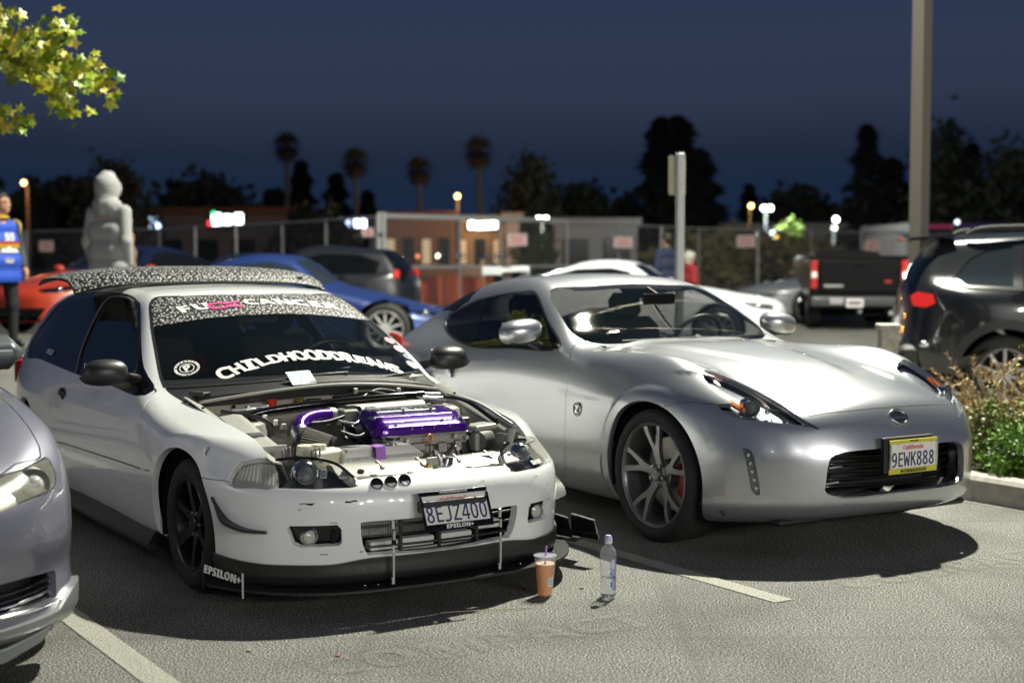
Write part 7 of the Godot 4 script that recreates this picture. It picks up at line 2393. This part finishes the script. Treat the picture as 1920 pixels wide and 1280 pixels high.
func pickup() -> void:
	var ro := thing("black_pickup", "black pickup truck seen from behind with red tail lamps and white plate", "pickup truck", Vector3(px(1612, 25.5), gh(6, 25), -25.5), PI - .12)
	var black := mat(Color(.004, .004, .005), .3, 0, {"metallic_specular": .3})
	# z = 0 at the tailgate's face, the truck runs away from it towards +z
	var bed := part(ro, "bed", MB.new().box(Vector3(0, .93, 1.0), Vector3(1.74, .74, 1.9), .06), black)
	part(bed, "bed_cover", MB.new().box(Vector3(0, 1.32, 1.0), Vector3(1.66, .05, 1.85), .02), M.dark)
	var tg := part(ro, "tailgate", MB.new().box(Vector3(0, .98, .015), Vector3(1.42, .60, .06), .025), black)
	part(tg, "tailgate_handle", MB.new().box(Vector3(0, 1.16, -.02), Vector3(.22, .07, .02), .008), M.gloss)
	part(tg, "tailgate_crease", MB.new().box(Vector3(0, .84, -.018), Vector3(1.30, .012, .012), .004), M.gloss)
	part(tg, "badge", MB.new().box(Vector3(.46, .80, -.02), Vector3(.34, .035, .008), .003), M.alu)
	part(tg, "badge", MB.new().box(Vector3(-.50, .88, -.02), Vector3(.12, .05, .008), .003), mat(Color(.3, .02, .02), .3))
	for sg in [-1.0, 1.0]:
		var tl := part(ro, "tail_lamp", MB.new().box(Vector3(sg * .80, 1.0, .03), Vector3(.13, .52, .09), .025), glow(Color(.6, .012, .012), .5 if sg < 0 else .12))
		part(tl, "reverse_lamp", MB.new().box(Vector3(sg * .80, 1.0, -.018), Vector3(.10, .10, .01), .004), M.plate_white)
		for z in [1.05, 4.1]:
			wheel(ro, Vector3(sg * .84, .35, z), sg, .35, .24, .22, "", M.alu, false)
		part(ro, "bed_rail", MB.new().box(Vector3(sg * .84, 1.31, 1.0), Vector3(.07, .05, 1.9), .015), black)
	var bp := part(ro, "bumper", MB.new().box(Vector3(0, .52, -.08), Vector3(1.78, .20, .20), .05), mat(Color(.09, .09, .10), .3, .6))
	part(bp, "plate", MB.new().box(Vector3(.10, .50, -.187), Vector3(.30, .15, .006), .002), mat(Color(.6, .56, .56), .5))
	part(bp, "plate_lettering", MB.new().box(Vector3(.10, .50, -.192), Vector3(.22, .05, .003), .001), M.navy)
	part(bp, "step", MB.new().box(Vector3(.42, .53, -.19), Vector3(.24, .12, .02), .006), M.alu)
	part(ro, "hitch", MB.new().cyl(Vector3(0, .36, -.10), Vector3(0, .36, .2), .04, .04, 10), M.steel)
	part(ro, "exhaust", MB.new().cyl(Vector3(-.55, .32, -.05), Vector3(-.55, .32, .5), .04, .04, 12), M.alu)
	part(ro, "axle", MB.new().tube([Vector3(-.7, .33, 1.05), Vector3(0, .33, 1.05), Vector3(.7, .33, 1.05)], .08, 8), M.dark)
	part(ro, "cab", MB.new().box(Vector3(0, .95, 3.1), Vector3(1.74, .8, 2.2), .08), black)
	part(ro, "cab_roof", MB.new().slab([[Vector3(-.62, 1.42, 2.1), Vector3(0, 1.47, 2.1), Vector3(.62, 1.42, 2.1)], [Vector3(-.60, 1.42, 3.1), Vector3(0, 1.47, 3.1), Vector3(.60, 1.42, 3.1)]], Vector3(0, -.12, 0)), black)
	part(ro, "front_end", MB.new().box(Vector3(0, .78, 4.5), Vector3(1.70, .55, 1.3), .1), black)

func bonnet_on_roof() -> void:
	var o := thing("loose_bonnet", "black bonnet with silver glitter flakes lying across the white hatchback's roof", "bonnet", Vector3(-.7293, 0, -6.4599), .5669)
	var rows := []
	for j in 17:
		var v := j / 16.0
		var row := []
		for i in 41:
			var u := lerpf(-1.0, 1.0, i / 40.0)
			var x := u * .73 + .02
			var y := 1.350 - .034 * pow(absf(u), 2.2) - .03 * pow(absf(u), 9.0)
			var z := lerpf(-1.70 - .10 * u * u, -2.55, v)
			y += .018 * sin(v * PI)
			if v < .25: y -= .062 * pow(1.0 - v / .25, 2.0)
			if v > .9: y -= .02 * (v - .9) / .1
			row.append(X(x, y, z))
		rows.append(row)
	part(o, "skin", MB.new().sheet(rows), M.flake)
	var under := []
	for row in rows:
		var r2 := []
		for p in row: r2.append(p + Vector3(0, -.014, -.004))
		under.append(r2)
	var us := MB.new().sheet(under, true)
	for e in [0, 16]:
		for i in 40: us.quad(rows[e][i], rows[e][i + 1], under[e][i + 1], under[e][i])
	for e in [0, 40]:
		for j in 16: us.quad(rows[j][e], rows[j + 1][e], under[j + 1][e], under[j][e])
	part(o, "inner_frame", us, M.black)
	for u in [-.55, 0.0, .55]:
		part(o, "stiffener", MB.new().tube([X(u, 1.292, -1.80), X(u, 1.30, -2.1), X(u, 1.29, -2.45)], .016, 6), M.black)
	part(o, "stiffener", MB.new().tube([X(-.62, 1.27, -1.86), X(0, 1.29, -1.78), X(.64, 1.27, -1.86)], .018, 6), M.black)

func patch(o: MB, r0: float, r1: float, y0: float, y1: float, a0: float, a1: float, off := .0006) -> MB:
	var rows := []
	for j in 5:
		var row := []
		for i in 9:
			var an := lerpf(a0, a1, i / 8.0)
			var r := lerpf(r0, r1, j / 4.0) + off
			row.append(Vector3(sin(an) * r, lerpf(y0, y1, j / 4.0), cos(an) * r))
		rows.append(row)
	return o.sheet(rows)

func small_things() -> void:
	# iced tea cup
	var o := thing("drink_cup", "clear plastic cup of orange iced tea with a purple straw, on the asphalt", "cup", Vector3(.139, 0.001, -5.904), .1)
	var clear := glass(Color(.85, .9, 1.0), .16, .06)
	part(o, "cup_wall", MB.new().lathe(p2([0, .004, .026, .003, .028, .0, .030, .002, .045, .165, .047, .167, .048, .172, .045, .174]), Vector3.ZERO, Basis.IDENTITY, 40), clear)
	var tea := mat(Color(1.0, .44, .02), .05)
	tea.albedo_color.a = .62
	tea.refraction_enabled = true
	tea.refraction_scale = .033
	part(o, "tea", MB.new().lathe(p2([0, .006, .0285, .006, .0405, .130, .039, .131, 0, .131]), Vector3.ZERO, Basis.IDENTITY, 40), tea)
	part(o, "foam", MB.new().lathe(p2([0, .1325, .040, .1322, .0402, .136, .037, .137, .02, .1335]), Vector3.ZERO, Basis.IDENTITY, 32), mat(Color(.75, .55, .35), .5))
	part(o, "lid_film", MB.new().lathe(p2([0, .1705, .046, .1705, .049, .170, .049, .166]), Vector3.ZERO, Basis.IDENTITY, 40), glass(Color(.8, .85, 1.0), .30, .1))
	part(o, "straw", MB.new().tube([Vector3(-.012, .05, .006), Vector3(.002, .15, .0), Vector3(.006, .208, -.004)], .0042, 8), mat(Color(.45, .22, .62), .4))
	part(o, "order_label", patch(MB.new(), .0345, .0375, .045, .082, .15, 1.0, .0012), mat(Color(.72, .68, .66), .6))
	for k in 4: part(o, "label_line", patch(MB.new(), .0355 + k * .0006, .0356 + k * .0006, .052 + k * .007, .0545 + k * .007, .22, .85, .0016), M.plategrey)
	part(o, "cup_print", patch(MB.new(), .0385, .0405, .098, .128, .75, 1.05, .0012), mat(Color(.45, .30, .22), .6))
	for k in 5:
		var p := Vector3(rng.randf_range(-.018, .018), rng.randf_range(.03, .12), rng.randf_range(-.018, .018))
		part(o, "ice_cube", MB.new().box(p, Vector3.ONE * .018, .003, Basis.from_euler(Vector3(k, k * 2.0, k))), glass(Color(1, .9, .8), .12))
	# water bottle
	o = thing("water_bottle", "clear water bottle with white-blue sport cap and blue label, on the asphalt", "bottle", Vector3(.402, 0.001, -5.867), -.1)
	part(o, "bottle_wall", MB.new().lathe(p2([0, .006, .02, .004, .029, .0, .0335, .006, .035, .02, .0335, .07, .0325, .10, .0335, .13, .0345, .165, .034, .185, .030, .202, .021, .214, .0145, .221, .0135, .232]), Vector3.ZERO, Basis.IDENTITY, 40, 50), glass(Color(.9, .95, 1.0), .13, .04))
	var water := mat(Color(.97, .98, 1.0), .02)
	water.albedo_color.a = 0.0
	water.refraction_enabled = true
	water.refraction_scale = .033
	part(o, "water", MB.new().lathe(p2([0, .008, .026, .006, .032, .012, .033, .02, .0317, .07, .031, .086, .0, .086]), Vector3.ZERO, Basis.IDENTITY, 40, 50), water)
	var blue := mat(Color(.035, .06, .40), .35)
	part(o, "label", patch(MB.new(), .0325, .0325, .085, .155, .25, 1.5, .0012), glass(Color(.05, .08, .45), .55, .2))
	part(o, "label", patch(MB.new(), .0335, .0325, .035, .088, .55, 1.4, .0013), glass(Color(.05, .08, .45), .5, .2))
	part(o, "label_lettering", patch(MB.new(), .0330, .0340, .125, .165, .45, .85, .0018), mat(Color(.6, .62, .7), .4))
	for e in [[.095, .118, .25, .55], [.045, .075, .28, .56]]:
		part(o, "label_box", patch(MB.new(), .0328, .0326, e[0], e[1], e[2], e[3], .002), mat(Color(.62, .64, .72), .5))
		part(o, "label_box_print", patch(MB.new(), .0328, .0326, e[0] + .005, e[1] - .005, e[2] + .06, e[3] - .06, .0026), blue)
	var cp := part(o, "cap", MB.new().lathe(p2([.0, .2325, .0165, .228, .0168, .246, .0145, .250, .0135, .258, .0105, .262, .0, .263]), Vector3.ZERO, Basis.IDENTITY, 24), mat(Color(.52, .57, .78), .4))
	part(cp, "cap_ring", MB.new().lathe(p2([.0169, .230, .0172, .234, .0169, .238]), Vector3.ZERO, Basis.IDENTITY, 24), M.plate_white)
	# card on the hatchback's cowl
	o = thing("paper_card", "small printed white card propped below the hatchback's windshield", "card", Vector3(-.7293, 0, -6.4599), .5669)
	var cb := Transform3D(Basis(Vector3.RIGHT, -.95) * Basis(Vector3.BACK, .05), X(.135, .858, -.262))
	var sheet := part(o, "card_sheet", MB.new().box(Vector3.ZERO, Vector3(.125, .095, .002), .0005), mat(Color(.55, .57, .60), .5))
	sheet.transform = cb
	part(sheet, "card_print", MB.new().box(Vector3(-.02, .018, .0012), Vector3(.085, .035, .001)), mat(Color(.12, .2, .38), .5))
	part(sheet, "card_print", MB.new().box(Vector3(.045, .02, .0012), Vector3(.025, .05, .001)), mat(Color(.45, .5, .56), .5))
	part(sheet, "card_lettering", lettering("S 2", .018, .001, .3), M.navy).position = Vector3(0, -.03, .001)
	# specks on the asphalt
	for e in [[-.30, 5.45, "pale pebble left of the cup, in the hatchback's shadow edge"], [.30, 6.02, "pale pebble between the cup and the bottle"], [-.95, 5.05, "small pebble on the lit asphalt below the hatchback's wheel"], [-.62, 4.98, "purple scrap of petal on the asphalt at lower left"]]:
		var pb := thing("pebble", e[2], "pebble", Vector3(e[0], .004, -e[1]))
		part(pb, "stone", MB.new().ball(Vector3.ZERO, Vector3(.011, .006, .008), 8), mat(Color(.4, .38, .34), .8) if not "petal" in e[2] else mat(Color(.3, .1, .25), .7))
	o = thing("straw_stem", "thin dry stalk lying in the shadow before the hatchback", "stalk", Vector3(-.06, .006, -5.62))
	part(o, "stem", MB.new().tube([Vector3(-.22, 0, .03), Vector3(-.05, .003, 0), Vector3(.14, 0, -.05)], .0022, 5), mat(Color(.42, .36, .24), .8))

# ---------------------------------------------------------------- people
func flesh(caps: Array, cell: float, k := .03, keep = null) -> MB:
	# one skin round tapered bones [from, to, radius, radius], joined smoothly; keep(p) > 0 cuts away
	var f := func(p: Vector3) -> float:
		var d := 1.0
		for c in caps:
			var a: Vector3 = c[0]
			var ab: Vector3 = c[1] - a
			var t := clampf((p - a).dot(ab) / maxf(ab.length_squared(), 1e-9), 0.0, 1.0)
			var e: float = (p - a - ab * t).length() - lerpf(c[2], c[3], t)
			var h := maxf(k - absf(d - e), 0.0) / k
			d = minf(d, e) - h * h * k * .25
		if keep != null: d = maxf(d, keep.call(p))
		return d
	var val := {}
	var ids := {}
	var cells := {}
	for c in caps:
		var r: float = maxf(c[2], c[3]) + k + cell * 2.0
		var lo: Vector3 = ((c[0] as Vector3).min(c[1]) - Vector3.ONE * r) / cell
		var hi: Vector3 = ((c[0] as Vector3).max(c[1]) + Vector3.ONE * r) / cell
		for x in range(floori(lo.x), ceili(hi.x)):
			for y in range(floori(lo.y), ceili(hi.y)):
				for z in range(floori(lo.z), ceili(hi.z)):
					cells[Vector3i(x, y, z)] = true
	var o := MB.new()
	var list := []
	for q in cells:
		var neg := 0
		for i in 8:
			var g: Vector3i = q + Vector3i(i & 1, (i >> 1) & 1, i >> 2)
			if not val.has(g): val[g] = f.call(Vector3(g) * cell)
			if val[g] < 0.0: neg += 1
		if neg == 0 or neg == 8: continue
		var s := Vector3.ZERO
		var m := 0
		for ax in 3:
			for i in 8:
				if i & (1 << ax): continue
				var a: Vector3i = q + Vector3i(i & 1, (i >> 1) & 1, i >> 2)
				var b := a
				b[ax] += 1
				if (val[a] < 0.0) != (val[b] < 0.0):
					s += Vector3(a).lerp(Vector3(b), val[a] / (val[a] - val[b]))
					m += 1
		var p := s / m * cell
		var e := cell * .4
		var n := Vector3(f.call(p + Vector3(e, 0, 0)) - f.call(p - Vector3(e, 0, 0)), f.call(p + Vector3(0, e, 0)) - f.call(p - Vector3(0, e, 0)), f.call(p + Vector3(0, 0, e)) - f.call(p - Vector3(0, 0, e)))
		ids[q] = o.vert(p, n.normalized())
		list.append(q)
	for q in list:
		for ax in 3:
			var b: Vector3i = q
			b[ax] += 1
			if not val.has(b) or (val[q] < 0.0) == (val[b] < 0.0): continue
			var u := Vector3i.ZERO; u[(ax + 1) % 3] = 1
			var w := Vector3i.ZERO; w[(ax + 2) % 3] = 1
			if ids.has(q - u) and ids.has(q - w) and ids.has(q - u - w):
				o._q(ids[q], ids[q - u], ids[q - u - w], ids[q - w])
	return o

func hand_bones(wrist: Vector3, dir: Vector3, palm: Vector3, curl := .5) -> Array:
	# palm, four fingers and a thumb of a loosely hanging hand
	var side := dir.cross(palm).normalized()
	var b := [[wrist, wrist + dir * .075, .026, .034]]
	for k in 4:
		var root := wrist + dir * .082 + side * (k - 1.5) * .021
		var l: float = [.034, .040, .038, .030][k]
		var m := root + (dir + palm * curl * .6).normalized() * l
		var e := m + (dir + palm * curl * 1.6).normalized() * l * .8
		b.append([wrist + dir * .045 + side * (k - 1.5) * .015, root, .014, .0105])
		b.append([root, m, .0102, .0092]); b.append([m, e, .0092, .0078])
	var t := wrist + dir * .03 - side * .03
	b.append([wrist + dir * .02, t, .018, .014])
	b.append([t, t + (dir * .8 - side * .5 + palm * .3).normalized() * .04, .013, .011])
	b.append([t + (dir * .8 - side * .5 + palm * .3).normalized() * .04, t + (dir * .9 - side * .3 + palm * .5).normalized() * .07, .011, .009])
	return b

func head(parent: Node, c: Vector3, turn: float, skin: Material, hair: Material, style: String) -> void:
	# c: middle of the head; faces +z turned about y
	var bs := Basis(Vector3.UP, turn)
	var T := func(v: Vector3) -> Vector3: return c + bs * v
	var bones := [[T.call(Vector3(0, .03, -.012)), T.call(Vector3(0, .02, .012)), .090, .082], [T.call(Vector3(0, -.05, .02)), T.call(Vector3(0, -.078, .052)), .062, .036], [T.call(Vector3(-.028, -.03, .045)), T.call(Vector3(.028, -.03, .045)), .040, .040], [T.call(Vector3(0, .022, .084)), T.call(Vector3(0, -.018, .104)), .010, .015], [T.call(Vector3(-.022, -.022, .09)), T.call(Vector3(.022, -.022, .09)), .010, .010], [T.call(Vector3(-.02, -.056, .083)), T.call(Vector3(.02, -.056, .083)), .010, .010], [T.call(Vector3(0, -.07, 0)), T.call(Vector3(0, -.15, -.025)), .056, .062]]
	for s in [-1.0, 1.0]:
		bones.append([T.call(Vector3(s * .082, .02, -.01)), T.call(Vector3(s * .086, -.02, -.004)), .016, .012])
		bones.append([T.call(Vector3(s * .034, .042, .074)), T.call(Vector3(s * .012, .040, .084)), .011, .011])
	var h := part(parent, "head", flesh(bones, .0075, .022), skin)
	for s in [-1.0, 1.0]:
		part(h, "eye", MB.new().ball(T.call(Vector3(s * .032, .022, .078)), Vector3(.013, .007, .010), 10, bs), M.gloss)
		part(h, "eyebrow", MB.new().tube([T.call(Vector3(s * .052, .042, .076)), T.call(Vector3(s * .032, .049, .086)), T.call(Vector3(s * .014, .044, .089))], .005, 6), hair)
	part(h, "mouth", MB.new().tube([T.call(Vector3(-.026, -.050, .086)), T.call(Vector3(0, -.058, .096)), T.call(Vector3(.026, -.050, .086))], .005, 6), mat(Color(.25, .06, .05), .5) if style != "smile" else M.plate_white)
	if style != "hood":
		part(h, "hair", flesh([[T.call(Vector3(0, .055, -.025)), T.call(Vector3(0, .06, .01)), .092, .080], [T.call(Vector3(0, .01, -.045)), T.call(Vector3(0, -.05, -.05)), .078, .060], [T.call(Vector3(-.05, .05, 0)), T.call(Vector3(.05, .05, 0)), .055, .055]], .010, .03, func(p): return ((p - c) * bs).z - (.035 + .9 * maxf(0.0, ((p - c) * bs).y - .05))), hair)
	if style == "smile":
		var g := []
		for s in [-1.0, 1.0]:
			for k in 13: g.append(T.call(Vector3(s * .034 + cos(TAU * k / 12) * .025 * -s, .02 + sin(TAU * k / 12) * .018, .096)))
		part(h, "glasses", MB.new().tube(g, .003, 5), M.gloss)
		for s in [-1.0, 1.0]: part(h, "glasses_arm", MB.new().tube([T.call(Vector3(s * .06, .024, .092)), T.call(Vector3(s * .088, .026, .01))], .003, 5), M.gloss)

func people() -> void:
	var skin := mat(Color(.42, .22, .14), .55, 0, {"subsurf_scatter_enabled": true, "subsurf_scatter_strength": .1})
	var hair := mat(Color(.010, .008, .007), .6)
	var pants := mat(Color(.008, .008, .009), .85)
	# person in a jersey, facing right
	var at := Vector3(px(2, 16.2), gh(px(2, 16.2), 16.2), -16.2)
	var p := thing("person", "person in blue jersey with rainbow band and glasses, at the left edge", "person", at, .95)
	var H := 1.74
	var arms := []
	for s in [-1.0, 1.0]:
		var sh := Vector3(s * .205, 1.40, 0)
		var el := Vector3(s * .27, 1.13, -.03 if s > 0 else .02)
		var wr := Vector3(s * .25, .90, .08)
		arms.append([sh, el, wr])
	var body := [[Vector3(-.10, 1.36, 0), Vector3(.10, 1.36, 0), .085, .085], [Vector3(0, 1.42, -.01), Vector3(0, 1.52, 0), .06, .055], [Vector3(-.07, 1.0, .01), Vector3(.07, 1.0, .01), .12, .12]]
	for a in arms:
		body.append([a[0], a[1], .055, .044]); body.append([a[1], a[2], .043, .030])
		body.append_array(hand_bones(a[2], Vector3(0, -.96, .25).normalized(), Vector3(-signf(a[2].x), 0, 0)))
	part(p, "body", flesh(body, .012, .03), skin)
	head(p, Vector3(0, 1.625, .03), .35, skin, hair, "smile")
	var torso := [[Vector3(-.12, 1.36, 0), Vector3(.12, 1.36, 0), .098, .098], [Vector3(-.085, 1.18, .012), Vector3(.085, 1.18, .012), .135, .135], [Vector3(-.085, .98, .02), Vector3(.085, .98, .02), .148, .148], [Vector3(-.09, .80, .01), Vector3(.09, .80, .01), .15, .15]]
	var bands := [[1.60, 1.20, Color(.012, .06, .42)], [1.20, 1.18, Color(.55, .03, .02)], [1.18, 1.155, Color(.62, .22, .01)], [1.155, 1.13, Color(.62, .48, .03)], [1.13, 1.105, Color(.12, .22, .10)], [1.105, .74, Color(.012, .06, .42)]]
	for b in bands:
		part(p, "jersey_band", flesh(torso, .016, .05, func(q): return maxf(maxf(q.y - b[0], b[1] - q.y), maxf(absf(q.x) - .215 + .5 * maxf(0, q.y - 1.30), .075 - Vector2(q.x, (q.y - 1.50) * .8).length()))), mat(b[2], .7))
	part(p, "neck_trim", ring(Vector3(0, 1.455, .015), .082, .014, Basis(Vector3.RIGHT, PI / 2 - .35), 24), mat(Color(.65, .42, .02), .7))
	for s in [-1.0, 1.0]:
		part(p, "arm_trim", ring(Vector3(s * .196, 1.36, .0), .088, .011, Basis(Vector3.UP, PI / 2 + s * .1), 24), mat(Color(.65, .42, .02), .7))
		part(p, "sleeve", flesh([[Vector3(s * .21, 1.39, 0), arms[0 if s < 0 else 1][1], .066, .055], [arms[0 if s < 0 else 1][1], arms[0 if s < 0 else 1][2] + Vector3(0, .03, 0), .054, .042]], .014, .03), mat(Color(.035, .045, .055), .8))
	var nt := MB.new().add(lettering("55", .085, .004, .6))
	part(p, "number", nt.warp(func(q): return Vector3(q.x + .02, q.y + 1.255, .152 + q.z - q.x * q.x * 2.0)), M.plate_white)
	part(p, "jersey_lettering", lettering("NUGGETS", .05, .004, .5).warp(func(q): return Vector3(q.x * .8, q.y + .985, .175 + q.z - q.x * q.x * 2.5)), mat(Color(.6, .52, .4), .6))
	part(p, "mountain_patch", MB.new().prism(p2([-.12, 0, -.07, .05, -.04, .03, 0, .075, .05, .03, .08, .05, .13, 0]), .004, Transform3D(Basis.IDENTITY, Vector3(0, 1.08, .158))), M.plate_white)
	var legs := [[Vector3(-.08, .88, 0), Vector3(.08, .88, 0), .13, .13]]
	for s in [-1.0, 1.0]:
		legs.append([Vector3(s * .10, .86, 0), Vector3(s * .13, .48, .02 * s), .10, .07])
		legs.append([Vector3(s * .13, .48, .02 * s), Vector3(s * .14, .09, .0), .068, .05])
	part(p, "trousers", flesh(legs, .018, .04), pants)
	for s in [-1.0, 1.0]:
		part(p, "shoe", flesh([[Vector3(s * .14, .05, -.05), Vector3(s * .15, .04, .14), .05, .04]], .014, .02), M.black)
	# person in a grey hoodie, seen from behind
	at = Vector3(px(206, 14.6), gh(px(206, 14.6), 14.6), -14.6)
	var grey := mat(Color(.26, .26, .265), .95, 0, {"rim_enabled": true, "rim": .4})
	p = thing("person", "person in light grey hoodie with the hood up, turned away", "person", at, 2.75)
	H = 1.86
	var up := 1.08
	arms = []
	body = [[Vector3(-.10, 1.46, 0), Vector3(.10, 1.46, 0), .07, .07], [Vector3(0, 1.50, 0), Vector3(0, 1.62, .01), .055, .055], [Vector3(-.06, 1.08, 0), Vector3(.06, 1.08, 0), .10, .10]]
	for s in [-1.0, 1.0]:
		arms.append([Vector3(s * .175, 1.50, 0), Vector3(s * .215, 1.20, -.04), Vector3(s * .20, .96, .03)])
	for a in arms:
		body.append([a[0], a[1], .05, .04]); body.append([a[1], a[2], .04, .03])
		body.append_array(hand_bones(a[2], Vector3(0, -.9, .43).normalized(), Vector3(-signf(a[2].x), 0, 0)))
	part(p, "body", flesh(body, .012, .03), skin)
	head(p, Vector3(0, 1.735, .03), .0, skin, hair, "hood")
	var hood := [[Vector3(-.11, 1.49, 0), Vector3(.11, 1.49, 0), .082, .082], [Vector3(-.095, 1.30, .0), Vector3(.095, 1.30, .0), .132, .132], [Vector3(-.085, 1.10, .0), Vector3(.085, 1.10, .0), .142, .142], [Vector3(-.09, .94, .0), Vector3(.09, .94, .0), .142, .142], [Vector3(-.04, 1.57, -.05), Vector3(.04, 1.57, -.05), .10, .10]]
	for a in arms:
		hood.append([a[0], a[1], .074, .062]); hood.append([a[1], a[2] + Vector3(0, .02, -.01), .068, .050])
	hood.append([Vector3(-.08, .885, 0), Vector3(.08, .885, 0), .138, .138])
	for c in hood:
		c[0].x *= 1.1; c[1].x *= 1.1
	part(p, "hoodie_cuff", flesh([[Vector3(-.21, .985, .02), Vector3(-.208, .955, .03), .042, .040]], .012, .02), grey)
	part(p, "hoodie_cuff", flesh([[Vector3(.21, .985, .02), Vector3(.208, .955, .03), .042, .040]], .012, .02), grey)
	part(p, "hoodie", flesh(hood, .014, .022, func(q): return .835 - q.y), grey)
	var cowl := [[Vector3(0, 1.77, -.03), Vector3(0, 1.74, .03), .128, .118], [Vector3(0, 1.69, -.03), Vector3(0, 1.60, -.06), .118, .10], [Vector3(0, 1.87, -.04), Vector3(0, 1.86, .02), .05, .06], [Vector3(-.09, 1.56, -.02), Vector3(.09, 1.56, -.02), .075, .075], [Vector3(0, 1.56, -.09), Vector3(0, 1.52, -.10), .07, .06]]
	part(p, "hood", flesh(cowl, .012, .03, func(q): return minf(.102 - Vector3(q.x, (q.y - 1.735) * .88, q.z - .06).length(), 1.0) if q.z > .0 else -1.0), grey)
	legs = [[Vector3(-.08, .90, 0), Vector3(.08, .90, 0), .12, .12]]
	for s in [-1.0, 1.0]:
		legs.append([Vector3(s * .10, .88, 0), Vector3(s * .11, .50, .02), .095, .07])
		legs.append([Vector3(s * .11, .50, .02), Vector3(s * .12, .09, .0), .068, .05])
	part(p, "trousers", flesh(legs, .02, .04), pants)
	for s in [-1.0, 1.0]:
		part(p, "shoe", flesh([[Vector3(s * .12, .05, -.05), Vector3(s * .13, .04, .15), .05, .04]], .014, .02), M.black)
	bystander("person in a brown jacket half hidden behind the person in the hoodie", px(229, 15.6), 15.6, 1.56, 2.2, mat(Color(.15, .09, .055), .85), pants, skin, hair)
	bystander("person in a dark blue jacket and blue shorts left of the sign post", px(1251, 25.5), 25.5, 1.74, -2.6, mat(Color(.012, .018, .05), .85), mat(Color(.01, .09, .5), .8), skin, hair)
	bystander("person in a red top right of the sign post, mostly hidden by the coupe", px(1292, 25.0), 25.0, 1.38, 2.0, mat(Color(.22, .008, .015), .85), mat(Color(.2, .01, .02), .85), skin, mat(Color(.35, .34, .30), .8))

func bystander(label: String, x: float, d: float, H: float, turn: float, top: Material, low: Material, skin: Material, hair: Material) -> void:
	var k := H / 1.74
	var p := thing("person", label, "person", Vector3(x, gh(x, d), -d), turn)
	var body := [[Vector3(-.10, 1.36, 0) * k, Vector3(.10, 1.36, 0) * k, .07, .07], [Vector3(0, 1.42, 0) * k, Vector3(0, 1.52, 0) * k, .055, .055], [Vector3(-.06, 1.0, 0) * k, Vector3(.06, 1.0, 0) * k, .09, .09]]
	var coat := [[Vector3(-.12, 1.37, 0) * k, Vector3(.12, 1.37, 0) * k, .092, .092], [Vector3(-.085, 1.18, 0) * k, Vector3(.085, 1.18, 0) * k, .135, .135], [Vector3(-.085, .98, 0) * k, Vector3(.085, .98, 0) * k, .142, .142], [Vector3(0, 1.42, -.01) * k, Vector3(0, 1.45, -.01) * k, .08, .075]]
	for s in [-1.0, 1.0]:
		var sh := Vector3(s * .20, 1.39, 0) * k
		var el := Vector3(s * .26, 1.12, -.03) * k
		var wr := Vector3(s * .22, .90, .07) * k
		body.append([sh, el, .05, .04]); body.append([el, wr, .04, .03])
		body.append_array(hand_bones(wr, Vector3(0, -.95, .3).normalized(), Vector3(-s, 0, 0)))
		coat.append([sh, el, .072, .06]); coat.append([el, wr, .058, .045])
	part(p, "body", flesh(body, .014, .03), skin)
	part(p, "jacket", flesh(coat, .02, .045), top)
	head(p, Vector3(0, 1.62, .02) * k, .2, skin, hair, "plain")
	var legs := [[Vector3(-.08, .88, 0) * k, Vector3(.08, .88, 0) * k, .13, .13]]
	for s in [-1.0, 1.0]:
		legs.append([Vector3(s * .10, .86, 0) * k, Vector3(s * .12, .48, .02) * k, .098, .07])
		legs.append([Vector3(s * .12, .48, .02) * k, Vector3(s * .13, .09, .0) * k, .068, .05])
	part(p, "trousers", flesh(legs, .022, .04), low)
	for s in [-1.0, 1.0]:
		part(p, "shoe", flesh([[Vector3(s * .13, .05, -.05), Vector3(s * .14, .04, .14), .05, .04]], .016, .02), M.black)
